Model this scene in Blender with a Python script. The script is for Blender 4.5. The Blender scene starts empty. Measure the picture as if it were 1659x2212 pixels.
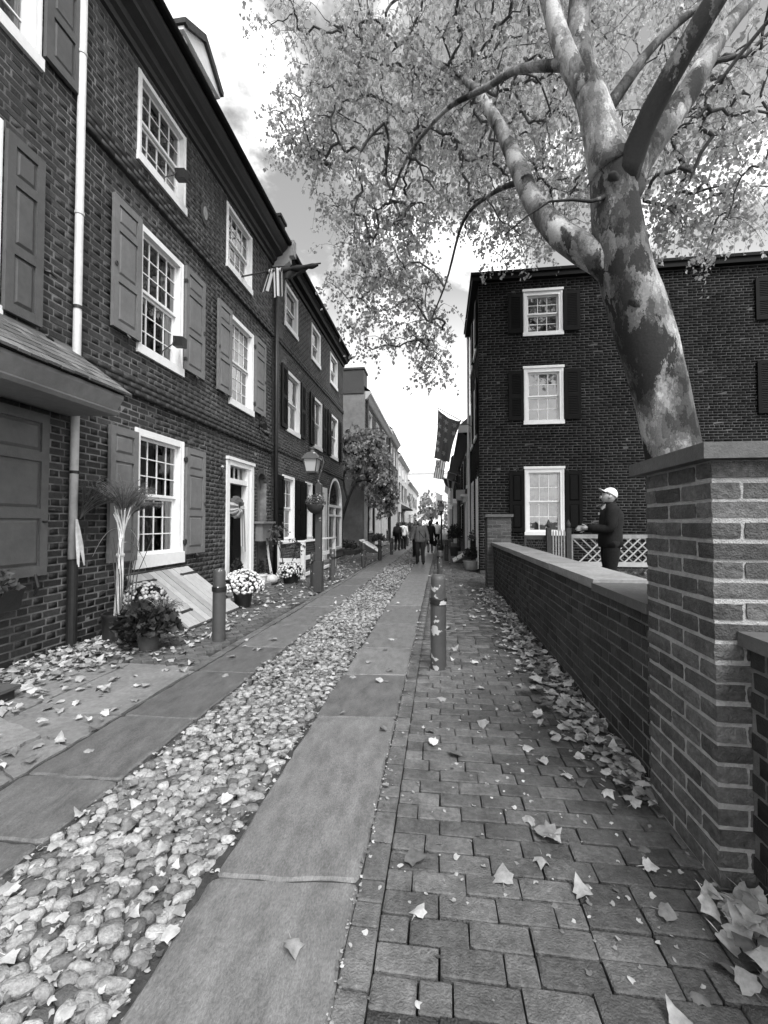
import bpy, bmesh, math, random
import numpy as np
from mathutils import Vector, Matrix, Euler
R = math.radians
random.seed(7); rng = np.random.default_rng(7)
S = bpy.context.scene
COL = S.collection
# ------------------------------------------------------------------ camera, sky, sun, exposure
cam_d = bpy.data.cameras.new('camera'); cam = bpy.data.objects.new('camera', cam_d); COL.objects.link(cam)
cam_d.sensor_fit = 'HORIZONTAL'; cam_d.sensor_width = 36.0; cam_d.lens = 940.0 / 1659.0 * 36.0
cam_d.clip_start = 0.05; cam_d.clip_end = 2000
cam.location = (0, 0, 1.4); cam.rotation_euler = (R(90 + 1.523), 0, R(7.425))
S.camera = cam
SUN_EL, SUN_AZ = 52.0, 152.0        # azimuth clockwise from +Y (down the street)
W = bpy.data.worlds.new('World'); S.world = W; W.use_nodes = True
nt = W.node_tree; nt.nodes.clear(); N = nt.nodes.new; LK = nt.links.new
def math_node(t, op, a, b=None, c=None, clamp=False):
    n = t.nodes.new('ShaderNodeMath'); n.operation = op; n.use_clamp = clamp
    for i, x in enumerate((a, b, c)):
        if x is None: continue
        if isinstance(x, (int, float)): n.inputs[i].default_value = x
        else: t.links.new(x, n.inputs[i])
    return n.outputs[0]
sky = N('ShaderNodeTexSky'); sky.sky_type = 'NISHITA'; sky.sun_disc = False
sky.sun_elevation = R(SUN_EL); sky.sun_rotation = R(SUN_AZ); sky.air_density = 1.0; sky.dust_density = 2.0
bw = N('ShaderNodeRGBToBW'); LK(sky.outputs[0], bw.inputs[0])
tc = N('ShaderNodeTexCoord'); sep = N('ShaderNodeSeparateXYZ'); LK(tc.outputs['Generated'], sep.inputs[0])
zz_ = math_node(nt, 'ADD', math_node(nt, 'MAXIMUM', sep.outputs[2], 0.0), 0.22)
cmb = N('ShaderNodeCombineXYZ')
LK(math_node(nt, 'DIVIDE', sep.outputs[0], zz_), cmb.inputs[0]); LK(math_node(nt, 'DIVIDE', sep.outputs[1], zz_), cmb.inputs[1]); cmb.inputs[2].default_value = 8.2
cn = N('ShaderNodeTexNoise'); cn.inputs['Scale'].default_value = 2.1; cn.inputs['Detail'].default_value = 7; cn.inputs['Roughness'].default_value = 0.58; cn.inputs['Distortion'].default_value = 0.35
LK(cmb.outputs[0], cn.inputs['Vector'])
cr = N('ShaderNodeMapRange'); cr.interpolation_type = 'SMOOTHSTEP'; cr.inputs[1].default_value = 0.47; cr.inputs[2].default_value = 0.64; LK(cn.outputs[0], cr.inputs[0])
# thin veil of cloud that thickens towards the horizon
hz = N('ShaderNodeMapRange'); hz.inputs[1].default_value = 0.52; hz.inputs[2].default_value = 0.06; LK(sep.outputs[2], hz.inputs[0]); hz.interpolation_type = 'SMOOTHSTEP'
cov = math_node(nt, 'MAXIMUM', cr.outputs[0], hz.outputs[0])
cn2 = N('ShaderNodeTexNoise'); cn2.inputs['Scale'].default_value = 4.0; cn2.inputs['Detail'].default_value = 4; LK(cmb.outputs[0], cn2.inputs['Vector'])
cl_l = N('ShaderNodeMapRange'); cl_l.inputs[1].default_value = 0.3; cl_l.inputs[2].default_value = 0.62; cl_l.inputs[3].default_value = 8.5; cl_l.inputs[4].default_value = 12.5; LK(cn2.outputs[0], cl_l.inputs[0])
mxs = N('ShaderNodeMix'); mxs.data_type = 'FLOAT'
LK(cov, mxs.inputs[0]); LK(math_node(nt, 'MULTIPLY', bw.outputs[0], 1.32), mxs.inputs[2]); LK(cl_l.outputs[0], mxs.inputs[3])
bg = N('ShaderNodeBackground'); bg.inputs[1].default_value = 0.10; LK(mxs.outputs[0], bg.inputs[0])
wo = N('ShaderNodeOutputWorld'); LK(bg.outputs[0], wo.inputs[0])
sd = bpy.data.lights.new('sun', 'SUN'); sd.energy = 1.5; sd.angle = R(22); sd.color = (1, 1, 1)
sun = bpy.data.objects.new('sun', sd); COL.objects.link(sun)
_a, _e = R(SUN_AZ), R(SUN_EL)
sdir = Vector((math.sin(_a) * math.cos(_e), math.cos(_a) * math.cos(_e), math.sin(_e)))
sun.rotation_euler = (-sdir).to_track_quat('-Z', 'Y').to_euler(); sun.location = sdir * 60
S.view_settings.view_transform = 'Standard'; S.view_settings.look = 'None'; S.view_settings.gamma = 1.0
S.view_settings.exposure = 1.3; S.view_settings.use_curve_mapping = False
S.render.engine = 'CYCLES'
C = S.cycles; C.max_bounces = 5; C.diffuse_bounces = 2; C.glossy_bounces = 2; C.transparent_max_bounces = 8; C.transmission_bounces = 4
C.caustics_reflective = False; C.caustics_refractive = False; C.use_denoising = True; C.use_adaptive_sampling = True; C.adaptive_threshold = 0.02
try: C.denoiser = 'OPENIMAGEDENOISE'
except Exception: pass

# ------------------------------------------------------------------ projection only for ranking which repeats show largest
_cm = Matrix.Translation(cam.location) @ cam.rotation_euler.to_matrix().to_4x4()
CI = np.array(_cm.inverted())
def px_pos(P):
    P = np.asarray(P, float).reshape(-1, 3); q = P @ CI[:3, :3].T + CI[:3, 3]
    d = -q[:, 2]; dd = np.maximum(d, 1e-3)
    return 384 + q[:, 0] / dd * 435.2, 512 - q[:, 1] / dd * 435.2, d
def seen_score(P, dims=None):
    x, y, d = px_pos(P)
    ok = (d > 0.3) & (x > -20) & (x < 788) & (y > -20) & (y < 1044)
    return np.where(ok, 1.0 / np.maximum(d, .3) ** 2, 0.0)

# ------------------------------------------------------------------ materials (all greys: the place was shot in black and white)
M = {}
def mat(name, col, rough=0.8, var=0.25, scale=18.0, bump=0.0, bscale=None, spec=0.3, tone=True, stain=0.0, sscale=1.6, stretch=None, metal=0.0, speck=None):
    m = bpy.data.materials.new(name); m.use_nodes = True; t = m.node_tree; p = t.nodes['Principled BSDF']
    geo = t.nodes.new('ShaderNodeNewGeometry'); vec = geo.outputs['Position']
    if stretch:
        mp = t.nodes.new('ShaderNodeMapping'); mp.inputs['Scale'].default_value = stretch; t.links.new(vec, mp.inputs[0]); vec = mp.outputs[0]
    n1 = t.nodes.new('ShaderNodeTexNoise'); n1.inputs['Scale'].default_value = scale; n1.inputs['Detail'].default_value = 4; n1.inputs['Roughness'].default_value = 0.65; t.links.new(vec, n1.inputs['Vector'])
    f = math_node(t, 'MULTIPLY_ADD', n1.outputs[0], 2 * var * 2, 1 - 2 * var)
    if stain:
        n2 = t.nodes.new('ShaderNodeTexNoise'); n2.inputs['Scale'].default_value = sscale; n2.inputs['Detail'].default_value = 4; n2.inputs['Roughness'].default_value = 0.7; t.links.new(vec, n2.inputs['Vector'])
        f = math_node(t, 'MULTIPLY', f, math_node(t, 'MULTIPLY_ADD', n2.outputs[0], 4 * stain, 1 - 2 * stain))
    if tone:
        at = t.nodes.new('ShaderNodeAttribute'); at.attribute_name = 'tone'
        f = math_node(t, 'MULTIPLY', f, math_node(t, 'ADD', at.outputs['Fac'], 1.0))
    v = math_node(t, 'MULTIPLY', math_node(t, 'MAXIMUM', f, 0.02), col)
    if speck:   # (scale, threshold, value): chips and peeled spots
        n3 = t.nodes.new('ShaderNodeTexNoise'); n3.inputs['Scale'].default_value = speck[0]; n3.inputs['Detail'].default_value = 3; t.links.new(geo.outputs['Position'], n3.inputs['Vector'])
        g = math_node(t, 'MULTIPLY', math_node(t, 'SUBTRACT', n3.outputs[0], speck[1]), 60.0, clamp=True)
        mx = t.nodes.new('ShaderNodeMix'); mx.data_type = 'FLOAT'; t.links.new(g, mx.inputs[0]); t.links.new(v, mx.inputs[2]); mx.inputs[3].default_value = speck[2]; v = mx.outputs[0]
    t.links.new(v, p.inputs['Base Color'])
    p.inputs['Roughness'].default_value = rough; p.inputs['Specular IOR Level'].default_value = spec; p.inputs['Metallic'].default_value = metal
    if bump:
        b = t.nodes.new('ShaderNodeBump'); b.inputs['Strength'].default_value = bump; b.inputs['Distance'].default_value = 0.01
        n4 = t.nodes.new('ShaderNodeTexNoise'); n4.inputs['Scale'].default_value = bscale or scale * 3; n4.inputs['Detail'].default_value = 3; t.links.new(vec, n4.inputs['Vector'])
        t.links.new(n4.outputs[0], b.inputs['Height']); t.links.new(b.outputs[0], p.inputs['Normal'])
    M[name] = m; return m
mat('mortar', 0.14, 0.95, 0.3, 9, 0.6, 120, 0.1, stain=0.8, sscale=1.4)
mat('mortar_wall', 0.13, 0.95, 0.3, 9, 0.6, 120, 0.1, stain=0.5, sscale=2.2)
mat('mortar_dark', 0.075, 0.95, 0.25, 9, 0.6, 120, 0.1, stain=0.5, sscale=1.2)
mat('brick_old', 0.025, 0.62, 0.34, 26, 0.5, 90, 0.45, stain=0.5, sscale=1.1)
mat('brick_red', 0.05, 0.8, 0.2, 22, 0.4, 90, 0.3, stain=0.15, sscale=0.9)
mat('brick_mid', 0.056, 0.8, 0.2, 22, 0.4, 90, 0.3, stain=0.15, sscale=0.9)
mat('brick_gable', 0.010, 0.95, 0.25, 22, 0.4, 90, 0.08, stain=0.12, sscale=0.7)
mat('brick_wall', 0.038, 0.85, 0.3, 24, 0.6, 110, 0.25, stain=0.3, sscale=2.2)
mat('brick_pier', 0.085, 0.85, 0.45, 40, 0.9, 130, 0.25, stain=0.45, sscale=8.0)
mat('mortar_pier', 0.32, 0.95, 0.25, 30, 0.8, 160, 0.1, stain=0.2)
mat('paver', 0.10, 0.66, 0.42, 45, 0.8, 140, 0.4, stain=0.5, sscale=7.0)
mat('paver_bed', 0.05, 0.95, 0.3, 30, 0.5, 120, 0.1)
mat('slab', 0.140, 0.50, 0.4, 110, 0.35, 220, 0.5, stain=0.42, sscale=8.0, stretch=(1.5, .6, 1))
mat('flag', 0.175, 0.75, 0.25, 26, 0.45, 160, 0.3, stain=0.28, sscale=2.4)
mat('cobble', 0.25, 0.7, 0.45, 55, 0.7, 120, 0.4, stain=0.3, sscale=11)
mat('lane_bed', 0.07, 0.95, 0.45, 70, 0.9, 160, 0.1, stain=.3, sscale=14)
mat('soil', 0.05, 0.95, 0.4, 20, 0.8, 60, 0.1)
mat('ground_far', 0.10, 0.9, 0.3, 3, 0.3, 20, 0.1)
mat('white_paint', 0.74, 0.5, 0.07, 12, 0.15, 60, 0.4, stain=0.05)
mat('grey_paint', 0.15, 0.55, 0.12, 14, 0.2, 60, 0.35, stain=0.18, sscale=3)
mat('pent_paint', 0.22, 0.6, 0.12, 10, 0.15, 60, 0.3, stain=0.2, sscale=2)
mat('grey_paint_dark', 0.085, 0.55, 0.12, 14, 0.2, 60, 0.35, stain=0.18, sscale=3)
mat('black_paint', 0.004, 0.6, 0.2, 14, 0.15, 60, 0.1)
mat('cornice_paint', 0.038, 0.6, 0.12, 6, 0.15, 60, 0.3)
mat('pale_paint', 0.42, 0.6, 0.12, 10, 0.2, 60, 0.3, stain=0.12)
mat('pipe_paint', 0.5, 0.5, 0.12, 14, 0.15, 60, 0.4, stain=0.15, sscale=4)
mat('pipe_black', 0.016, 0.5, 0.3, 20, 0.3, 60, 0.4)
mat('shingle', 0.13, 0.85, 0.35, 20, 0.6, 60, 0.2, stretch=(1, 8, 1), stain=0.2)
mat('roof_dark', 0.05, 0.85, 0.3, 8, 0.5, 40, 0.2)
mat('iron', 0.018, 0.5, 0.3, 30, 0.2, 90, 0.4)
mat('stucco', 0.19, 0.92, 0.18, 5, 0.5, 60, 0.1, stain=0.28, sscale=0.9)
mat('stucco_pale', 0.62, 0.92, 0.1, 5, 0.3, 60, 0.1, stain=0.15, sscale=0.5)
mat('stucco_hazed', 0.82, 0.95, 0.05, 5, 0.2, 60, 0.1)  # near white: the bright haze of the far end is put into the colour
mat('window_hazed', 0.62, 0.8, 0.1, 5)  # far panes painted almost as pale as their walls, as if veiled by haze
mat('coping_pale', 0.20, 0.8, 0.2, 30, 0.3, 120, 0.3, stain=0.25, sscale=3)
mat('coping_dark', 0.085, 0.7, 0.2, 30, 0.3, 120, 0.35, stain=0.2, sscale=3)
mat('bollard_paint', 0.062, 0.5, 0.15, 20, 0.2, 60, 0.4, stain=0.1, sscale=4, speck=(10.0, 0.645, 0.40))
mat('bollard_dark', 0.045, 0.5, 0.15, 20, 0.2, 60, 0.4, speck=(7.5, 0.68, 0.3))
mat('band_black', 0.014, 0.45, 0.2, 20, 0.2, 60, 0.4, speck=(9.0, 0.58, 0.45))
mat('wood_pale', 0.34, 0.65, 0.12, 10, 0.3, 50, 0.3, stretch=(1, 1, 1), stain=0.12, sscale=3)
mat('wood_grey', 0.22, 0.8, 0.25, 12, 0.4, 60, 0.2, stain=0.2)
mat('wood_dark', 0.04, 0.8, 0.25, 12, 0.4, 60, 0.2)
mat('terracotta', 0.10, 0.8, 0.2, 16, 0.3, 60, 0.2, stain=0.2)
mat('glaze_pot', 0.022, 0.45, 0.4, 10, 0.2, 40, 0.5)
mat('pale_pot', 0.6, 0.6, 0.1, 12, 0.2, 40, 0.3)
mat('stone_pot', 0.33, 0.75, 0.15, 18, 0.3, 60, 0.2)
mat('pumpkin', 0.45, 0.5, 0.1, 12, 0.1, 40, 0.4)
mat('straw', 0.52, 0.8, 0.25, 16, 0.3, 60, 0.2)
mat('petal', 0.66, 0.75, 0.1, 40, 0, None, 0.2)
mat('petal_grey', 0.34, 0.75, 0.15, 40, 0, None, 0.2)
mat('cloth_dark', 0.014, 0.9, 0.3, 30, 0.3, 90, 0.1)
mat('cloth_black', 0.016, 0.85, 0.3, 30, 0.3, 90, 0.15)
mat('cloth_grey', 0.17, 0.9, 0.25, 60, 0.4, 200, 0.1)
mat('denim', 0.03, 0.9, 0.3, 40, 0.3, 200, 0.1)
mat('cloth_white', 0.68, 0.9, 0.06, 30, 0.2, 90, 0.1)
mat('skin', 0.40, 0.55, 0.08, 30, 0.1, 90, 0.35)
mat('hair_pale', 0.30, 0.6, 0.3, 60, 0.5, 120, 0.4)
mat('hair_dark', 0.012, 0.5, 0.3, 60, 0.5, 120, 0.4)
mat('room', 0.035, 0.95, 0.2, 3)
mat('curtain', 0.30, 0.9, 0.15, 5, stretch=(6, 6, 0.3))
mat('curtain_pale', 0.55, 0.9, 0.15, 5, stretch=(6, 6, 0.3))
def leafmat(name, col, trans=0.5, var=0.25):
    m = mat(name, col, 0.7, var, 30, 0, None, 0.3); t = m.node_tree; p = t.nodes['Principled BSDF']; out = [n for n in t.nodes if n.type == 'OUTPUT_MATERIAL'][0]
    tr = t.nodes.new('ShaderNodeBsdfTranslucent'); mx = t.nodes.new('ShaderNodeMixShader'); mx.inputs[0].default_value = trans
    t.links.new(p.inputs['Base Color'].links[0].from_socket, tr.inputs[0])
    t.links.new(p.outputs[0], mx.inputs[1]); t.links.new(tr.outputs[0], mx.inputs[2]); t.links.new(mx.outputs[0], out.inputs[0]); return m
leafmat('leaf_crown', 0.52, 0.6); leafmat('leaf_tree', 0.26, 0.45); leafmat('leaf_dark', 0.035, 0.25, 0.35); leafmat('leaf_mid', 0.11, 0.35, 0.3)
leafmat('leaf_dry', 0.35, 0.1, 0.4); leafmat('leaf_far', 0.30, 0.5); leafmat('grass_dry', 0.22, 0.3, 0.3)
leafmat('flag_white', .75, .5, .06); leafmat('flag_dark', .15, .5, .1); leafmat('flag_black', .03, .4, .1); leafmat('flag_grey', .3, .5, .1)
def glassmat(name, tint, ior=1.5):
    m = bpy.data.materials.new(name); m.use_nodes = True; t = m.node_tree; t.nodes.clear()
    fr = t.nodes.new('ShaderNodeFresnel'); fr.inputs[0].default_value = ior
    nz = t.nodes.new('ShaderNodeTexNoise'); nz.inputs['Scale'].default_value = 2.5; g = t.nodes.new('ShaderNodeNewGeometry'); t.links.new(g.outputs['Position'], nz.inputs['Vector'])
    b = t.nodes.new('ShaderNodeBump'); b.inputs['Strength'].default_value = 0.12; b.inputs['Distance'].default_value = 0.05; t.links.new(nz.outputs[0], b.inputs['Height'])
    tr = t.nodes.new('ShaderNodeBsdfTransparent'); tr.inputs[0].default_value = (tint, tint, tint, 1)
    gl = t.nodes.new('ShaderNodeBsdfGlossy'); gl.inputs['Roughness'].default_value = 0.015; t.links.new(b.outputs[0], gl.inputs['Normal']); t.links.new(b.outputs[0], fr.inputs['Normal'])
    mx = t.nodes.new('ShaderNodeMixShader'); t.links.new(fr.outputs[0], mx.inputs[0]); t.links.new(tr.outputs[0], mx.inputs[1]); t.links.new(gl.outputs[0], mx.inputs[2])
    o = t.nodes.new('ShaderNodeOutputMaterial'); t.links.new(mx.outputs[0], o.inputs[0]); M[name] = m
glassmat('glass', 0.75, 2.6)
def barkmat():
    m = bpy.data.materials.new('bark'); m.use_nodes = True; t = m.node_tree; p = t.nodes['Principled BSDF']
    g = t.nodes.new('ShaderNodeNewGeometry'); mp = t.nodes.new('ShaderNodeMapping'); mp.inputs['Scale'].default_value = (1.0, 1.0, .5); t.links.new(g.outputs['Position'], mp.inputs[0])
    wn = t.nodes.new('ShaderNodeTexNoise'); wn.inputs['Scale'].default_value = 10; wn.inputs['Detail'].default_value = 6; wn.inputs['Roughness'].default_value = .7; t.links.new(mp.outputs[0], wn.inputs['Vector'])
    va = t.nodes.new('ShaderNodeVectorMath'); va.operation = 'MULTIPLY_ADD'; va.inputs[1].default_value = (.34, .34, .34); t.links.new(wn.outputs['Color'], va.inputs[0]); t.links.new(mp.outputs[0], va.inputs[2])
    vo = t.nodes.new('ShaderNodeTexVoronoi'); vo.inputs['Scale'].default_value = 5.5; t.links.new(va.outputs[0], vo.inputs['Vector'])
    sx = t.nodes.new('ShaderNodeSeparateXYZ'); t.links.new(vo.outputs['Color'], sx.inputs[0])
    n = t.nodes.new('ShaderNodeTexNoise'); n.inputs['Scale'].default_value = 2.4; n.inputs['Detail'].default_value = 3; t.links.new(va.outputs[0], n.inputs['Vector'])
    at = t.nodes.new('ShaderNodeAttribute'); at.attribute_name = 'tone'
    k = math_node(t, 'ADD', math_node(t, 'MULTIPLY_ADD', sx.outputs[0], .24, math_node(t, 'MULTIPLY_ADD', n.outputs[0], 1.0, -.12)), at.outputs['Fac'])
    r = t.nodes.new('ShaderNodeValToRGB'); r.color_ramp.interpolation = 'CONSTANT'; e = r.color_ramp.elements
    e[0].position = 0; e[0].color = (.022, .022, .022, 1); e[1].position = .39; e[1].color = (.05, .05, .05, 1)
    for pos, v in ((.45, .10), (.52, .17), (.59, .27), (.66, .42)): x = e.new(pos); x.color = (v, v, v, 1)
    t.links.new(k, r.inputs[0])
    n2 = t.nodes.new('ShaderNodeTexNoise'); n2.inputs['Scale'].default_value = 45; n2.inputs['Detail'].default_value = 4; t.links.new(g.outputs['Position'], n2.inputs['Vector'])
    bwn = t.nodes.new('ShaderNodeRGBToBW'); t.links.new(r.outputs[0], bwn.inputs[0])
    t.links.new(math_node(t, 'MULTIPLY', bwn.outputs[0], math_node(t, 'MULTIPLY_ADD', n2.outputs[0], .9, .55)), p.inputs['Base Color'])
    p.inputs['Roughness'].default_value = .85; p.inputs['Specular IOR Level'].default_value = .2
    hh_ = math_node(t, 'SUBTRACT', math_node(t, 'MULTIPLY', n2.outputs[0], .12), bwn.outputs[0])
    b = t.nodes.new('ShaderNodeBump'); b.inputs['Strength'].default_value = .9; b.inputs['Distance'].default_value = .03; t.links.new(hh_, b.inputs['Height']); t.links.new(b.outputs[0], p.inputs['Normal'])
    M['bark'] = m
barkmat(); mat('bark_dark', 0.028, 0.9, 0.4, 20, 0.5, 60, 0.1); mat('twig', 0.085, 0.9, 0.3, 20, 0.2, 60, 0.1)

# ------------------------------------------------------------------ object helpers
def link(o, parent=None):
    COL.objects.link(o)
    if parent is not None: o.parent = parent
    return o
def tag(o, label=None, cat=None, group=None, kind=None):
    for k, v in (('label', label), ('category', cat), ('group', group), ('kind', kind)):
        if v: o[k] = v
    return o
def empty(name, loc=(0, 0, 0), label=None, cat=None, group=None):
    # things are built in world metres; the empty marks the base and its parts keep world coordinates
    o = bpy.data.objects.new(name, None); o.empty_display_size = 0.2; COL.objects.link(o); o.location = loc
    return tag(o, label, cat, group)
def np_mesh(name, V, F, mats, tone=None, smooth=False, mi=None):
    V = np.ascontiguousarray(V, np.float32).reshape(-1, 3); F = np.ascontiguousarray(F, np.int32); k = F.shape[1]
    me = bpy.data.meshes.new(name); me.vertices.add(len(V)); me.vertices.foreach_set('co', V.ravel())
    me.loops.add(F.size); me.loops.foreach_set('vertex_index', F.ravel()); me.polygons.add(len(F))
    me.polygons.foreach_set('loop_start', np.arange(0, F.size, k, dtype=np.int32)); me.polygons.foreach_set('loop_total', np.full(len(F), k, np.int32))
    for m in (mats if isinstance(mats, (list, tuple)) else [mats]): me.materials.append(M[m])
    if mi is not None: me.polygons.foreach_set('material_index', np.asarray(mi, np.int32))
    me.update(calc_edges=True)
    if smooth: me.polygons.foreach_set('use_smooth', np.ones(len(F), bool))
    if tone is not None:
        a = me.attributes.new('tone', 'FLOAT', 'POINT'); a.data.foreach_set('value', np.asarray(tone, np.float32))
    return me
def rel(o, parent):
    # parent without moving: parts are modelled in world metres
    if parent is not None:
        o.parent = parent
        o.matrix_parent_inverse = Matrix.Translation(parent_origin(parent)).inverted()
    return o
def parent_origin(p):
    v = Vector(p.location)
    if p.parent is not None:
        v = v + p.matrix_parent_inverse.translation + parent_origin(p.parent)
    return v
class MB:
    """collects shapes, then links them as one mesh object"""
    def __init__(s): s.v = []; s.f = []; s.t = []; s.m = []; s.tone = 0.0; s.mi = 0
    def add(s, vs, fs):
        b = len(s.v); s.v += [tuple(p) for p in vs]; s.t += [s.tone] * len(vs)
        for f in fs: s.f.append(tuple(i + b for i in f)); s.m.append(s.mi)
    def box(s, x0, x1, y0, y1, z0, z1):
        s.add([(x, y, z) for z in (z0, z1) for y in (y0, y1) for x in (x0, x1)], [(0, 2, 3, 1), (4, 5, 7, 6), (0, 1, 5, 4), (2, 6, 7, 3), (0, 4, 6, 2), (1, 3, 7, 5)])
        return s
    def prism(s, poly, fn, d0, d1):
        n = len(poly)
        s.add([fn(a, b, d0) for a, b in poly] + [fn(a, b, d1) for a, b in poly], [tuple(range(n - 1, -1, -1)), tuple(range(n, 2 * n))] + [(i, (i + 1) % n, n + (i + 1) % n, n + i) for i in range(n)])
        return s
    def tube(s, pts, rad, n=8, cap=True):
        pts = [Vector(p) for p in pts]; rad = rad if isinstance(rad, (list, tuple)) else [rad] * len(pts)
        b = len(s.v); prev = None; up = None
        for i, p in enumerate(pts):
            d = (pts[min(i + 1, len(pts) - 1)] - pts[max(i - 1, 0)]); d = d.normalized() if d.length > 1e-9 else Vector((0, 0, 1))
            if up is None: up = d.orthogonal().normalized()
            else: up = (up - d * up.dot(d)); up = up.normalized() if up.length > 1e-6 else d.orthogonal().normalized()
            w = d.cross(up)
            for k in range(n):
                a = 2 * math.pi * k / n; s.v.append(tuple(p + (up * math.cos(a) + w * math.sin(a)) * rad[i])); s.t.append(s.tone)
        for i in range(len(pts) - 1):
            for k in range(n):
                a = b + i * n + k; c = b + i * n + (k + 1) % n; s.f.append((a, c, c + n, a + n)); s.m.append(s.mi)
        if cap:
            s.f.append(tuple(b + n - 1 - k for k in range(n))); s.m.append(s.mi); e = b + (len(pts) - 1) * n
            s.f.append(tuple(e + k for k in range(n))); s.m.append(s.mi)
        return s
    def lathe(s, prof, c=(0, 0, 0), n=24):
        b = len(s.v)
        for r, z in prof:
            for k in range(n):
                a = 2 * math.pi * k / n; s.v.append((c[0] + r * math.cos(a), c[1] + r * math.sin(a), c[2] + z)); s.t.append(s.tone)
        for i in range(len(prof) - 1):
            for k in range(n):
                a = b + i * n + k; q = b + i * n + (k + 1) % n; s.f.append((a, q, q + n, a + n)); s.m.append(s.mi)
        s.f.append(tuple(b + n - 1 - k for k in range(n))); s.m.append(s.mi); e = b + (len(prof) - 1) * n
        s.f.append(tuple(e + k for k in range(n))); s.m.append(s.mi)
        return s
    def build(s, name, mats, parent=None, smooth=False, kind=None, label=None):
        me = bpy.data.meshes.new(name); me.from_pydata(s.v, [], s.f)
        for m in (mats if isinstance(mats, (list, tuple)) else [mats]): me.materials.append(M[m])
        me.polygons.foreach_set('material_index', np.asarray(s.m, np.int32))
        a = me.attributes.new('tone', 'FLOAT', 'POINT'); a.data.foreach_set('value', np.asarray(s.t, np.float32))
        if smooth: me.polygons.foreach_set('use_smooth', np.ones(len(me.polygons), bool))
        me.update(); o = bpy.data.objects.new(name, me); COL.objects.link(o); rel(o, parent)
        return tag(o, label, kind=kind)
def smooth_angle(o, deg=40):
    me = o.data; bm = bmesh.new(); bm.from_mesh(me); bmesh.ops.recalc_face_normals(bm, faces=bm.faces)
    for e in bm.edges:
        if len(e.link_faces) == 2 and e.calc_face_angle(0) > R(deg): e.smooth = False
    bm.to_mesh(me); bm.free(); me.polygons.foreach_set('use_smooth', np.ones(len(me.polygons), bool)); return o

# ------------------------------------------------------------------ shared brick and stone shapes (unit size, scaled per piece)
def unit_brick(seed, rough=0.02, bev=0.05, sub=0):
    r = random.Random(int(seed)); bm = bmesh.new(); bmesh.ops.create_cube(bm, size=1.0)
    if sub:
        bmesh.ops.subdivide_edges(bm, edges=bm.edges[:], cuts=sub, use_grid_fill=True)
        for v in bm.verts:
            k = sum(abs(abs(c) - .5) < 1e-4 for c in v.co)
            if k > 1: v.co *= 1 - bev * (.35 if k == 2 else .7) * r.uniform(.4, 1.6)
    else: bmesh.ops.bevel(bm, geom=bm.edges[:], offset=bev, segments=1, affect='EDGES')
    for v in bm.verts:
        v.co += Vector((r.uniform(-1, 1), r.uniform(-1, 1), r.uniform(-1, 1))) * rough
    bmesh.ops.recalc_face_normals(bm, faces=bm.faces); return bm
def unit_mesh(name, seed, material, tone, **k):
    bm = unit_brick(seed, **k); me = bpy.data.meshes.new(name); bm.to_mesh(me); bm.free(); me.materials.append(M[material])
    a = me.attributes.new('tone', 'FLOAT', 'POINT'); a.data.foreach_set('value', np.full(len(me.vertices), tone, np.float32)); return me
BOXF = np.array([(0, 2, 3, 1), (4, 5, 7, 6), (0, 1, 5, 4), (2, 6, 7, 3), (0, 4, 6, 2), (1, 3, 7, 5)])
BOXV = np.array([(x, y, z) for z in (-.5, .5) for y in (-.5, .5) for x in (-.5, .5)])
def many_boxes(name, cen, dim, tone, material, parent, jit=0.002, kind='stuff', rot=0.0):
    cen = np.asarray(cen); dim = np.asarray(dim); n = len(cen)
    if n == 0: return None
    Q = BOXV[None] * dim[:, None, :]
    if rot: cr_, sr_ = math.cos(rot), math.sin(rot); Q = Q @ np.array([[cr_, sr_, 0], [-sr_, cr_, 0], [0, 0, 1]])
    V = cen[:, None, :] + Q + rng.uniform(-jit, jit, (n, 8, 3))
    F = (BOXF[None] + (np.arange(n) * 8)[:, None, None]).reshape(-1, 4)
    me = np_mesh(name, V.reshape(-1, 3), F, material, np.repeat(tone, 8)); o = bpy.data.objects.new(name, me); COL.objects.link(o); rel(o, parent)
    return tag(o, kind=kind)
def pieces(parent, name, rest_name, cen, dim, tone, material, limit=300, rest=True, levels=6, rough=0.02, bev=0.05, sub=0, rot=0.0, tilt=0.0):
    """the pieces that show largest become objects of their own, the rest one joined part"""
    cen = np.asarray(cen, float); dim = np.asarray(dim, float); tone = np.asarray(tone, float)
    if len(cen) == 0: return
    sc = seen_score(cen) * (dim.max(1) * np.sort(dim, 1)[:, 1])
    order = np.argsort(-sc); pick = [i for i in order[:limit] if sc[i] > 0]; sel = np.zeros(len(cen), bool); sel[pick] = True
    if pick:
        lo, hi = tone.min(), tone.max() + 1e-6
        ms = {}
        for i in pick:
            q = int((tone[i] - lo) / (hi - lo) * levels); key = (q, i % 2)
            if key not in ms: ms[key] = unit_mesh(name, 11 * q + i % 2, material, lo + (q + .5) / levels * (hi - lo), rough=rough, bev=bev, sub=sub)
            o = bpy.data.objects.new(name, ms[key]); o.location = cen[i]; o.scale = dim[i]; o.rotation_euler = (random.gauss(0, tilt), random.gauss(0, tilt), rot + random.gauss(0, tilt * .5)); COL.objects.link(o); rel(o, parent)
    if rest: many_boxes(rest_name, cen[~sel], dim[~sel], tone[~sel], material, parent, rot=rot)

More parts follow.
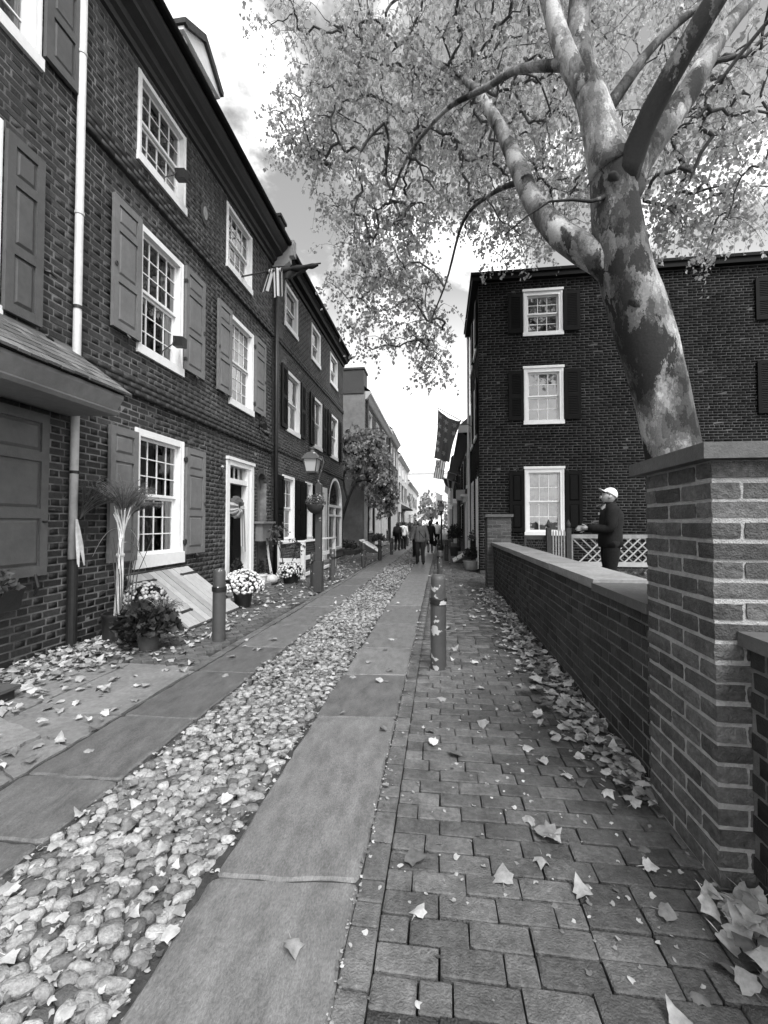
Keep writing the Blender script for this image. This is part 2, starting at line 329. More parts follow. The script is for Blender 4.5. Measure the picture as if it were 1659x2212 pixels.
# ------------------------------------------------------------------ facades: u runs along the wall, w is height, d sticks out of it
class Fac:
    def __init__(s, kind, c): s.kind = kind; s.c = c
    def p(s, u, w, d):
        if s.kind == 'L': return (s.c + d, u, w)        # left row, faces +X
        if s.kind == 'R': return (s.c - d, u, w)        # right row, faces -X
        return (u, s.c - d, w)                          # faces the camera, -Y
    def dims(s, lu, lw, ld): return (lu, ld, lw) if s.kind == 'G' else (ld, lu, lw)
    def box(s, mb, u0, u1, w0, w1, d0, d1):
        a = s.p(u0, w0, d0); b = s.p(u1, w1, d1)
        return mb.box(min(a[0], b[0]), max(a[0], b[0]), min(a[1], b[1]), max(a[1], b[1]), min(a[2], b[2]), max(a[2], b[2]))
def lay_bricks(u0, u1, w0, w1, holes, bond, pitch, L, Hd, joint, tone_fn, skip=None):
    """returns (u,w,lu,lw,tone) for each brick of a wall with rectangular or arched holes left out"""
    out = []; rows = int((w1 - w0) / pitch + .3)
    for r in range(rows):
        za = w0 + r * pitch; zb = za + pitch - joint; zm = (za + zb) / 2
        if bond == 'flemish': seq = [(L, 0), (Hd, 1)]; off = 0 if r % 2 else (L + Hd + 2 * joint) / 2
        elif bond == 'common': seq = [(Hd, 1)] if r % 7 == 3 else [(L, 0)]; off = (L + joint) / 2 * (r % 2)
        else: seq = [(L, 0)]; off = (L + joint) / 2 * (r % 2)
        u = u0 - off + random.uniform(-.012, .012); k = 0
        cuts = []
        for h in holes:
            if h[2] - .004 < zm < h[3] + .004:
                a, b = h[0], h[1]
                if len(h) > 4 and zm > h[3] - (b - a) / 2:      # arched head
                    rr = (b - a) / 2; dz = zm - (h[3] - rr); hw = math.sqrt(max(rr * rr - dz * dz, 0)); mid = (a + b) / 2; a, b = mid - hw, mid + hw
                cuts.append((a, b))
        while u < u1:
            l, hd = seq[k % len(seq)]; k += 1
            segs = [(max(u, u0), min(u + l, u1))]; u += l + joint
            for a, b in cuts:
                ns = []
                for s0, s1 in segs:
                    if s1 <= a - joint or s0 >= b + joint: ns.append((s0, s1))
                    else:
                        if s0 < a - joint: ns.append((s0, a - joint * .6))
                        if s1 > b + joint: ns.append((b + joint * .6, s1))
                segs = ns
            for s0, s1 in segs:
                if s1 - s0 > .03: out.append(((s0 + s1) / 2, zm, s1 - s0, zb - za, tone_fn((s0 + s1) / 2, zm, hd)))
    return out
def brick_wall(parent, fac, u0, u1, w0, w1, holes, bond, material, pitch=.08, L=.215, Hd=.105, joint=.015, tone_fn=None, proud=.003, limit=300, depth=.06, vis=None, name='brick', rest_name='brickwork'):
    tone_fn = tone_fn or (lambda u, w, h: random.uniform(-.3, .3))
    bs = lay_bricks(u0, u1, w0, w1, holes, bond, pitch, L, Hd, joint, tone_fn)
    bs = [(u, w + .006 * math.sin(u * 1.1 + 1.3) + .003 * math.sin(u * 2.9), a, b * random.uniform(.94, 1.02), t + .22 * math.sin(u * 1.7 + w * 2.3) * math.sin(u * .7 - w * 1.1)) for u, w, a, b, t in bs]   # courses wander, patches differ
    if vis: bs = [b for b in bs if vis(b[0], b[1])]
    cen = [fac.p(b[0], b[1], proud - depth / 2 + random.uniform(-.002, .0025)) for b in bs]; dim = [fac.dims(b[2], b[3], depth) for b in bs]
    pieces(parent, name, rest_name, cen, dim, [b[4] for b in bs], material, limit)
def wall_core(parent, fac, u0, u1, w0, w1, holes, material, reveal=.22, name='wall', back=None):
    """mortar sheet with the openings left out, their reveals, and a solid back"""
    us = sorted({u0, u1} | {h[i] for h in holes for i in (0, 1) if u0 < h[i] < u1}); ws = sorted({w0, w1} | {h[i] for h in holes for i in (2, 3) if w0 < h[i] < w1})
    mb = MB()
    for a, b in zip(us, us[1:]):
        for c, d in zip(ws, ws[1:]):
            mu, mw = (a + b) / 2, (c + d) / 2
            if any(h[0] < mu < h[1] and h[2] < mw < h[3] for h in holes): continue
            mb.add([fac.p(a, c, 0), fac.p(b, c, 0), fac.p(b, d, 0), fac.p(a, d, 0)], [(0, 1, 2, 3)])
    for h in holes:
        a, b, c, d = h[:4]
        for q in (((a, c), (a, d)), ((b, c), (b, d)), ((a, c), (b, c)), ((a, d), (b, d))):
            mb.add([fac.p(*q[0], 0), fac.p(*q[1], 0), fac.p(*q[1], -reveal), fac.p(*q[0], -reveal)], [(0, 1, 2, 3)])
        if len(h) > 4:      # spandrels of an arched head
            rr = (b - a) / 2; mid = (a + b) / 2; zc = d - rr
            for sgn in (-1, 1):
                arc = [(mid + sgn * rr * math.cos(t), zc + rr * math.sin(t)) for t in np.linspace(0, math.pi / 2, 9)]
                corner = (mid + sgn * rr, d)
                for (p, q) in zip(arc, arc[1:]): mb.add([fac.p(*corner, 0), fac.p(*p, 0), fac.p(*q, 0)], [(0, 1, 2)])
                for (p, q) in zip(arc, arc[1:]): mb.add([fac.p(*p, 0), fac.p(*q, 0), fac.p(*q, -reveal), fac.p(*p, -reveal)], [(0, 1, 2, 3)])
    return mb.build(name, material, parent)
PANE = {}
def pane_obj(parent, fac, u0, u1, w0, w1, d):
    key = (fac.kind, round(u1 - u0, 3), round(w1 - w0, 3))
    if key not in PANE:
        mb = MB(); a = Fac(fac.kind, 0); mb.add([a.p(-(u1 - u0) / 2, -(w1 - w0) / 2, 0), a.p((u1 - u0) / 2, -(w1 - w0) / 2, 0), a.p((u1 - u0) / 2, (w1 - w0) / 2, 0), a.p(-(u1 - u0) / 2, (w1 - w0) / 2, 0)], [(0, 1, 2, 3)])
        me = bpy.data.meshes.new('pane'); me.from_pydata(mb.v, [], mb.f); me.materials.append(M['glass']); PANE[key] = me
    o = bpy.data.objects.new('pane', PANE[key]); o.location = fac.p((u0 + u1) / 2, (w0 + w1) / 2, d + random.uniform(-.002, .002)); COL.objects.link(o); rel(o, parent)
    o.rotation_euler = (random.uniform(-.006, .006), 0, random.uniform(-.006, .006)) if fac.kind != 'G' else (random.uniform(-.006, .006), 0, random.uniform(-.006, .006))
def window(house, fac, u0, u1, w0, w1, cols=4, top=3, bot=3, cas=.075, sill=.13, curtain=None, head=0.0, paint='white_paint', split=.5, room=True, sash_paint=None, blind=0.0):
    sp = sash_paint or paint
    mb = MB(); fac.box(mb, u0, u0 + cas, w0, w1, -.16, .018); fac.box(mb, u1 - cas, u1, w0, w1, -.16, .018); fac.box(mb, u0 + cas, u1 - cas, w1 - cas, w1, -.16, .015)
    fac.box(mb, u0 + .012, u0 + cas * .45, w0, w1 - .012, .018, .03); fac.box(mb, u1 - cas * .45, u1 - .012, w0, w1 - .012, .018, .03)
    win = mb.build('window', paint, house)
    if head: m = MB(); fac.box(m, u0 - .02, u1 + .02, w1 - .005, w1 + head, -.05, .05); m.build('lintel', paint, win)
    m = MB(); fac.box(m, u0 - .015, u1 + .015, w0 - sill * .5, w0 + sill * .5, -.16, .045); m.build('sill', paint, win)
    a, b, c, d = u0 + cas, u1 - cas, w0 + sill * .5, w1 - cas; mid = c + (d - c) * split
    for (s0, s1, rows, dd) in ((mid, d, top, -.055), (c, mid, bot, -.095)):
        m = MB(); st = .042
        fac.box(m, a, a + st, s0, s1, dd - .035, dd); fac.box(m, b - st, b, s0, s1, dd - .035, dd)
        fac.box(m, a + st, b - st, s0, s0 + st, dd - .035, dd - .001); fac.box(m, a + st, b - st, s1 - st, s1, dd - .035, dd - .001)
        pu = (b - a - 2 * st) / cols; pw = (s1 - s0 - 2 * st) / rows; bar = .016
        for k in range(1, cols): fac.box(m, a + st + k * pu - bar / 2, a + st + k * pu + bar / 2, s0 + st, s1 - st, dd - .03, dd - .006)
        for k in range(1, rows): fac.box(m, a + st, b - st, s0 + st + k * pw - bar / 2, s0 + st + k * pw + bar / 2, dd - .029, dd - .007)
        m.build('sash', sp, win)
        for i in range(cols):
            for j in range(rows): pane_obj(win, fac, a + st + i * pu + .006, a + st + (i + 1) * pu - .006, s0 + st + j * pw + .006, s0 + st + (j + 1) * pw - .006, dd - .018)
    if room:
        m = MB(); x0, x1, z0, z1, dp = u0 - .25, u1 + .25, w0 - .25, w1 + .2, -.9
        P = fac.p
        m.add([P(x0, z0, dp), P(x1, z0, dp), P(x1, z1, dp), P(x0, z1, dp), P(x0, z0, -.17), P(x1, z0, -.17), P(x1, z1, -.17), P(x0, z1, -.17)], [(0, 1, 2, 3), (0, 1, 5, 4), (3, 2, 6, 7), (0, 3, 7, 4), (1, 2, 6, 5)])
        m.build('room', 'room', win)
    if curtain:
        for (s, e) in curtain[1]:
            m = MB(); n = 22; pts = []
            ua, ub = a + (b - a) * s, a + (b - a) * e
            for i in range(n + 1):
                q = ua + (ub - ua) * i / n; pts.append((q, -.2 - .014 * math.sin(i * 1.9) - .008 * math.sin(i * 4.3)))
            P = fac.p
            for (q0, d0), (q1, d1) in zip(pts, pts[1:]): m.add([P(q0, c, d0), P(q1, c, d1), P(q1, c + (d - c) * curtain[2], d1), P(q0, c + (d - c) * curtain[2], d0)], [(0, 1, 2, 3)])
            m.build('curtain', curtain[0], win, smooth=True)
    return win
def shutter(house, fac, u0, u1, w0, w1, paint, panels=(.2, .42, .3), d=.03, louver=False, label=None, slant=0.0):
    mb = MB(); st = .085; fac.box(mb, u0 + .004, u1 - .004, w0 + .004, w1 - .004, d, d + .018)
    fac.box(mb, u0, u0 + st, w0, w1, d, d + .042); fac.box(mb, u1 - st, u1, w0, w1, d, d + .042)
    tot = w1 - w0 - .1 * (len(panels) + 1); s = sum(panels); w = w1; areas = []
    for p in panels:
        fac.box(mb, u0 + st, u1 - st, w - .1, w, d, d + .041); w -= .1; h = tot * p / s; areas.append((w - h, w)); w -= h
    fac.box(mb, u0 + st, u1 - st, w0, w0 + .1, d, d + .041)
    sh = mb.build('shutter', paint, house, label=label)
    for (a, b) in areas:
        if louver:
            m = MB(); n = max(4, int((b - a) / .045))
            for i in range(n):
                z = a + (b - a) * (i + .5) / n; P = fac.p
                m.add([P(u0 + st, z - .02, d + .04), P(u1 - st, z - .02, d + .04), P(u1 - st, z + .02, d + .02), P(u0 + st, z + .02, d + .02), P(u0 + st, z - .026, d + .038), P(u1 - st, z - .026, d + .038), P(u1 - st, z + .014, d + .018), P(u0 + st, z + .014, d + .018)], [(0, 1, 2, 3), (7, 6, 5, 4), (0, 4, 5, 1), (3, 2, 6, 7)])
            m.build('louvers', paint, sh, kind='stuff')
        else:
            m = MB(); g = .012; bv = .03; P = fac.p; x0, x1, z0, z1 = u0 + st + g, u1 - st - g, a + g, b - g
            m.add([P(x0, z0, d + .018), P(x1, z0, d + .018), P(x1, z1, d + .018), P(x0, z1, d + .018), P(x0 + bv, z0 + bv, d + .036), P(x1 - bv, z0 + bv, d + .036), P(x1 - bv, z1 - bv, d + .036), P(x0 + bv, z1 - bv, d + .036)], [(4, 5, 6, 7), (0, 1, 5, 4), (1, 2, 6, 5), (2, 3, 7, 6), (3, 0, 4, 7)])
            m.build('panel', paint, sh)
    return sh
# ================================================================== GROUND, LANE, PAVEMENTS
def sheet(name, x0, x1, y0, y1, z, material, parent=None):
    mb = MB(); mb.add([(x0, y0, z), (x1, y0, z), (x1, y1, z), (x0, y1, z)], [(0, 1, 2, 3)]); return mb.build(name, material, parent, kind='structure')
sheet('ground', -700, 700, -700, 900, -.075, 'ground_far')
lane = sheet('lane', -1.80, -.86, -1.5, 95, -.025, 'lane_bed')
# cobblestones, long side across the lane
def cobble_mesh(seed, sub, tone):
    bm = bmesh.new(); bmesh.ops.create_icosphere(bm, subdivisions=sub, radius=.5); r = random.Random(seed)
    ph = [r.uniform(0, 6.3) for _ in range(6)]
    for v in bm.verts:
        c = v.co; k = 1 + .13 * math.sin(5 * c.x + ph[0]) + .13 * math.sin(5.5 * c.y + ph[1]) + .08 * math.sin(7 * c.z + ph[2]) + .06 * math.sin(11 * c.x + 9 * c.y + ph[3]) + .05 * math.sin(13 * c.z - 10 * c.x + ph[4]) + r.uniform(-.035, .035)
        v.co = Vector((math.copysign(abs(c.x * 2) ** .82 / 2, c.x), math.copysign(abs(c.y * 2) ** .82 / 2, c.y), math.copysign(abs(c.z * 2) ** .62 / 2, c.z))) * k
    me = bpy.data.meshes.new('cobblestone'); bm.to_mesh(me); bm.free(); me.materials.append(M['cobble']); me.polygons.foreach_set('use_smooth', np.ones(len(me.polygons), bool))
    a = me.attributes.new('tone', 'FLOAT', 'POINT'); a.data.foreach_set('value', np.full(len(me.vertices), tone, np.float32)); return me
cob = []
y = -.9
while y < 20:
    x = -1.745 + random.uniform(0, .05); pitch = random.uniform(.038, .052) * (1 if y < 9 else 1.5)
    while x < -.96:
        l = random.choice((random.uniform(.045, .06), random.uniform(.055, .085), random.uniform(.06, .105)))
        l = min(l, -.895 - x)
        cob.append((x + l / 2, y + random.uniform(-.012, .012), -.018 + random.uniform(-.006, .004), l * 1.08, pitch * random.uniform(1.0, 1.35), random.uniform(.034, .048), random.gauss(.3, .35)))
        x += l + .006
    y += pitch
cob = np.array(cob); sc = seen_score(cob[:, :3]); od = np.argsort(-sc)
CM = [cobble_mesh(i, 2, -.65 + 1.1 * i / 15) for i in range(16)]
for j in od[:300]:
    c = cob[j]; o = bpy.data.objects.new('cobblestone', CM[random.randrange(16)]); o.location = c[:3]; o.scale = c[3:6]; o.rotation_euler = (random.uniform(-.15, .15), random.uniform(-.15, .15), c[6]); COL.objects.link(o); rel(o, lane)
small = [cobble_mesh(50 + i, 1, 0) for i in range(6)]
VV, FF, TT, nb = [], [], [], 0
bases = []
for me in small:
    v = np.array([q.co for q in me.vertices]); f = np.array([p.vertices[:] for p in me.polygons]); bases.append((v, f))
for n_, j in enumerate(od[300:]):
    c = cob[j]; v, f = bases[n_ % 6]; ca, sa = math.cos(c[6]), math.sin(c[6]); q = v * c[3:6]
    VV.append(np.stack([q[:, 0] * ca - q[:, 1] * sa, q[:, 0] * sa + q[:, 1] * ca, q[:, 2]], 1) + c[:3]); FF.append(f + nb); nb += len(v); TT.append(np.full(len(v), random.uniform(-.6, .5)))
o = bpy.data.objects.new('cobbles', np_mesh('cobbles', np.concatenate(VV), np.concatenate(FF), 'cobble', np.concatenate(TT), True)); COL.objects.link(o); rel(o, lane); tag(o, kind='stuff')
for me in small: bpy.data.meshes.remove(me)

# wheel tracks of long stone slabs either side of the cobbles
def slab(parent, x0, x1, y0, y1, skew, tone, z=0.0, name='slab', material='slab', rad=.03):
    mb = MB(); mb.tone = tone; pts = []; cs = []
    for (cx_, cy_, a0) in ((x1 - rad, y1 - rad, 0), (x0 + rad, y1 - rad, 90), (x0 + rad, y0 + rad, 180), (x1 - rad, y0 + rad, 270)):
        for k in range(4):
            t = R(a0 + 30 * k); cs.append((cx_ + rad * math.cos(t), cy_ + rad * math.sin(t)))
    for i, (p, q) in enumerate(zip(cs, cs[1:] + cs[:1])):   # worn, slightly wandering edges
        m = max(1, int(math.hypot(q[0] - p[0], q[1] - p[1]) / .07)) if y0 < 12 else 1
        for k in range(m):
            f = k / m; j = .0045 if 0 < k else .001; pts.append((p[0] + (q[0] - p[0]) * f + random.gauss(0, j), p[1] + (q[1] - p[1]) * f + random.gauss(0, j)))
    xm = (x0 + x1) / 2; ym = (y0 + y1) / 2
    pts = [(a, b + skew * (a - xm)) for a, b in pts]; n = len(pts)
    ins = [(a - math.copysign(min(.011, abs(a - xm)), a - xm) * random.uniform(.6, 1.3), b - math.copysign(min(.011, abs(b - ym)), b - ym) * random.uniform(.6, 1.3)) for a, b in pts]
    tx, ty = random.gauss(0, .003), random.gauss(0, .0015)
    h = lambda a, b: z + tx * (a - xm) + ty * (b - ym)
    vs = [(a, b, z - .09) for a, b in pts] + [(a, b, h(a, b) - .009) for a, b in pts] + [(a, b, h(a, b)) for a, b in ins]
    mb.add(vs, [(i, (i + 1) % n, n + (i + 1) % n, n + i) for i in range(n)] + [(n + i, n + (i + 1) % n, 2 * n + (i + 1) % n, 2 * n + i) for i in range(n)] + [tuple(range(2 * n, 3 * n))])
    return mb.build(name, material, parent)
trR = sheet('wheel_track', -.94, -.30, -1.5, 95, -.014, 'paver_bed')
ys = [-1.2, .42, 1.69, 3.13, 4.03, 4.9, 6.11, 7.45, 8.67, 10.6, 12.1, 13.6, 15.3, 16.8, 18.4, 20, 22, 24, 26, 28.5, 31, 34, 37, 41, 45, 50, 56, 62, 70, 80, 95]
for a, b in zip(ys, ys[1:]): slab(trR, -.905 + random.uniform(-.008, .008), -.325 + random.uniform(-.006, .006), a + .005, b - .004, .085, random.uniform(-.25, .12), random.uniform(-.002, .002))
trL = sheet('wheel_track', -2.34, -1.76, -1.5, 95, -.014, 'paver_bed')
ys = [-1.2, .9, 1.73, 2.2, 2.95, 3.92, 4.76, 5.82, 7.16, 8.3, 9.66, 11.0, 12.6, 14.2, 15.7, 17.4, 19, 21, 23, 25.5, 28, 31, 34, 37, 41, 45, 50, 56, 62, 70, 80, 95]
for a, b in zip(ys, ys[1:]): slab(trL, -2.305 + random.uniform(-.008, .008), -1.745 + random.uniform(-.006, .006), a + .005, b - .004, .02, random.uniform(-.32, .06), random.uniform(-.002, .002))
# right-hand pavement: border of bricks laid lengthwise, then courses across
pvR = sheet('pavement_right', -.322, 1.75, -1.5, 40, -.05, 'paver_bed')
cen, dim, ton = [], [], []
y = -.9
while y < 34:
    l = random.choice((.205, .205, .205, .10, .115)); cen.append((-.268, y + l / 2, -.03)); dim.append((.096, l - .006, .06)); ton.append(random.uniform(-.1, .35)); y += l
y = -.9; r = 0
while y < 24:
    ph = .104; x = -.217 - (.105 if r % 2 else 0) * (1 if r % 3 else .6); r += 1
    while x < 1.22:
        l = .207 if random.random() > .06 else .104; a = max(x, -.217); b = x + l
        if b - a > .03:
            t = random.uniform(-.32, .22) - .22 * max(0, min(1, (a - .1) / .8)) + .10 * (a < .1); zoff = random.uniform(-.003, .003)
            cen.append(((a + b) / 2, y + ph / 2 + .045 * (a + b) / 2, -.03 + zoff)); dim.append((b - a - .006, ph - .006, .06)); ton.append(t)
        x = b
    y += ph
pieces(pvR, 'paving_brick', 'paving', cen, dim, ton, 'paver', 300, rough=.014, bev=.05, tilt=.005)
sheet('pavement_far', -.322, 1.1, 40, 95, -.048, 'paver')
# left-hand pavement: flagstones near, then bricks laid on the slant with a straight border
pvL = sheet('pavement_left', -4.3, -2.30, -1.5, 30, -.05, 'paver_bed')
sheet('flag_bed', -4.2, -2.31, -1.4, 4.1, -.022, 'flag', pvL)
for poly, t in (([(-2.33, -1), (-2.33, 1.55), (-4.18, 1.5), (-4.18, -1)], 0), ([(-2.33, 1.57), (-2.33, 2.13), (-2.62, 2.28), (-3.3, 2.2), (-4.18, 2.2), (-4.18, 1.52)], -.1),
                ([(-2.335, 2.15), (-2.335, 2.51), (-2.60, 2.58), (-2.64, 2.30)], .0), ([(-2.66, 2.32), (-2.62, 2.60), (-3.20, 2.82), (-4.18, 2.78), (-4.18, 2.22), (-3.3, 2.22)], .22),
                ([(-2.335, 2.53), (-2.335, 2.94), (-2.66, 2.9), (-2.60, 2.61)], -.05), ([(-2.335, 2.96), (-2.34, 3.85), (-3.08, 4.05), (-3.1, 2.87), (-2.66, 2.92)], .05),
                ([(-3.12, 2.86), (-3.10, 4.05), (-4.18, 4.1), (-4.18, 2.80), (-3.2, 2.84)], .12)):
    mb = MB(); mb.tone = t; n = len(poly); cx_ = sum(p[0] for p in poly) / n; cy_ = sum(p[1] for p in poly) / n
    ed = []
    for (a, b), (c, d) in zip(poly, poly[1:] + poly[:1]):
        for k in range(6):
            s_ = k / 6; j = .012 if 0 < k else 0; ed.append((a + (c - a) * s_ + random.uniform(-j, j), b + (d - b) * s_ + random.uniform(-j, j)))
    ed = [(cx_ + (a - cx_) * .985, cy_ + (b - cy_) * .985) for a, b in ed]; n = len(ed); z = random.uniform(-.006, .003)
    mb.add([(a, b, z - .06) for a, b in ed] + [(a, b, z) for a, b in ed], [tuple(range(n, 2 * n))] + [(i, (i + 1) % n, n + (i + 1) % n, n + i) for i in range(n)])
    mb.build('flagstone', 'flag', pvL)
cen, dim, ton = [], [], []
y = 3.95
while y < 30:
    cen.append((-2.37, y + .1, -.03)); dim.append((.094, .197, .06)); ton.append(random.uniform(0, .4)); y += .205
pieces(pvL, 'border_brick', 'border', cen, dim, ton, 'paver', 80, rough=.012)
cen, dim, ton = [], [], []
ang = R(38); ca, sa = math.cos(ang), math.sin(ang)
for i in range(-90, 200):
    for j in range(-300, 320):
        u = (j + .5 * (i % 2)) * .207; v = i * .105; x = -3.3 + u * ca - v * sa; y = 9 + u * sa + v * ca
        if -4.14 < x < -2.5 and 4.12 < y < 24: cen.append((x, y, -.03 + random.uniform(-.003, .003))); dim.append((.198, .096, .06)); ton.append(random.uniform(-.35, .25))
pieces(pvL, 'paving_brick', 'paving', cen, dim, ton, 'paver', 220, rough=.012, rot=ang, tilt=.008)
sheet('pavement_far', -4.3, -2.30, 30, 95, -.045, 'paver')

# ================================================================== HOUSES OF THE LEFT ROW
XL = -4.2; FL = Fac('L', XL)
def body(house, fac, u0, u1, w1, depth, ridge, eave_out, roof_mat='roof_dark', wall_mat='brick_red', under=.12):
    """solid behind the facade and a pitched roof over it"""
    mb = MB(); a = -.95
    fac.box(mb, u0 + .001, u1 - .001, 0, w1, -depth, a)
    for s in (u0, u1):  # flank walls
        fac.box(mb, s if s == u0 else s - .12, s + .12 if s == u0 else s, 0, w1 - .01, a, -.012)
    mb.build('flank_wall', wall_mat, house)
    e = w1 + under; mb = MB(); P = fac.p
    sec = [(eave_out - .02, e), (-depth / 2, ridge), (-depth, e), (-depth, e - .1), (-depth / 2, ridge - .1), (eave_out - .02, e - .08)]
    vs = [P(u0, z, d) for d, z in sec] + [P(u1, z, d) for d, z in sec]; n = len(sec)
    mb.add(vs, [(i, (i + 1) % n, n + (i + 1) % n, n + i) for i in range(n)]); 
    for s in (u0, u1): mb.add([P(s, e - .09, -.01), P(s, ridge - .1, -depth / 2), P(s, e - .09, -depth)], [(0, 1, 2)])
    return mb.build('roof', roof_mat, house)
def cornice(house, fac, u0, u1, prof, material, name='cornice'):
    mb = MB(); n = len(prof); P = fac.p
    mb.add([P(u0, z, d) for d, z in prof] + [P(u1, z, d) for d, z in prof], [(i, (i + 1) % n, n + (i + 1) % n, n + i) for i in range(n)] + [tuple(range(n)), tuple(range(2 * n - 1, n - 1, -1))])
    return mb.build(name, material, house)
def belt(house, fac, u0, u1, w0, courses, out, material, tone=(-.6, -.1)):
    cen, dim, ton = [], [], []
    for k in range(courses):
        u = u0 - (.1 if k % 2 else 0)
        while u < u1:
            a, b = max(u, u0), min(u + .21, u1); u += .222
            if b - a > .03: cen.append(fac.p((a + b) / 2, w0 + .04 + k * .08, out - .05)); dim.append(fac.dims(b - a, .069, .1)); ton.append(random.uniform(*tone))
    mb = MB(); fac.box(mb, u0, u1, w0 + .006, w0 + courses * .08 - .016, 0.002, out - .008); c = mb.build('belt_course', 'mortar_dark', house)
    many_boxes('belt_bricks', cen, dim, np.array(ton), material, c)

# ---- house at the left edge
h1 = empty('brick_house', (XL, 2.5, 0), 'old brick house at the left edge with shingled pent roof above a closed shutter', 'house', 'houses along the lane')
W1 = [(2.72, 3.98, 6.26, 8.1), (2.5, 3.60, 3.42, 5.3), (2.3, 3.42, .80, 2.62)]
HO = [(a, b, c, d) for a, b, c, d in W1]
wall_core(h1, FL, .3, 4.46, 0, 9.0, HO, 'mortar')
brick_wall(h1, FL, .3, 4.46, .0, 8.9, HO, 'flemish', 'brick_old', tone_fn=lambda u, w, h: random.uniform(-.55, -.05) if h else random.uniform(-.25, .45))
for (a, b, c, d) in W1: window(h1, FL, a, b, c, d, 4, 3, 3, curtain=('curtain_pale', ((.0, .3), (.72, 1)), 1.0) if c > 6 else None)
shutter(h1, FL, 3.985, 4.43, 6.36, 8.06, 'grey_paint_dark', (.3, .3, .3))
shutter(h1, FL, 3.605, 4.005, 3.45, 5.22, 'grey_paint_dark', (.2, .4, .34))
shutter(h1, FL, 3.43, 4.115, .86, 2.55, 'grey_paint_dark', (.22, .36, .36))
body(h1, FL, .3, 4.46, 9.0, 8, 12.5, .4, under=.5)
cornice(h1, FL, .3, 4.46, [(0, 8.95), (.1, 9.0), (.2, 9.2), (.4, 9.3), (.4, 9.5), (0, 9.52)], 'cornice_paint')
# pent roof: soffit, cornice moulding, courses of shingles
pr = MB(); pr.prism([(0, 2.62), (.62, 2.60), (.66, 2.63), (.62, 2.66), (.66, 2.72), (.70, 2.78), (.70, 2.82), (0, 2.82)], lambda a, b, u: FL.p(u, b, a), .3, 4.40)
pent = pr.build('pent_roof', 'pent_paint', h1)
mb = MB(); mb.prism([(0, 2.83), (.72, 2.83), (.02, 3.34), (0, 3.34)], lambda a, b, u: FL.p(u, b, a), .3, 4.41); mb.build('roof_deck', 'wood_dark', pent)
shp = []
for k in range(6):
    u = .3
    d1 = .76 - k * .118; z1 = 2.825 + k * .0865
    while u < 4.44:
        wd = random.uniform(.09, .2); b = min(u + wd, 4.45); mb = MB(); mb.tone = random.uniform(-.45, .5); j = random.uniform(-.008, .008)
        P = FL.p; q = [(d1 + j, z1 - j), (d1 - .25, z1 + .185), (d1 - .25, z1 + .2), (d1 + .012 + j, z1 + .022 - j)]
        mb.add([P(u + .003, z, d) for d, z in q] + [P(b - .003, z, d) for d, z in q], [(0, 1, 5, 4), (1, 2, 6, 5), (2, 3, 7, 6), (3, 0, 4, 7), (0, 1, 2, 3), (7, 6, 5, 4)])
        mb.build('shingle', 'shingle', pent); u = b
mb = MB(); FL.box(mb, .3, 4.42, 3.33, 3.40, .0, .05); mb.build('flashing', 'grey_paint', pent)
# rain pipe at the joint of the two houses, pale above, black iron boot below
mb = MB(); mb.tube([FL.p(4.44, 9.2, .075), FL.p(4.44, 3.0, .07), FL.p(4.43, .95, .07)], .043, 14); dp = mb.build('rain_pipe', 'pipe_paint', h1, smooth=True)
mb = MB(); mb.tube([FL.p(4.43, 1.0, .08), FL.p(4.43, .98, .08), FL.p(4.43, .0, .08)], [.06, .053, .053], 14); mb.build('iron_boot', 'pipe_black', dp, smooth=False)
for z in (6.9, 5.0, 3.9, 2.0): mb = MB(); mb.tube([FL.p(4.44, z, .073), FL.p(4.44, z - .035, .073)], .05, 14); mb.build('pipe_strap', 'pipe_paint' if z > 4 else 'iron', dp)
mb = MB(); mb.tube([FL.p(3.98, .88, .07), FL.p(3.99, .75, .1), FL.p(3.985, .66, .06)], [.014, .02, .01], 6); mb.build('shutter_catch', 'iron', h1)
mb = MB(); mb.lathe([(.02, -.008), (.03, 0), (.02, .01)], (XL + .085, 4.07, 1.42), 10); mb.build('shutter_knob', 'iron', h1)
for (u, z) in ((4.16, 1.55), (4.03, 3.4), (4.05, 4.1)): mb = MB(); mb.tube([FL.p(u, z, 0), FL.p(u + .05, z, .05), FL.p(u + .13, z - .02, .05)], [.012, .02, .012], 6); mb.build('shutter_catch', 'iron', h1)

# ---- the tall house with panelled shutters
h2 = empty('brick_house', (XL, 7.4, 0), 'dark brick house with grey panelled shutters, two belt courses and a heavy grey cornice', 'house', 'houses along the lane')
U0, U1 = 4.50, 10.40
W2 = [(5.46, 6.60, 6.56, 7.82, '3'), (8.01, 9.16, 6.56, 7.82, '3'), (5.51, 6.575, 3.86, 5.66, '2'), (8.17, 9.285, 3.86, 5.66, '2'), (5.50, 6.65, .86, 2.74, '1')]
DOOR = (8.09, 9.30, .10, 2.71); ARCH = (9.55, 10.10, .02, 2.58, 'arch')
HO = [w[:4] for w in W2] + [DOOR, ARCH]
wall_core(h2, FL, U0, U1, 0, 8.05, HO, 'mortar', .25)
def tone2(u, w, h):
    if h:
        if u > 9.2 and w > 3.4 and random.random() < .75: return random.uniform(.9, 2.3)       # flared headers beside the joint with the next house, reflections painted as pale tone
        return random.uniform(-.72, -.25) if random.random() < .8 else random.uniform(-.2, .4)
    return random.uniform(-.3, .4)
brick_wall(h2, FL, U0, U1, 0, 8.05, HO, 'flemish', 'brick_old', tone_fn=tone2)
belt(h2, FL, U0 + .05, U1, 3.16, 3, .06, 'brick_old'); belt(h2, FL, U0 + .05, U1, 6.10, 3, .06, 'brick_old')
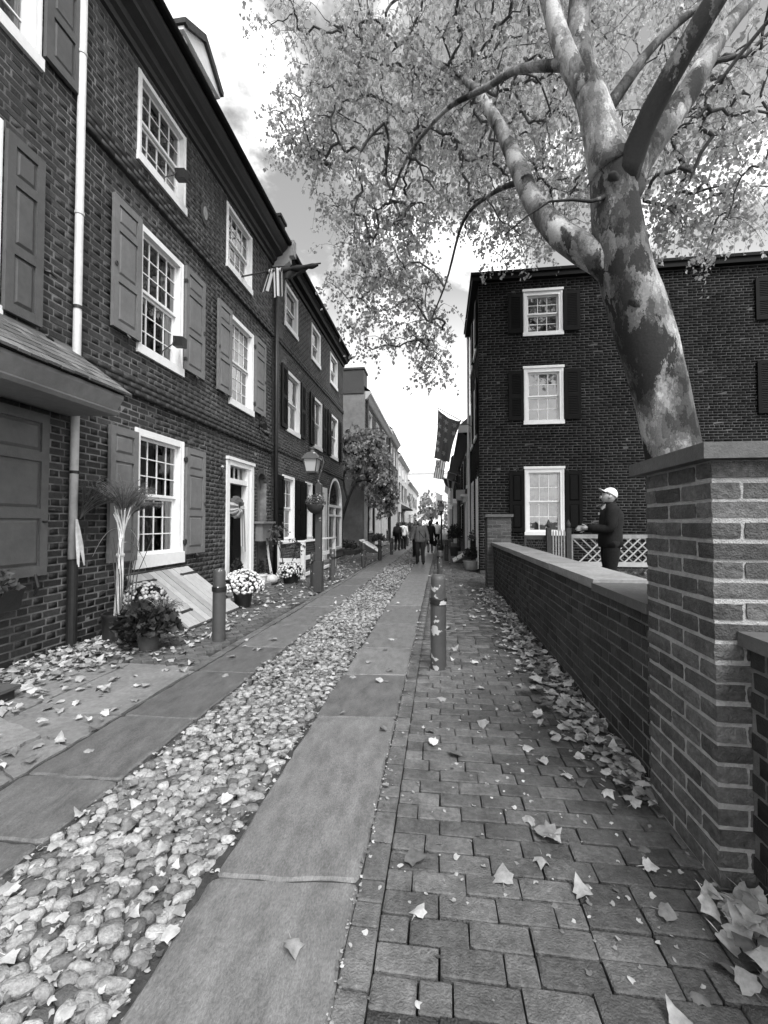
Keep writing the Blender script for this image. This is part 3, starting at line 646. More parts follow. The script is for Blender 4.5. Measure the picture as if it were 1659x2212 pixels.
for (a, b, c, d, k) in W2:
    if k == '3': window(h2, FL, a, b, c, d, 4, 2, 2, cas=.07, curtain=('curtain', ((0, 1),), .45))
    elif k == '2': window(h2, FL, a, b, c, d, 4, 3, 3, cas=.085, curtain=('curtain_pale', ((0, .2), (.8, 1)), 1.0))
    else: window(h2, FL, a, b, c, d, 4, 3, 3, cas=.1, sill=.18, curtain=('curtain', ((.08, .62), (.85, .99)), 1.0))
for (a, b) in ((4.985, 5.505), (6.58, 7.16), (7.63, 8.165), (9.29, 9.87)): shutter(h2, FL, a, b, 3.93, 5.66, 'grey_paint', (.17, .4, .36))
for (a, b) in ((4.985, 5.495), (6.655, 7.225)): shutter(h2, FL, a, b, .90, 2.66, 'grey_paint', (.17, .4, .36))
for (u, z) in ((6.6, 5.4), (6.6, 4.1), (9.29, 5.4), (9.29, 4.1), (6.65, 2.45), (6.65, 1.1)):
    mb = MB(); FL.box(mb, u - .03, u + .02, z - .03, z + .03, .03, .075); mb.tube([FL.p(u, z - .05, .06), FL.p(u, z + .05, .06)], .012, 6); mb.build('hinge', 'iron', h2)
for (u, z) in ((5.02, 1.7), (7.2, 1.75), (5.02, 4.75), (7.12, 4.75), (7.66, 4.75), (9.83, 4.75)):
    mb = MB(); mb.tube([FL.p(u, z + .03 * math.cos(t), .08 + .004 * math.sin(t)) if 0 else FL.p(u + .022 * math.sin(t), z + .03 * math.cos(t), .082) for t in np.linspace(0, 6.28, 11)], .006, 5); mb.build('ring_pull', 'iron', h2)
for (u, z) in ((5.25, 3.88), (6.9, 3.88), (7.9, 3.88), (9.6, 3.88), (6.95, .86)):
    mb = MB(); mb.tube([FL.p(u, z + .05, .05), FL.p(u + .02, z, .09), FL.p(u + .02, z - .1, .05)], [.012, .02, .008], 6); mb.build('shutter_catch', 'iron', h2)
# eaves
cornice(h2, FL, U0 + .02, U1 - .02, [(0, 7.93), (.05, 7.94), (.06, 8.02), (.12, 8.05), (.14, 8.13), (.27, 8.17), (.28, 8.22), (.33, 8.26), (.40, 8.34), (.41, 8.42), (0, 8.46)], 'cornice_paint')
mb = MB(); mb.tube([FL.p(U0, 8.46, .44), FL.p(U1, 8.46, .44)], .07, 12); mb.build('gutter', 'black_paint', h2)
body(h2, FL, U0, U1, 8.1, 8.4, 12.9, .42, under=.36)
mb = MB(); mb.prism([(0, 7.90), (.30, 7.90), (.44, 8.02), (.44, 8.15), (.56, 8.15), (.56, 8.55), (0, 8.55)], lambda a, b, u: FL.p(u, b, a), U1 - .01, U1 + .16); mb.build('eaves_end_block', 'pale_paint', h2)
# dormer on the roof slope
XD = -.62; P = FL.p
mb = MB(); FL.box(mb, 7.42, 8.58, 9.2, 10.82, -2.6, XD - .05); dm = mb.build('dormer', 'pale_paint', h2)
mb = MB(); mb.prism([(7.28, 10.80), (8.0, 11.28), (8.72, 10.80), (8.72, 10.70), (8.62, 10.70), (8.0, 11.12), (7.38, 10.70), (7.28, 10.70)], lambda a, b, d: FL.p(a, b, d), -3.0, XD + .16); mb.build('dormer_roof', 'roof_dark', dm)
mb = MB(); mb.prism([(7.32, 10.69), (8.0, 11.11), (8.68, 10.69), (8.68, 10.62), (7.32, 10.62)], lambda a, b, d: FL.p(a, b, d), XD - .04, XD + .10); mb.build('pediment', 'white_paint', dm)
for (a, b) in ((7.42, 7.54), (8.46, 8.58)): mb = MB(); FL.box(mb, a, b, 9.2, 10.62, XD - .05, XD + .04); mb.build('pilaster', 'white_paint', dm)
window(h2, Fac('L', XL + XD), 7.56, 8.44, 9.45, 10.55, 3, 2, 2, room=False)
# party-wall chimney stump
mb = MB(); mb.box(-4.9, -4.02, 10.42, 10.78, 8.3, 9.2); mb.box(-4.95, -3.98, 10.38, 10.82, 9.2, 9.27); mb.build('chimney', 'brick_mid', h2)
# front door: casing, transom light, leaf with panels
mb = MB(); a, b, c, d = DOOR
FL.box(mb, a, a + .12, c, d, -.2, .03); FL.box(mb, b - .28, b - .14, c, d - .13, -.2, .02); FL.box(mb, b - .14, b, c, d, -.2, .045); FL.box(mb, a + .12, b - .14, d - .13, d, -.2, .04); FL.box(mb, a - .02, b + .02, d - .03, d + .03, -.05, .07)
FL.box(mb, a + .12, b - .28, 2.22, 2.32, -.2, .01)
dr = mb.build('door', 'white_paint', h2)
mb = MB(); FL.box(mb, a + .12, b - .28, c, 2.22, -.17, -.12); leaf = mb.build('door_leaf', 'black_paint', dr)
for (p, q, r_, s_) in ((.05, .32, 1.75, 2.12), (.40, .70, 1.75, 2.12), (.05, .32, .95, 1.65), (.40, .70, .95, 1.65), (.05, .32, .2, .85), (.40, .70, .2, .85)):
    mb = MB(); FL.box(mb, a + .12 + p, a + .12 + q, c + r_ - .1, c + s_ - .1, -.12, -.108); mb.build('door_panel', 'black_paint', dr)
mb = MB(); mb.lathe([(.0, -.03), (.03, -.02), (.034, 0), (.03, .02), (.0, .03)], (XL - .06, a + .2, 1.02), 12); mb.build('door_knob', 'pale_paint', dr)
for k in range(4): pane_obj(dr, FL, a + .13 + k * .202, a + .31 + k * .202, 2.34, 2.56, -.1)
mb = MB()
for k in range(1, 4): FL.box(mb, a + .112 + k * .202, a + .13 + k * .202, 2.32, 2.58, -.12, -.08)
mb.build('transom_bars', 'white_paint', dr)
mb = MB(); FL.box(mb, a + .1, b - .2, 2.3, 2.6, -.4, -.39); mb.build('transom_curtain', 'curtain', dr)
mb = MB(); mb.box(XL + .0, XL + .42, a - .05, b + .1, 0, .095); mb.build('doorstep', 'coping_pale', h2)
# arched alley door with brick ring
mb = MB(); n = 15; mid = (ARCH[0] + ARCH[1]) / 2; rr = (ARCH[1] - ARCH[0]) / 2; zc = ARCH[3] - rr
pts = [(ARCH[0], .02), (ARCH[1], .02)] + [(mid + rr * math.cos(t), zc + rr * math.sin(t)) for t in np.linspace(0, math.pi, n)]
mb.prism(pts, lambda a, b, d: FL.p(a, b, d), -.22, -.17); ad = mb.build('alley_door', 'grey_paint', h2)
for k in range(1, 5): mb = MB(); FL.box(mb, ARCH[0] + k * .11 - .004, ARCH[0] + k * .11 + .004, .03, 2.3, -.17, -.165); mb.build('board_joint', 'black_paint', ad)
for k in range(17):
    t = math.pi * (k + .5) / 17; c_ = Vector((mid + (rr + .06) * math.cos(t), zc + (rr + .06) * math.sin(t)))
    mb = MB(); mb.tone = random.uniform(-.2, .5); ux, uz = math.cos(t), math.sin(t); hw = .024
    q = [(c_.x + sx * .055 * ux - sz * hw * uz, c_.y + sx * .055 * uz + sz * hw * ux) for sx, sz in ((-1, -1), (1, -1), (1, 1), (-1, 1))]
    mb.prism(q, lambda a, b, d: FL.p(a, b, d), -.1, .012); mb.build('arch_brick', 'brick_mid', h2)
mb = MB(); FL.box(mb, 9.42, 9.98, 1.0, 1.40, .03, .2); FL.box(mb, 9.36, 10.04, 1.40, 1.45, .0, .26); bx = mb.build('letter_box', 'grey_paint', h2)

# ---- the house with louvred shutters
h3 = empty('brick_house', (XL, 14.5, 0), 'smooth brick house with louvred shutters and an arched white shop window', 'house', 'houses along the lane')
U0, U1 = 10.62, 18.45
W3 = [(11.26, 12.32, 6.86, 8.03, '3'), (13.72, 14.76, 6.86, 8.03, '3'), (16.16, 17.3, 6.86, 8.03, '3'), (11.40, 12.55, 4.0, 5.66, '2'), (13.95, 15.0, 4.0, 5.66, '2'), (16.2, 17.4, 4.0, 5.66, '2'), (11.15, 12.1, .92, 2.72, '1'), (13.15, 13.85, .92, 2.72, '1')]
DOOR3 = (14.55, 15.65, .1, 2.7); SHOP = (15.95, 18.2, .35, 3.22, 'arch')
HO = [w[:4] for w in W3] + [DOOR3, SHOP]
wall_core(h3, FL, U0, U1, 0, 8.3, HO, 'mortar', .25)
brick_wall(h3, FL, U0, U1, 0, 8.3, HO, 'stretcher', 'brick_mid', pitch=.075, L=.2, tone_fn=lambda u, w, h: random.uniform(-.25, .25), limit=260)
belt(h3, FL, U0, U1, 3.28, 2, .03, 'brick_mid', (-.4, -.1)); belt(h3, FL, U0, U1, 6.15, 2, .03, 'brick_mid', (-.4, -.1))
for (a, b, c, d, k) in W3:
    if k == '3': window(h3, FL, a, b, c, d, 1, 1, 1, cas=.09)
    elif k == '2': window(h3, FL, a, b, c, d, 1, 1, 1, cas=.09, curtain=('curtain_pale', ((0, 1),), .5) if a < 12 else None)
    else: window(h3, FL, a, b, c, d, 2, 2, 2, cas=.08, curtain=('curtain', ((0, .4), (.6, 1)), 1.0))
for (a, b) in ((10.95, 11.39), (12.56, 13.0), (13.5, 13.94), (15.01, 15.45), (15.72, 16.18), (17.42, 17.86)): shutter(h3, FL, a, b, 3.98, 5.66, 'black_paint', (.5, .5), louver=True)
for (a, b) in ((10.66, 11.12), (12.13, 12.62), (12.64, 13.12), (13.88, 14.4)): shutter(h3, FL, a, b, .92, 2.66, 'black_paint', (.5, .4))
cornice(h3, FL, U0 + .03, U1, [(0, 8.2), (.06, 8.22), (.08, 8.32), (.2, 8.36), (.24, 8.44), (.30, 8.50), (.30, 8.58), (0, 8.6)], 'black_paint')
mb = MB(); mb.tube([FL.p(U0, 8.6, .34), FL.p(U1, 8.6, .34)], .065, 10); mb.build('gutter', 'black_paint', h3)
body(h3, FL, U0, U1, 8.3, 8.4, 12.4, .32, under=.34)
mb = MB(); mb.tube([FL.p(10.53, 8.3, .07), FL.p(10.53, .0, .07)], .05, 12); mb.build('rain_pipe', 'pipe_black', h3, smooth=True)
mb = MB(); a, b, c, d = DOOR3; FL.box(mb, a, a + .2, c, d, -.2, .04); FL.box(mb, b - .35, b, c, d, -.2, .05); FL.box(mb, a + .2, b - .35, d - .2, d, -.2, .045); dr3 = mb.build('door', 'white_paint', h3)
mb = MB(); FL.box(mb, a + .2, b - .35, c, d - .2, -.17, -.12); mb.build('door_leaf', 'black_paint', dr3)
mb = MB(); mb.box(XL, XL + .45, 14.4, 15.7, 0, .1); mb.build('doorstep', 'coping_pale', h3)
# arched shop window
a, b, c, d = SHOP[:4]; rr = (b - a) / 2; mid = (a + b) / 2; zc = d - rr; mb = MB(); seg = np.linspace(0, math.pi, 19)
for (t0, t1) in zip(seg, seg[1:]):
    q = [(mid + (rr - .1) * math.cos(t0), zc + (rr - .1) * math.sin(t0)), (mid + rr * math.cos(t0), zc + rr * math.sin(t0)), (mid + rr * math.cos(t1), zc + rr * math.sin(t1)), (mid + (rr - .1) * math.cos(t1), zc + (rr - .1) * math.sin(t1))]
    mb.prism(q, lambda a_, b_, d_: FL.p(a_, b_, d_), -.15, .02)
FL.box(mb, a, a + .1, c, zc, -.15, .02); FL.box(mb, b - .1, b, c, zc, -.15, .02); FL.box(mb, a + .1, b - .1, c, c + .1, -.15, .021); FL.box(mb, a + .1, b - .1, zc - .06, zc + .04, -.14, .015); FL.box(mb, a + .1, b - .1, 1.68, 1.76, -.13, .005); FL.box(mb, mid - .04, mid + .04, c + .1, zc - .06, -.14, .012)
sw = mb.build('shop_window', 'white_paint', h3)
for (p, q) in ((a + .1, mid - .04), (mid + .04, b - .1)):
    pane_obj(sw, FL, p, q, c + .1, 1.68, -.08); pane_obj(sw, FL, p, q, 1.76, zc - .06, -.08)
mb = MB(); pts = [(mid + (rr - .09) * math.cos(t), zc + .03 + (rr - .09) * math.sin(t)) for t in seg]; mb.add([FL.p(x, z, -.08) for x, z in pts], [tuple(range(len(pts)))]); mb.build('pane', 'glass', sw)
mb = MB(); FL.box(mb, a - .1, b + .1, c - .2, d, -.9, -.88); mb.build('room', 'room', sw)
mb = MB(); FL.box(mb, a + .1, b - .1, c + .1, 1.9, -.4, -.38); mb.build('curtain', 'curtain', sw)
mb = MB(); FL.box(mb, a - .08, b + .08, c - .3, c - .02, .0, .05); FL.box(mb, a - .1, b + .1, c - .04, c + .02, .0, .12); mb.build('stall_riser', 'grey_paint', sw)
for k in range(26):
    t = math.pi * (k + .5) / 26; ux, uz = math.cos(t), math.sin(t); c_ = (mid + (rr + .07) * ux, zc + (rr + .07) * uz); mb = MB(); mb.tone = random.uniform(-.4, 0)
    q = [(c_[0] + sx * .06 * ux - sz * .06 * uz, c_[1] + sx * .06 * uz + sz * .06 * ux) for sx, sz in ((-1, -1), (1, -1), (1, 1), (-1, 1))]
    mb.prism(q, lambda a_, b_, d_: FL.p(a_, b_, d_), -.1, .02); mb.build('arch_brick', 'brick_mid', h3)
# ---- houses farther down the left side
def far_house(fac, u0, u1, w1, label, wins, doors=(), wall='brick_mid', trim='white_paint', ridge=None, shut=None, pitch=.3, cor='pale_paint', out=.3, bricks=True):
    h = empty('row_house', fac.p((u0 + u1) / 2, 0, 0), label, 'house', 'houses along the lane')
    holes = [w[:4] for w in wins] + [d[:4] for d in doors]
    if bricks:
        wall_core(h, fac, u0, u1, 0, w1, holes, 'mortar_dark', .2)
        bs = lay_bricks(u0, u1, 0, w1, holes, 'stretcher', .16, .4, .2, .02, lambda u, w, hd: random.uniform(-.3, .3))
        many_boxes('brickwork', [fac.p(b[0], b[1], -.02) for b in bs], [fac.dims(b[2], b[3], .055) for b in bs], np.array([b[4] for b in bs]), wall, h, .001)
    else: wall_core(h, fac, u0, u1, 0, w1, holes, wall, .2)
    for w in wins: window(h, fac, *w[:4], *(w[4] if len(w) > 4 else (2, 2, 2)), cas=.09, paint=trim, head=.05)
    if shut:
        for w in wins:
            if w[2] < shut[1]:
                for (a, b) in ((w[0] - .42, w[0] - .01), (w[1] + .01, w[1] + .42)):
                    if a > u0 and b < u1: shutter(h, fac, a, b, w[2], w[3], shut[0], (.5, .5))
    for d in doors:
        mb = MB(); a, b, c, e = d[:4]
        fac.box(mb, a, a + .14, c, e, -.18, .05); fac.box(mb, b - .14, b, c, e, -.18, .05); fac.box(mb, a, b, e - .002, e + .2, -.1, .14); fac.box(mb, a - .1, b + .1, e + .2, e + .3, -.05, .26)
        if len(d) > 4: mb.prism([(a - .12, e + .3), (b + .12, e + .3), ((a + b) / 2, e + .65)], lambda x, z, dd: fac.p(x, z, dd), -.02, .24); fac.box(mb, a - .06, a + .1, c, e + .2, .05, .2); fac.box(mb, b - .1, b + .06, c, e + .2, .05, .2)
        dd = mb.build('door', trim, h); mb = MB(); fac.box(mb, a + .14, b - .14, c, e, -.16, -.1); mb.build('door_leaf', 'black_paint', dd)
        mb = MB(); fac.box(mb, a - .1, b + .1, 0, c, 0, .35); mb.build('doorstep', 'coping_pale', h)
    cornice(h, fac, u0, u1, [(0, w1 - .2), (.08, w1 - .15), (out * .7, w1 + .02), (out, w1 + .1), (out, w1 + .22), (0, w1 + .24)], cor)
    body(h, fac, u0, u1, w1, 8, ridge or w1 + 3.4, out, wall_mat=wall, under=.26)
    return h
XF = -3.9; FF_ = Fac('L', XF)
h4 = far_house(FF_, 22.3, 33.0, 8.1, 'brick house with pale stucco flank and white columned door behind the small tree', [(23.2, 24.6, .95, 2.5, (3, 3, 3)), (23.2, 24.5, 3.8, 5.4), (26.0, 27.3, 3.8, 5.4), (29.5, 30.8, 3.8, 5.4), (23.3, 24.4, 6.2, 7.5), (26.1, 27.2, 6.2, 7.5), (29.6, 30.7, 6.2, 7.5), (30.6, 31.8, .95, 2.5)],
               [(25.6, 26.9, .2, 2.5, 1), (28.3, 29.6, .2, 2.5, 1)], trim='pale_paint', shut=('black_paint', 2))
mb = MB(); mb.box(XF - 8, XF - .01, 22.2, 22.297, 0, 8.3); mb.prism([(XF - .005, 8.3), (XF - 4, 11.6), (XF - 8, 8.3)], lambda a, b, d: (a, d, b), 22.2, 22.297); mb.build('stucco_flank', 'stucco', h4)
mb = MB(); mb.box(XF - .02, XF + .14, 22.12, 22.30, 0, 3.4); mb.build('corner_board', 'pale_paint', h4)
mb = MB(); mb.box(XF - 1.15, XF - .05, 22.15, 23.2, 8.2, 9.45); mb.box(XF - 1.2, XF, 22.1, 23.25, 9.45, 9.55); mb.build('chimney', 'brick_mid', h4)
belt(h4, FF_, 22.3, 33.0, 3.05, 2, .04, 'brick_mid', (-.5, -.2))
mb = MB(); mb.tube([FF_.p(22.62, 8.1, .08), FF_.p(22.62, 0, .08)], .06, 8); mb.tube([FF_.p(32.9, 8.1, .08), FF_.p(32.9, 0, .08)], .06, 8); mb.build('rain_pipe', 'iron', h4)
h5 = far_house(FF_, 33.05, 39.8, 8.45, 'brick house with two arched white doorways past the columned doors', [(33.8, 34.9, 3.8, 5.4), (36.0, 37.1, 3.8, 5.4), (38.2, 39.2, 3.8, 5.4), (33.8, 34.9, 6.3, 7.7), (36.0, 37.1, 6.3, 7.7), (38.2, 39.2, 6.3, 7.7), (38.2, 39.2, .9, 2.5)], [(33.8, 34.9, .2, 2.6, 1), (36.2, 37.3, .2, 2.6, 1)], trim='pale_paint', shut=('black_paint', 2))
h6 = far_house(FF_, 39.85, 52.0, 7.6, 'white painted house with a striped flag on its front', [(41, 42.2, .9, 2.5), (41, 42.2, 3.7, 5.3), (44.5, 45.7, 3.7, 5.3), (48, 49.2, 3.7, 5.3), (41, 42.2, 6.0, 7.2), (44.5, 45.7, 6.0, 7.2), (48, 49.2, 6.0, 7.2)], [(44.2, 45.6, .2, 2.4)], wall='stucco_pale', bricks=False, shut=('black_paint', 6))
mb = MB(); mb.prism([(43.2, 2.75), (46.6, 2.75), (46.6, 2.85), (43.2, 2.85)], lambda a, b, d: FF_.p(a, b, d), 0, .95); mb.prism([(.0, 2.85), (1.0, 2.85), (0, 3.35)], lambda d, b, u: FF_.p(u, b, d), 43.15, 46.65); mb.build('door_canopy', 'roof_dark', h6)
h7 = far_house(FF_, 52.05, 73, 6.3, 'low white house at the far end of the left row', [(54, 55.3, .9, 2.5), (54, 55.3, 3.6, 5.2), (58, 59.3, 3.6, 5.2), (63, 64.3, 3.6, 5.2), (68, 69.3, 3.6, 5.2), (63, 64.3, .9, 2.5)], [(58, 59.4, .2, 2.4)], wall='stucco_pale', bricks=False, shut=('black_paint', 6))
mb = MB(); mb.prism([(56.5, 6.6), (57.6, 7.7), (58.7, 6.6)], lambda a, b, d: FF_.p(a, b, d), -3, -.4); FF_.box(mb, 56.7, 58.5, 6.4, 6.7, -3, -.42); mb.build('dormer', 'pale_paint', h7)
# raised brick planting bed in the gap before the stucco flank
bed = empty('planting_bed', (-4.6, 20.4, 0), 'low edged planting bed against the stucco flank wall', 'planter')
mb = MB(); mb.box(-6.5, -3.75, 18.9, 19.05, 0, .22); mb.box(-3.9, -3.75, 19.05, 22.0, 0, .22); mb.build('kerb', 'wood_dark', bed); mb = MB(); mb.box(-6.5, -3.9, 19.05, 22.0, 0, .17); mb.build('soil', 'soil', bed)
garden_back = sheet('yard', -14, -4.2, 18.4, 22.3, -.03, 'soil')

# ================================================================== RIGHT SIDE: THE GABLE-END HOUSE AND THE ROW BEHIND IT
YG = 12.4; FG = Fac('G', YG); XR = 1.08; FR = Fac('R', XR)
hg = empty('brick_house', (5, YG, 0), 'dark brick house beyond the garden, its windowed side wall facing the viewer', 'house', 'houses along the lane')
WG = [(2.30, 3.36, 6.66, 7.86), (2.30, 3.36, 4.19, 5.70), (2.30, 3.35, 1.13, 2.91), (8.62, 9.7, 6.66, 7.86), (8.62, 9.7, 4.19, 5.70)]
wall_core(hg, FG, XR, 10.4, 0, 8.2, WG, 'mortar_dark', .22)
brick_wall(hg, FG, XR, 10.4, .1, 8.2, WG, 'common', 'brick_gable', pitch=.0735, L=.214, joint=.014, tone_fn=lambda u, w, h: random.uniform(-.35, .35), limit=300)
for i, (a, b, c, d) in enumerate(WG): window(hg, FG, a, b, c, d, 3, 2, 2, cas=.11, sill=.11, head=.06, curtain=('curtain', ((0, .92),), 1.0) if i == 2 else None)
for (a, b) in ((1.885, 2.29), (3.37, 3.80)):
    for (c, d, l) in ((6.70, 7.80, 1), (4.25, 5.63, 1), (1.17, 2.83, 0)): shutter(hg, FG, a, b, c, d, 'black_paint', (.5, .45) if d - c > 1.2 else (1,), louver=bool(l))
for (a, b) in ((8.16, 8.61),):
    for (c, d) in ((6.70, 7.80), (4.25, 5.63)): shutter(hg, FG, a, b, c, d, 'black_paint', (.5, .45), louver=True)
FR_HO = [(13.05, 14.0, 4.0, 5.6), (13.05, 14.0, 6.6, 7.85), (12.75, 13.45, .1, 3.1, 'arch'), (14.5, 15.4, .9, 2.8), (14.6, 15.5, 4.0, 5.6), (14.6, 15.5, 6.6, 7.85)]
wall_core(hg, FR, YG, 15.95, 0, 8.2, FR_HO, 'mortar_dark', .22)
bs = lay_bricks(YG + .06, 15.95, .1, 8.2, FR_HO, 'common', .0735, .214, .105, .012, lambda u, w, h: random.uniform(-.35, .35))
many_boxes('front_brickwork', [FR.p(b[0], b[1], -.022) for b in bs], [FR.dims(b[2], b[3], .06) for b in bs], np.array([b[4] for b in bs]), 'brick_gable', hg)
for h_ in FR_HO:
    if len(h_) == 4: window(hg, FR, *h_, 2, 2, 2, cas=.1)
    else: mb = MB(); FR.box(mb, h_[0], h_[0] + .1, .1, 2.75, -.15, .03); FR.box(mb, h_[1] - .1, h_[1], .1, 2.75, -.15, .03); FR.box(mb, h_[0] + .1, h_[1] - .1, .1, 2.4, -.15, -.1); mb.build('alley_door', 'white_paint', hg)
for (a, b) in ((12.62, 13.04), (14.01, 14.42)): shutter(hg, FR, a, b, 4.0, 5.6, 'black_paint', (.5, .5), louver=True); shutter(hg, FR, a, b, 6.6, 7.85, 'black_paint', (1,), louver=True)
mb = MB(); mb.box(XR + .02, 10.4, YG + .3, 15.9, 0, 8.15); mb.build('inner_wall', 'room', hg)
mb = MB(); mb.box(.90, 10.6, YG - .16, 16.0, 8.2, 8.34); mb.box(.86, 10.6, YG - .2, 16.05, 8.34, 8.42); mb.build('cornice', 'black_paint', hg)
mb = MB(); mb.box(.95, 10.5, YG - .1, 15.98, 8.421, 8.46); mb.build('roof', 'roof_dark', hg)
mb = MB(); mb.box(5.25, 5.75, 13.2, 14.0, 8.4, 9.0); mb.box(5.15, 5.85, 13.1, 14.1, 9.0, 9.1); mb.build('chimney', 'brick_mid', hg)
mb = MB(); mb.tube([FR.p(15.98, 8.2, .07), FR.p(15.98, 0, .07)], .05, 10); mb.build('rain_pipe', 'white_paint', hg)
def right_house(u0, u1, w1, label, wins, doors=(), xr=XR, out=.42, **k):
    return far_house(Fac('R', xr), u0, u1, w1, label, wins, doors, out=out, **k)
r2 = right_house(16.05, 24.5, 4.7, 'low two-storey brick house with deep dark eaves behind the star flag', [(17.2, 18.2, 2.9, 4.2), (19.6, 20.6, 2.9, 4.2), (22.2, 23.2, 2.9, 4.2), (21.6, 22.8, .8, 2.3)], [(18.0, 19.1, .2, 2.3)], wall='brick_red', ridge=8.0, cor='black_paint', shut=('black_paint', 6))
mb = MB(); P = Fac('R', XR).p; mb.prism([(-.44, 4.72), (.44, 4.72), (.44, 4.98), (-.2, 4.98)], lambda a, b, u: P(u, b, a), 16.0, 16.06); mb.build('eaves_end', 'white_paint', r2)
mb = MB(); mb.prism([(.42, 4.98), (-3.0, 7.95), (-3.0, 4.98)], lambda a, b, u: P(u, b, a), 16.02, 16.05); mb.build('roof_gable', 'stucco', r2)
mb = MB(); Fac('R', XR).box(mb, 18.9, 19.5, 2.4, 2.85, .05, .4); mb.build('door_hood', 'pale_paint', r2)
r3 = right_house(24.55, 33, 4.9, 'two-storey brick house with a dormer down the right row', [(25.5, 26.5, 2.9, 4.3), (28, 29, 2.9, 4.3), (31, 32, 2.9, 4.3), (30.5, 31.6, .8, 2.3)], [(27.0, 28.2, .2, 2.3, 1)], wall='brick_red', ridge=8.2, cor='black_paint', xr=1.0, shut=('black_paint', 6))
mb = MB(); FX = Fac('R', 1.0); FX.box(mb, 27.6, 29.2, 5.0, 6.7, -3, -.5); mb.prism([(27.4, 6.7), (28.4, 7.5), (29.4, 6.7)], lambda a, b, d: FX.p(a, b, d), -3.2, -.3); mb.build('dormer', 'pale_paint', r3)
r4 = right_house(33.05, 44, 5.1, 'two-storey brick house with a pedimented doorway down the right row', [(34, 35.1, 3.0, 4.4), (37, 38.1, 3.0, 4.4), (41, 42.1, 3.0, 4.4), (41, 42.1, .8, 2.3)], [(36.4, 37.8, .2, 2.3, 1)], wall='brick_red', ridge=8.6, cor='black_paint', xr=.95)
r5 = right_house(44.05, 60, 5.6, 'farthest pale house of the right row', [(46, 47.2, 3.2, 4.6), (50, 51.2, 3.2, 4.6), (55, 56.2, 3.2, 4.6)], [(48, 49.4, .2, 2.4)], wall='stucco_pale', ridge=9, cor='pale_paint', xr=.95, bricks=False)
# ---- buildings far beyond
def far_block(x0, x1, y, z1, label, cols, rows, material='stucco_hazed', depth=14):
    b = empty('apartment_block', ((x0 + x1) / 2, y, 0), label, 'building'); mb = MB(); mb.box(x0, x1, y, y + depth, 0, z1); mb.box(x0 - .3, x1 + .3, y - .3, y + depth + .3, z1, z1 + .5); mb.build('wall', material, b)
    cw = (x1 - x0) / cols; rh = (z1 - 2) / rows
    me = None
    for i in range(cols):
        for j in range(rows):
            if me is None: m = MB(); m.box(-cw * .3, cw * .3, -.06, .06, -rh * .32, rh * .32); o = m.build('window', 'glass', b); me = o.data; me.materials[0] = M['window_hazed']
            else: o = bpy.data.objects.new('window', me); COL.objects.link(o); rel(o, b)
            o.location = (x0 + cw * (i + .5), y - .03, 2 + rh * (j + .5))
    return b
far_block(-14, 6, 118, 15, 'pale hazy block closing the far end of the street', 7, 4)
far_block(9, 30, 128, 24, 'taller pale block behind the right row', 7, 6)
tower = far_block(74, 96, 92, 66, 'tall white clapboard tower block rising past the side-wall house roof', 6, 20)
# ================================================================== GARDEN WALL, PIERS, GARDEN
FW = Fac('R', 1.12)
lw = empty('garden_wall', (1.25, 6, 0), 'low brick garden wall with pale stone coping beside the pavement', 'wall')
mb = MB(); mb.box(1.1215, 1.40, 2.42, 9.5, 0, .93); mb.build('wall_core', 'mortar_wall', lw)
tw = lambda u, w, h: random.uniform(-.45, .35)
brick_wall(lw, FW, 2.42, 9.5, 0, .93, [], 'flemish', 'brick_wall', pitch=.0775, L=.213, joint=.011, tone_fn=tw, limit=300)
bs = lay_bricks(2.42, 9.5, 0, .93, [], 'flemish', .0775, .213, .105, .011, tw); FB = Fac('L', 1.40)
many_boxes('back_brickwork', [FB.p(b[0], b[1], -.02) for b in bs], [FB.dims(b[2], b[3], .06) for b in bs], np.array([b[4] for b in bs]), 'brick_wall', lw)
for (a, b, m, z, x0, x1) in ((2.42, 3.24, 'coping_dark', .93, 1.05, 1.46), (3.26, 4.55, 'coping_pale', .95, 1.07, 1.45), (4.565, 6.0, 'coping_pale', .945, 1.07, 1.45), (6.015, 7.7, 'coping_pale', .95, 1.07, 1.45), (7.715, 9.5, 'coping_pale', .945, 1.07, 1.45)):
    mb = MB(); mb.tone = random.uniform(-.1, .2); mb.box(x0, x1, a, b, z, z + .055); mb.build('coping_stone', m, lw)
mb = MB(); mb.box(1.09, 1.43, 3.26, 9.5, .928, .952); mb.build('coping_bed', 'mortar_pier', lw)
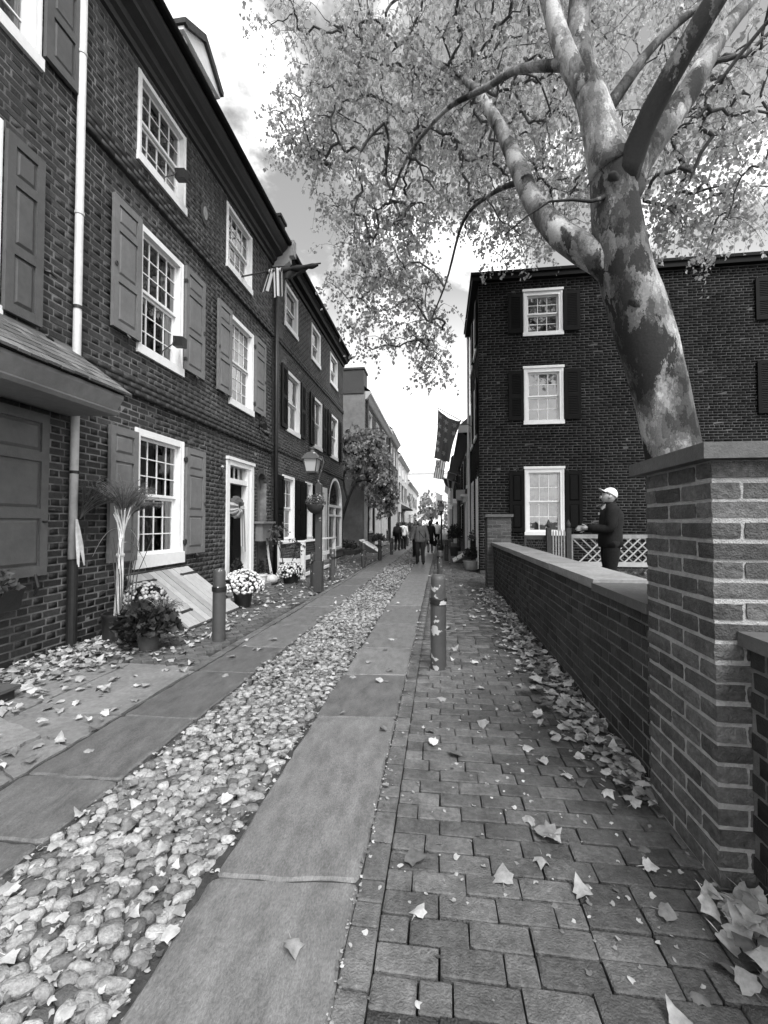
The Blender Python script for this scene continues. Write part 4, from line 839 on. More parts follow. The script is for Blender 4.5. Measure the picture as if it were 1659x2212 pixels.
def brick_pier(label, x0, y0, w, courses, pitch, material, mortar, cap, cap_h, over, limit=300, joint=.017, sub=2, z0=0.0):
    t = empty('brick_pier', (x0 + w / 2, y0 + w / 2, 0), label, 'pier', 'brick piers of the garden wall')
    hh = courses * pitch; mb = MB(); e = .0055; mb.box(x0 + e, x0 + w - e, y0 + e, y0 + w - e, z0, z0 + hh); mb.build('pier_core', mortar, t)
    bw = .107; L = (w - bw) / 2; cen, dim, ton = [], [], []
    for c in range(courses):
        z = z0 + c * pitch + pitch / 2; hz_ = pitch - joint
        # each side starts at its corner and stops short of the next corner brick; direction flips every course
        fl = c % 2
        for side in range(4):
            for k in range(2):
                a = k * L + (joint / 2 if k else 0); b = (k + 1) * L - joint / 2
                if fl: a, b = w - b, w - a
                m_ = (a + b) / 2; l_ = b - a; j = random.uniform(-.003, .004); tn = random.uniform(-.35, .3)
                q = {0: (x0 + m_, y0 + bw / 2 - j), 1: (x0 + w - bw / 2 + j, y0 + m_), 2: (x0 + w - m_, y0 + w - bw / 2 + j), 3: (x0 + bw / 2 - j, y0 + w - m_)}[side]
                cen.append((q[0], q[1], z + random.uniform(-.003, .003))); dim.append((l_, bw, hz_) if side in (0, 2) else (bw, l_, hz_)); ton.append(tn)
    pieces(t, 'brick', 'brickwork', cen, dim, ton, material, limit, rough=.010, bev=.05, sub=3, levels=8)
    mb = MB(); z = z0 + hh; a, b, c, d = x0 - over, x0 + w + over, y0 - over, y0 + w + over
    mb.box(a, b, c, d, z, z + cap_h); mb.build('cap_stone', cap, t); return t
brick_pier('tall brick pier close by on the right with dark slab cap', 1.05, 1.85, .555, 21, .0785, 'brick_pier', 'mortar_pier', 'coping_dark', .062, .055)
brick_pier('far brick pier ending the garden wall near the house', .985, 9.5, .5, 20, .077, 'brick_mid', 'mortar', 'coping_dark', .06, .04)
nw = empty('garden_wall', (1.35, .9, 0), 'short wall stub with dark coping running from the near pier towards the viewer', 'wall')
FN = Fac('R', 1.175)
mb = MB(); mb.box(1.1765, 1.46, -.6, 1.85, 0, .93); mb.build('wall_core', 'mortar_wall', nw)
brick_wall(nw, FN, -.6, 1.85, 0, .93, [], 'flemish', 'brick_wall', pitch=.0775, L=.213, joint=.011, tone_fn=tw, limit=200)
mb = MB(); mb.box(1.13, 1.5, -.6, 1.848, .932, .985); mb.build('coping_stone', 'coping_dark', nw)
garden = MB(); garden.box(1.40, 12, 1.0, 12.39, -.1, .2); garden = garden.build('garden', 'soil', None, kind='structure')
# lattice screen along the foot of the side wall
lat = empty('lattice_fence', (4.2, 11.4, .2), 'pale diagonal lattice screen at the foot of the brick side wall', 'fence')
mb = MB(); mb.box(3.20, 7.2, 11.38, 11.42, 1.03, 1.13); mb.build('top_rail', 'wood_grey', lat); mb = MB(); mb.box(3.20, 7.2, 11.37, 11.43, .34, .45); mb.build('bottom_rail', 'wood_pale', lat)
for x in (3.22, 5.2, 7.16): mb = MB(); mb.box(x - .04, x + .04, 11.36, 11.37 + .05, .2, 1.13); mb.build('post', 'wood_grey', lat)
for lay_, sg, yy in ((0, 1, 11.385), (1, -1, 11.402)):
    for k in range(-8, 45):
        x = 3.0 + k * .105; pts = []
        # a 45-degree lath clipped between the rails
        z0_, z1_ = .45, 1.03; xa, xb = (x, x + sg * (z1_ - z0_))
        if min(xa, xb) < 3.22 or max(xa, xb) > 7.18: continue
        if lay_ and k % 2: continue
        if not lay_ and k % 2: continue
        mb = MB(); w_ = .022; mb.add([(xa - w_, yy, z0_), (xa + w_, yy, z0_), (xb + w_, yy, z1_), (xb - w_, yy, z1_), (xa - w_, yy + .012, z0_), (xa + w_, yy + .012, z0_), (xb + w_, yy + .012, z1_), (xb - w_, yy + .012, z1_)], [(0, 1, 2, 3), (7, 6, 5, 4), (0, 4, 5, 1), (2, 6, 7, 3), (0, 3, 7, 4), (1, 5, 6, 2)])
        mb.build('lath', 'wood_pale' if not lay_ else 'wood_grey', lat)
# little picket gate with finial posts
gt = empty('picket_gate', (2.75, 10.8, .2), 'small dark picket gate with finial posts below the window', 'gate')
for x in (2.55, 3.0):
    mb = MB(); mb.box(x - .055, x + .055, 10.75, 10.86, .2, 1.30); mb.lathe([(.03, 1.30), (.05, 1.34), (.055, 1.39), (.03, 1.45), (.005, 1.50)], (x, 10.805, 0), 10); mb.build('gate_post', 'wood_dark', gt)
for x in np.linspace(2.65, 2.9, 5): mb = MB(); mb.prism([(x - .016, .3), (x + .016, .3), (x + .016, 1.2), (x, 1.26), (x - .016, 1.2)], lambda a, b, d: (a, d, b), 10.78, 10.8); mb.build('picket', 'wood_grey', gt)
for z in (.45, 1.0): mb = MB(); mb.box(2.6, 2.95, 10.801, 10.83, z, z + .07); mb.build('gate_rail', 'wood_dark', gt)
lat2 = empty('lattice_fence', (2.3, 10.9, .2), 'dark close-meshed lattice panel left of the picket gate', 'fence')
mb = MB(); mb.box(2.02, 2.5, 10.88, 10.92, 1.02, 1.12); mb.box(2.02, 2.5, 10.88, 10.92, .25, .33); mb.box(2.0, 2.05, 10.87, 10.93, .2, 1.12); mb.build('frame', 'wood_dark', lat2)
for k in range(9):
    for sg in (1, -1):
        x = 2.05 + k * .05; z0_, z1_ = (.33, 1.02); xb = x + sg * .3
        if 2.02 < xb < 2.5: mb = MB(); mb.tube([(x, 10.9 + .006 * sg, z0_), (xb, 10.9 + .006 * sg, z1_)], .009, 4); mb.build('lath', 'wood_dark', lat2)

# ================================================================== LEAVES AND TREES
def leaf_shape(seed, lobes=True, curl=.25, stem=False):
    r = random.Random(seed)
    if lobes: out = [(0, -.12), (.16, -.16), (.40, -.06), (.35, .13), (.48, .30), (.30, .37), (.20, .52), (0, .74), (-.20, .52), (-.31, .37), (-.48, .28), (-.35, .12), (-.42, -.08), (-.16, -.16)]
    else: out = [(0, -.1), (.3, .0), (.42, .28), (.2, .42), (0, .75), (-.2, .42), (-.42, .28), (-.3, .0)]
    c1, c2, c3 = (r.uniform(-curl, curl) for _ in range(3)); pts = [(0, .2)] + [(x * r.uniform(.85, 1.12), y * r.uniform(.88, 1.1)) for x, y in out]
    V = np.array([(x, y, c1 * x * x * 2.4 + c2 * (y - .2) ** 2 * 2.2 + c3 * x * y * 1.5 + (r.uniform(-.03, .03) if i else .03)) for i, (x, y) in enumerate(pts)])
    n = len(out); F = [(0, 1 + i, 1 + (i + 1) % n) for i in range(n)]
    if stem: V = np.concatenate([V, [(-.018, -.12, .0), (.018, -.12, .0), (.05, -.42, .05), (.09, -.6, .02)]]); m = n + 1; F += [(m, m + 1, m + 2), (m + 1, m + 3, m + 2)]
    return V, np.array(F)
def scatter(name, shapes, pos, ydir, nrm, scale, tone, material, parent, kind=None, smooth=False):
    pos = np.asarray(pos, float); n = len(pos)
    Y_ = np.asarray(ydir, float); Y_ = Y_ / np.linalg.norm(Y_, axis=1)[:, None]; Nn = np.asarray(nrm, float); Nn = Nn - (Nn * Y_).sum(1)[:, None] * Y_; Nn /= np.maximum(np.linalg.norm(Nn, axis=1), 1e-6)[:, None]; X_ = np.cross(Y_, Nn)
    VV, FF, TT, nb = [], [], [], 0
    for s, (V, F) in enumerate(shapes):
        ix = np.arange(s, n, len(shapes))
        if len(ix) == 0: continue
        q = (V[None, :, 0, None] * X_[ix][:, None] + V[None, :, 1, None] * Y_[ix][:, None] + V[None, :, 2, None] * Nn[ix][:, None]) * np.asarray(scale)[ix][:, None, None] + pos[ix][:, None]
        VV.append(q.reshape(-1, 3)); FF.append((F[None] + (np.arange(len(ix)) * len(V))[:, None, None] + nb).reshape(-1, F.shape[1])); nb += len(ix) * len(V); TT.append(np.repeat(np.asarray(tone)[ix], len(V)))
    o = bpy.data.objects.new(name, np_mesh(name, np.concatenate(VV), np.concatenate(FF), material, np.concatenate(TT), smooth)); COL.objects.link(o); rel(o, parent)
    return tag(o, kind=kind)
def sph(n): v = rng.normal(size=(n, 3)); return v / np.linalg.norm(v, axis=1)[:, None]
def resample(pts, rad, step=.25):
    P_, R_ = [Vector(pts[0])], [rad[0]]
    # Catmull-Rom through the traced points
    pv = [Vector(p) for p in pts]; pv = [pv[0] * 2 - pv[1]] + pv + [pv[-1] * 2 - pv[-2]]
    for i in range(1, len(pv) - 2):
        n = max(2, int((pv[i + 1] - pv[i]).length / step))
        for k in range(1, n + 1):
            t = k / n; a, b, c, d = pv[i - 1:i + 3]
            P_.append(.5 * ((2 * b) + (c - a) * t + (2 * a - 5 * b + 4 * c - d) * t * t + (3 * b - a - 3 * c + d) * t ** 3)); R_.append(rad[i - 1] + (rad[i] - rad[i - 1]) * t)
    return P_, R_
def knotty(mb, pts, rad, n, amp=.08, seed=0):
    """limb with uneven girth"""
    r = random.Random(seed); b0 = len(mb.v); mb.tube(pts, rad, n); ph = [r.uniform(0, 6.28) for _ in range(4)]
    for i in range(b0, len(mb.v)):
        k = (i - b0) // n
        if k >= len(pts): break
        c = Vector(pts[k]); v = Vector(mb.v[i]); a = (i - b0) % n * 6.283 / n
        f = 1 + amp * (math.sin(2 * a + ph[0] + k * .35) * .6 + math.sin(3 * a + ph[1] - k * .5) * .45 + math.sin(k * .9 + ph[2]) * .35 + r.uniform(-.3, .3)); mb.v[i] = tuple(c + (v - c) * f)
def grow_tree(root, limbs, vols, leaf_mat, leaf_size, branch_mat, droop=.55, leaves_per=9, twigs=2, seed=3, leaf_sh=None, tone_rng=(-.45, .5), start_frac=.35, keep=None, limb_mat='bark', twig_len=(.35, .8), limb_name='limb', branch_r=.0055, girth=1.0, max_load=200):
    """limbs traced by hand; finer branches reach for points filling the crown's volume"""
    r = random.Random(seed); g = np.random.default_rng(seed); nodes, par, isl = [], [], []
    for li, (pts, rad, frac, tone) in enumerate(limbs):
        P_, R_ = resample(pts, [q * girth for q in rad]); R_ = [q * (1 + .35 * math.exp(-k / 1.6)) if li else q for k, q in enumerate(R_)]; mb = MB(); mb.tone = tone; knotty(mb, P_, R_, 14 if R_[0] > .1 else 9, .07, li); mb.build('trunk' if li == 0 else limb_name, limb_mat, root, smooth=True)
        for k, p in enumerate(P_):
            if k / len(P_) >= frac: nodes.append(tuple(p)); par.append(-1)
    att = []
    for (c, rad, n) in vols:
        q = sph(n * 2) * (g.uniform(0, 1, (n * 2, 1)) ** .38); q = q * np.asarray(rad) + np.asarray(c)
        if keep is not None: q = q[keep(q)]
        att.append(q[:n])
    att = np.concatenate(att); base = np.array(nodes)
    d0 = np.sqrt(((att[:, None] - base[None]) ** 2).sum(2)).min(1); att = att[np.argsort(d0)]
    arr = np.zeros((len(nodes) + len(att) * 3 + 5, 3)); arr[:len(nodes)] = nodes; cnt = len(nodes); tips = []; par = par + [-1] * (len(arr) - len(par))
    for a in att:
        dv = arr[:cnt] - a; dist = np.sqrt((dv ** 2).sum(1)) + .35 * np.maximum(0, a[2] - arr[:cnt, 2]) * 0 + .25 * np.maximum(0, arr[:cnt, 2] - a[2] - 1.0)
        j = int(np.argmin(dist)); s = arr[j]; L = np.linalg.norm(a - s)
        pj = j
        for t in (.35, .7):
            m_ = s + (a - s) * t + g.normal(size=3) * L * .05 + np.array((0, 0, .10 * L * math.sin(math.pi * t))); arr[cnt] = m_; par[cnt] = pj; pj = cnt; cnt += 1
        arr[cnt] = a; par[cnt] = pj; tips.append(cnt); cnt += 1
    arr = arr[:cnt]; load = np.ones(cnt)
    for i in range(cnt - 1, -1, -1):
        if par[i] >= 0: load[par[i]] += load[i]
    mb = MB(); nb0 = len(nodes)
    for i in range(nb0, cnt):
        p = par[i]; ra = branch_r * math.sqrt(min(load[p] if p >= nb0 else load[i] * 1.1, max_load)); rb = branch_r * math.sqrt(min(load[i], max_load)); mb.tube([arr[p], arr[i]], [max(ra, .004), max(rb, .003)], 5, cap=False)
    mb.build('branches', branch_mat, root, smooth=True, kind='stuff')
    tw = MB(); LP, LY, LN, LS, LT = [], [], [], [], []
    for i in tips:
        for k in range(twigs):
            d = Vector(g.normal(size=3)); d.z = d.z * .4 + .15; d.normalize(); p = Vector(arr[i]); L = r.uniform(*twig_len); pts = [p.copy()]; step = L / 4
            for s_ in range(4): d = (d + Vector((0, 0, -droop * r.uniform(.5, 1.3)))).normalized(); p = p + d * step; pts.append(p.copy())
            tw.tube(pts, [.004, .0036, .003, .0025, .002], 3, cap=False)
            for q in range(leaves_per):
                t = r.uniform(.15, 1.0) * 4; a = min(int(t), 3); pos = pts[a].lerp(pts[a + 1], t - a) + Vector(g.normal(size=3)) * .05
                LP.append(pos); LY.append((g.normal() * .55, g.normal() * .55, -1 + g.normal() * .35)); LN.append(g.normal(size=3)); LS.append(leaf_size * r.uniform(.6, 1.25)); LT.append(r.uniform(*tone_rng))
    tw.build('twigs', branch_mat, root, kind='stuff')
    shp_ = leaf_sh or [leaf_shape(900 + k, False, .3) for k in range(4)]
    o = scatter('crown', shp_, LP, LY, LN, LS, LT, leaf_mat, root, kind='stuff'); return len(LP)
tree = empty('plane_tree', (2.95, 5.5, .2), 'big mottled plane tree leaning out of the garden over the lane', 'tree')
limbs = [([(3.05, 5.5, .1), (2.93, 5.5, .814), (2.683, 5.45, 2.324), (2.415, 5.4, 3.465), (2.149, 5.4, 4.532), (2.071, 5.4, 5.268), (2.035, 5.4, 5.723)], [.48, .41, .365, .36, .35, .31, .29], 2, -.055),
    ([(2.05, 5.4, 5.55), (1.884, 5.5, 6.521), (1.755, 5.6, 7.353), (1.833, 5.7, 8.496), (2.146, 6, 11.05)], [.26, .215, .175, .15, .06], .5, .03),
    ([(1.80, 5.5, 6.7), (1.55, 5.6, 7.443), (1.352, 5.8, 8.707), (.927, 6.5, 11.795)], [.14, .15, .13, .05], .4, .10),
    ([(2.10, 5.36, 5.3), (2.245, 5.1, 5.766), (2.42, 4.9, 6.123), (2.736, 4.6, 6.626), (3.257, 4.4, 7.423), (3.9, 4.3, 8.6)], [.16, .135, .13, .12, .09, .04], .6, -.14),
    ([(2.22, 5.45, 5.45), (2.389, 5.5, 5.768), (2.999, 5.7, 6.663), (3.699, 6.0, 7.824), (4.596, 6.4, 8.937)], [.2, .19, .165, .13, .05], .4, .05),
    ([(1.95, 5.5, 6.35), (2.369, 5.6, 6.969), (2.764, 5.8, 7.551), (3.602, 6.2, 8.458), (4.563, 6.6, 9.203)], [.09, .075, .065, .05, .03], .3, -.1),
    ([(2.2, 5.42, 4.30), (1.951, 5.5, 4.609), (1.579, 5.8, 5.128), (1.31, 6.3, 6.021), (1.177, 7.0, 7.24), (.938, 8, 8.99), (.493, 9, 10.705), (-.745, 10, 12.591)], [.2, .215, .20, .17, .15, .12, .08, .03], .35, .10),
    ([(1.66, 5.55, 7.15), (1.519, 5.6, 7.206), (1.116, 6.2, 7.84), (.751, 7, 8.434), (.095, 8, 9.096), (-.674, 9, 9.151), (-1.14, 9.6, 8.643)], [.085, .08, .065, .06, .05, .04, .02], .25, .0),
    ([(1.24, 6.4, 6.4), (.859, 7.4, 6.975), (.446, 8.4, 7.232), (.099, 9.6, 6.64), (-.567, 10.5, 5.579)], [.05, .045, .035, .025, .012], .25, -.05),
    ([(1.95, 5.3, 5.25), (1.7, 5.1, 5.05), (1.2, 4.9, 4.95), (.7, 4.8, 4.55)], [.03, .02, .014, .008], .5, -.15)]
vols = [((-1.08, 10, 10.16), (2.4, 2.0, 2.3), 210), ((-2.35, 9.5, 11.4), (1.6, 1.8, 1.7), 80), ((1.4, 9.5, 10.7), (2.6, 2.2, 2.9), 240), ((.5, 9.5, 13.4), (3.6, 2.2, 2.1), 170), ((-1.36, 10.5, 7.5), (1.55, 1.6, 1.9), 130),
        ((-.3, 11, 6.2), (.9, 1.0, 1.3), 26), ((2.2, 10.2, 9.0), (2.1, 1.6, 1.3), 110), ((4.5, 8.5, 8.0), (1.6, 1.6, 1.25), 100), ((4.85, 8, 9.8), (1.6, 1.8, 2.1), 110), ((3.4, 10.6, 12.6), (3.4, 1.6, 2.8), 150), ((5.9, 9.6, 7.75), (1.0, 1.0, .7), 26),
        ((-3.1, 9.3, 10.7), (.8, 1.0, .85), 34), ((-3.0, 7.6, 11.2), (.5, .6, .3), 8), ((2.2, 7.6, 12.2), (3.6, 2.2, 1.9), 120)]
nl = grow_tree(tree, limbs, vols, 'leaf_crown', .087, 'twig', leaves_per=10, twigs=3, branch_r=.0042, girth=.82, max_load=50, leaf_sh=[leaf_shape(900 + k, True, .45) for k in range(5)], tone_rng=(-.5, .35), twig_len=(.35, .9), keep=lambda q: ~((q[:, 0] < -3.6) & (q[:, 2] < 10)))
# healed collars and burrs where limbs left the trunk
for (c, rad) in (((1.97, 5.24, 5.30), .08), ((2.17, 5.22, 3.82), .09)):
    mb = MB(); mb.tone = -.16; knotty(mb, [Vector(c) + Vector((.16 - k * .045, .07 * (2 - k) + .05, -.10 + .05 * k)) for k in range(5)], [rad * f for f in (1.0, 1.2, 1.1, .85, .5)], 10, .3, 5); mb.build('burr', 'bark', tree, smooth=True)
# small tree in the planting bed
st = empty('street_tree', (-4.75, 20.6, .17), 'small leafy tree in the gap beside the stucco flank', 'tree')
grow_tree(st, [([(-4.9, 20.5, .1), (-4.75, 20.3, 1.2), (-4.35, 20.0, 2.4), (-3.9, 19.8, 3.4)], [.09, .08, .07, .05], .6, 0), ([(-4.3, 20, 2.5), (-4.6, 20.3, 3.4), (-4.4, 20.2, 4.6)], [.05, .04, .02], .4, 0), ([(-3.9, 19.8, 3.35), (-3.2, 19.9, 3.4), (-2.6, 20.2, 2.8)], [.045, .03, .012], .3, 0)],
          [((-4.1, 20.4, 4.9), (1.4, 1.2, 1.3), 110), ((-3.1, 20.4, 3.9), (1.2, 1.0, 1.2), 90), ((-2.6, 20.6, 2.7), (.7, .8, .9), 40), ((-3.4, 21, 5.4), (1.0, 1, .8), 40)], 'leaf_tree', .19, 'bark_dark', leaves_per=9, twigs=2, seed=8, limb_mat='bark_dark', twig_len=(.2, .5))
# pale trees at the end of the street
for k, (x, y, s, lb) in enumerate(((-1.7, 76, 1.0, 'bright hazy tree closing the far end of the lane'), (2.6, 84, .8, 'smaller pale tree behind the far right houses'))):
    ft = empty('far_tree', (x, y, 0), lb, 'tree', 'trees at the end of the lane')
    grow_tree(ft, [([(x, y, 0), (x + .1, y, 2.0 * s), (x - .1, y, 4 * s)], [.22, .18, .1], .5, 0)], [((x, y, 5.0 * s), (2.6 * s, 2 * s, 2.6 * s), 70), ((x - 1.2, y, 3.4 * s), (1.5 * s, 1.5, 1.2 * s), 24)], 'leaf_far', .42, 'twig', leaves_per=9, twigs=2, seed=20 + k, limb_mat='bark_dark', twig_len=(.5, 1.1))

# ------------------------------------------------------------------ fallen leaves
LV = []
def drop(n, fx, fy, z0=0.004, zr=.02, tilt=.3, s=(.055, .115), tone=(-.65, .45)):
    for _ in range(n): LV.append((fx(), fy(), z0 + random.random() ** 2 * zr, random.uniform(*s), tilt, random.uniform(*tone)))
U = random.uniform
def near_wall():
    return 1.10 - abs(random.gauss(0, .16))
drop(980, near_wall, lambda: U(2.3, 9.4), .006, .05, .36)
drop(190, lambda: 1.15 - abs(random.gauss(0, .12)), lambda: U(.55, 1.8), .008, .06, .7, (.07, .115))
drop(60, lambda: U(.4, 1.0), lambda: U(1.0, 9), .006, .015, .3)
drop(34, lambda: U(-.25, .75), lambda: U(1.0, 9), .006, .012, .3, (.06, .12))
drop(60, lambda: U(-.3, 1.0), lambda: U(9, 20), .006, .02, .3)
drop(16, lambda: U(-.9, -.3), lambda: U(1.2, 9), .006, .01, .25, (.05, .10))
drop(14, lambda: U(-2.3, -1.75), lambda: U(2, 9), .006, .01, .25, (.06, .11))
drop(14, lambda: random.choice((-.315, -.32)) + random.gauss(0, .02), lambda: U(1.2, 9), .004, .01, .3, (.03, .06))
drop(110, lambda: U(-1.72, -.92), lambda: U(1.0, 4), .006, .012, .35, (.035, .08), (-.7, .3))
drop(700, lambda: U(-1.74, -.9), lambda: U(3.6, 9), .008, .02, .4, (.035, .075), (-.75, .15))
drop(1500, lambda: U(-1.74, -.9), lambda: 9 + 16 * random.random() ** 1.3, .012, .025, .4, (.05, .095), (-.75, .1))
drop(640, lambda: -4.12 + abs(random.gauss(0, .42)), lambda: U(2.7, 4.6), .006, .05, .5, (.05, .11))
drop(320, lambda: -4.1 + abs(random.gauss(0, .5)), lambda: U(4.6, 7.5), .006, .03, .5, (.06, .11))
drop(90, lambda: U(-3.4, -2.7), lambda: U(4.2, 6.6), .006, .02, .4, (.05, .1))
drop(420, lambda: U(-3.9, -2.4), lambda: U(7, 15), .006, .02, .4, (.06, .11), (-.5, .4))
drop(150, lambda: U(-4.1, -2.4), lambda: U(15, 24), .006, .02, .4, (.08, .12), (-.5, .3))
drop(40, lambda: U(-3.0, -2.35), lambda: U(2.2, 4.2), .006, .02, .4, (.05, .1))
drop(500, lambda: U(1.45, 7), lambda: U(2.5, 12), .205, .03, .5, (.08, .13), (-.6, .1))
LV = np.array(LV); sc = seen_score(LV[:, :3]) * LV[:, 3] ** 2; od = np.argsort(-sc); DS = [leaf_shape(300 + k, True, .4 if k < 7 else .65, True) for k in range(10)]
DM = []
for k in range(30):
    V, F = DS[k % 10]; DM.append(np_mesh('fallen_leaf', V, F, 'leaf_dry', np.full(len(V), -.6 + .85 * (k // 10) / 2 + random.uniform(-.1, .1))))
for j in od[:300]:
    l = LV[j]; o = bpy.data.objects.new('fallen_leaf', DM[random.randrange(30)]); COL.objects.link(o); o.location = (l[0], l[1], l[2] + .008); o.scale = (l[3] * .92,) * 3; o.rotation_euler = (random.gauss(0, l[4] * .55), random.gauss(0, l[4] * .55), U(0, 6.28))
    zone = 'in the drift along the garden wall' if l[0] > .78 else 'loose on the right brick pavement' if l[0] > -.32 else 'on the slab track beside the right pavement' if l[0] > -.91 else 'on the cobbles' if l[0] > -1.75 else 'on the left slab track' if l[0] > -2.33 else 'on the left pavement by the houses'
    tag(o, 'dry curled leaf lying ' + zone, 'leaf', 'fallen leaves ' + zone)
rest = LV[od[300:]]; n = len(rest); az = rng.uniform(0, 6.28, n); tl = rng.normal(size=(n, 2)) * rest[:, 4:5] * .6
o = scatter('leaf_litter', DS, rest[:, :3] + np.array((0, 0, .008)), np.stack([np.cos(az), np.sin(az), tl[:, 0] * .6], 1), np.stack([tl[:, 0], tl[:, 1], np.ones(n)], 1), rest[:, 3] * .92, rest[:, 5], 'leaf_dry', None, kind='stuff')
tag(o, 'dry fallen leaves drifted over cobbles and along the wall', 'leaf litter')
# grit and leaf crumbs between the stones
n = 5900; px = np.concatenate([rng.uniform(-1.74, -.9, 5000), rng.uniform(-.3, 1.1, 500), rng.uniform(-.33, -.30, 400) - 0]); py = np.concatenate([.8 + 7 * rng.uniform(0, 1, 5000) ** 1.3, rng.uniform(.8, 5, 500), rng.uniform(.8, 6, 400)])
o = scatter('leaf_crumbs', [leaf_shape(700 + k, False, .4) for k in range(4)], np.stack([px, py, np.concatenate([rng.uniform(-.014, .008, 5000), np.full(500, .004), np.full(400, .002)])], 1), sph(n) * np.array((1, 1, .15)), np.stack([rng.normal(size=n) * .3, rng.normal(size=n) * .3, np.ones(n)], 1), np.concatenate([rng.uniform(.010, .034, 5500), rng.uniform(.008, .02, 400)]), rng.uniform(-.8, .35, n), 'leaf_dry', None, kind='stuff'); tag(o, 'leaf crumbs and grit caught between the paving stones', 'grit')
# ================================================================== STREET FURNITURE
def copy_tree(o, dx, dy, dz=0, root=True):
    c = o.copy(); COL.objects.link(c)
    if root: c.location = Vector(o.location) + Vector((dx, dy, dz))
    for ch in list(o.children):
        k = copy_tree(ch, 0, 0, 0, False); k.parent = c; k.matrix_parent_inverse = ch.matrix_parent_inverse.copy()
    return c
def bollard(x, y, h, r, label, dark=False, lean=0):
    t = empty('bollard', (x, y, 0), label, 'bollard', 'iron bollards along the lane'); t.rotation_euler = (0, 0, 0)
    zb = h * .72; m = 'bollard_dark' if dark else 'bollard_paint'
    mb = MB(); mb.lathe([(r * 1.02, -.02), (r, .02), (r, zb)], (x, y, 0), 28); smooth_angle(mb.build('post', m, t))
    mb = MB(); mb.lathe([(r * .94, zb), (r * .94, h - .05), (r * .88, h - .025), (r * .70, h - .008), (r * .35, h), (r * .05, h + .001)], (x, y, 0), 28); smooth_angle(mb.build('cap', m, t))
    mb = MB(); mb.lathe([(r * .99, zb - .035), (r * 1.12, zb - .03), (r * 1.14, zb + .02), (r * 1.02, zb + .03), (r * .95, zb + .03)], (x, y, 0), 28); mb.build('band', 'band_black', t)
    return t
bollard(-.027, 4.29, .905, .076, 'peeling grey bollard standing nearest on the right brick pavement')
for a in ((-2.645, 4.96, .86, .076, 'grey bollard beside the cellar doors and white mums'), (-2.71, 9.1, .80, .075, 'grey bollard just left of the wooden lamp post'), (-2.60, 10.3, .80, .075, 'grey bollard just right of the wooden lamp post'),
          (-.03, 12.2, .66, .078, 'grey bollard directly behind the nearest peeling one'), (-2.45, 13.7, .78, .075, 'dark bollard past the white fence, nearest of the far left line', 1), (-2.31, 16.5, .78, .075, 'dark bollard second in the far left line', 1), (-2.2, 19.5, .76, .075, 'dark bollard beside the long-haired walker', 1),
          (-2.1, 24.3, .76, .07, 'dark bollard past the long-haired walker', 1), (-2.05, 27.0, .76, .07, 'farthest dark bollard of the left line', 1), (.21, 16.6, .80, .08, 'black bollard by the right-hand cellar doors', 1), (-.1, 19.2, .70, .07, 'black bollard in front of the far right lamp', 1)): bollard(*a)
def lamp(x, y, s, label, wood=True, zt=2.2):
    t = empty('street_lamp', (x, y, 0), label, 'street lamp', 'gas-style street lamps'); w = .06
    if wood:
        mb = MB(); mb.box(x - w, x + w, y - w, y + w, 0, zt); mb.box(x - w - .025, x + w + .025, y - w - .025, y + w + .025, 0, .62); mb.prism([(x - w, zt), (x + w, zt), (x, zt + .06)], lambda a, b, d: (a, d, b), y - w, y + w); mb.build('post', 'bollard_dark', t)
        mb = MB(); mb.tube([(x - .02, y, zt - .15), (x - .01, y, zt + .1), (x + .05, y, zt + .30), (x + .10, y, zt + .46), (x + .06, y, zt + .58), (x - .02, y, zt + .58)], .018, 8); mb.build('arm', 'bollard_dark', t)
        lx, lz = x - .15, zt + .28
    else:
        mb = MB(); mb.lathe([(.10, 0), (.10, .25), (.06, .3), (.045, .5), (.035, zt - .2), (.06, zt - .15), (.03, zt)], (x, y, 0), 12); mb.build('post', 'iron', t); mb = MB(); mb.tube([(x - .25, y, zt - .3), (x + .25, y, zt - .3)], .012, 6); mb.build('ladder_bar', 'iron', t); lx, lz = x, zt
    def fr(a0, z0_, a1, z1_, mb): mb.add([(lx - a0, y - a0, z0_), (lx + a0, y - a0, z0_), (lx + a0, y + a0, z0_), (lx - a0, y + a0, z0_), (lx - a1, y - a1, z1_), (lx + a1, y - a1, z1_), (lx + a1, y + a1, z1_), (lx - a1, y + a1, z1_)], [(0, 1, 5, 4), (1, 2, 6, 5), (2, 3, 7, 6), (3, 0, 4, 7), (3, 2, 1, 0), (4, 5, 6, 7)])
    mb = MB(); fr(.175, lz + .25, .165, lz + .28, mb); fr(.165, lz + .28, .075, lz + .40, mb); mb.lathe([(.06, lz + .40), (.05, lz + .46), (.07, lz + .47), (.07, lz + .49), (.03, lz + .51)], (lx, y, 0), 12); mb.build('lantern_roof', 'bollard_paint' if wood else 'iron', t)
    mb = MB()
    for sx, sy in ((-1, -1), (1, -1), (1, 1), (-1, 1)): mb.tube([(lx + sx * .10, y + sy * .10, lz), (lx + sx * .145, y + sy * .145, lz + .25)], .012, 5)
    fr(.11, lz - .03, .105, lz, mb); fr(.05, lz - .07, .10, lz - .03, mb); mb.build('lantern_frame', 'bollard_dark' if wood else 'iron', t)
    for k in range(4):
        c_, s_ = [(1, 0), (0, 1), (-1, 0), (0, -1)][k]; tx, ty = -s_, c_; mb = MB(); mb.add([(lx + c_ * .1 + tx * -.09, y + s_ * .1 + ty * -.09, lz + .005), (lx + c_ * .1 + tx * .09, y + s_ * .1 + ty * .09, lz + .005), (lx + c_ * .143 + tx * .13, y + s_ * .143 + ty * .13, lz + .25), (lx + c_ * .143 - tx * .13, y + s_ * .143 - ty * .13, lz + .25)], [(0, 1, 2, 3)]); mb.build('lantern_pane', 'pane_frost', t)
    return t
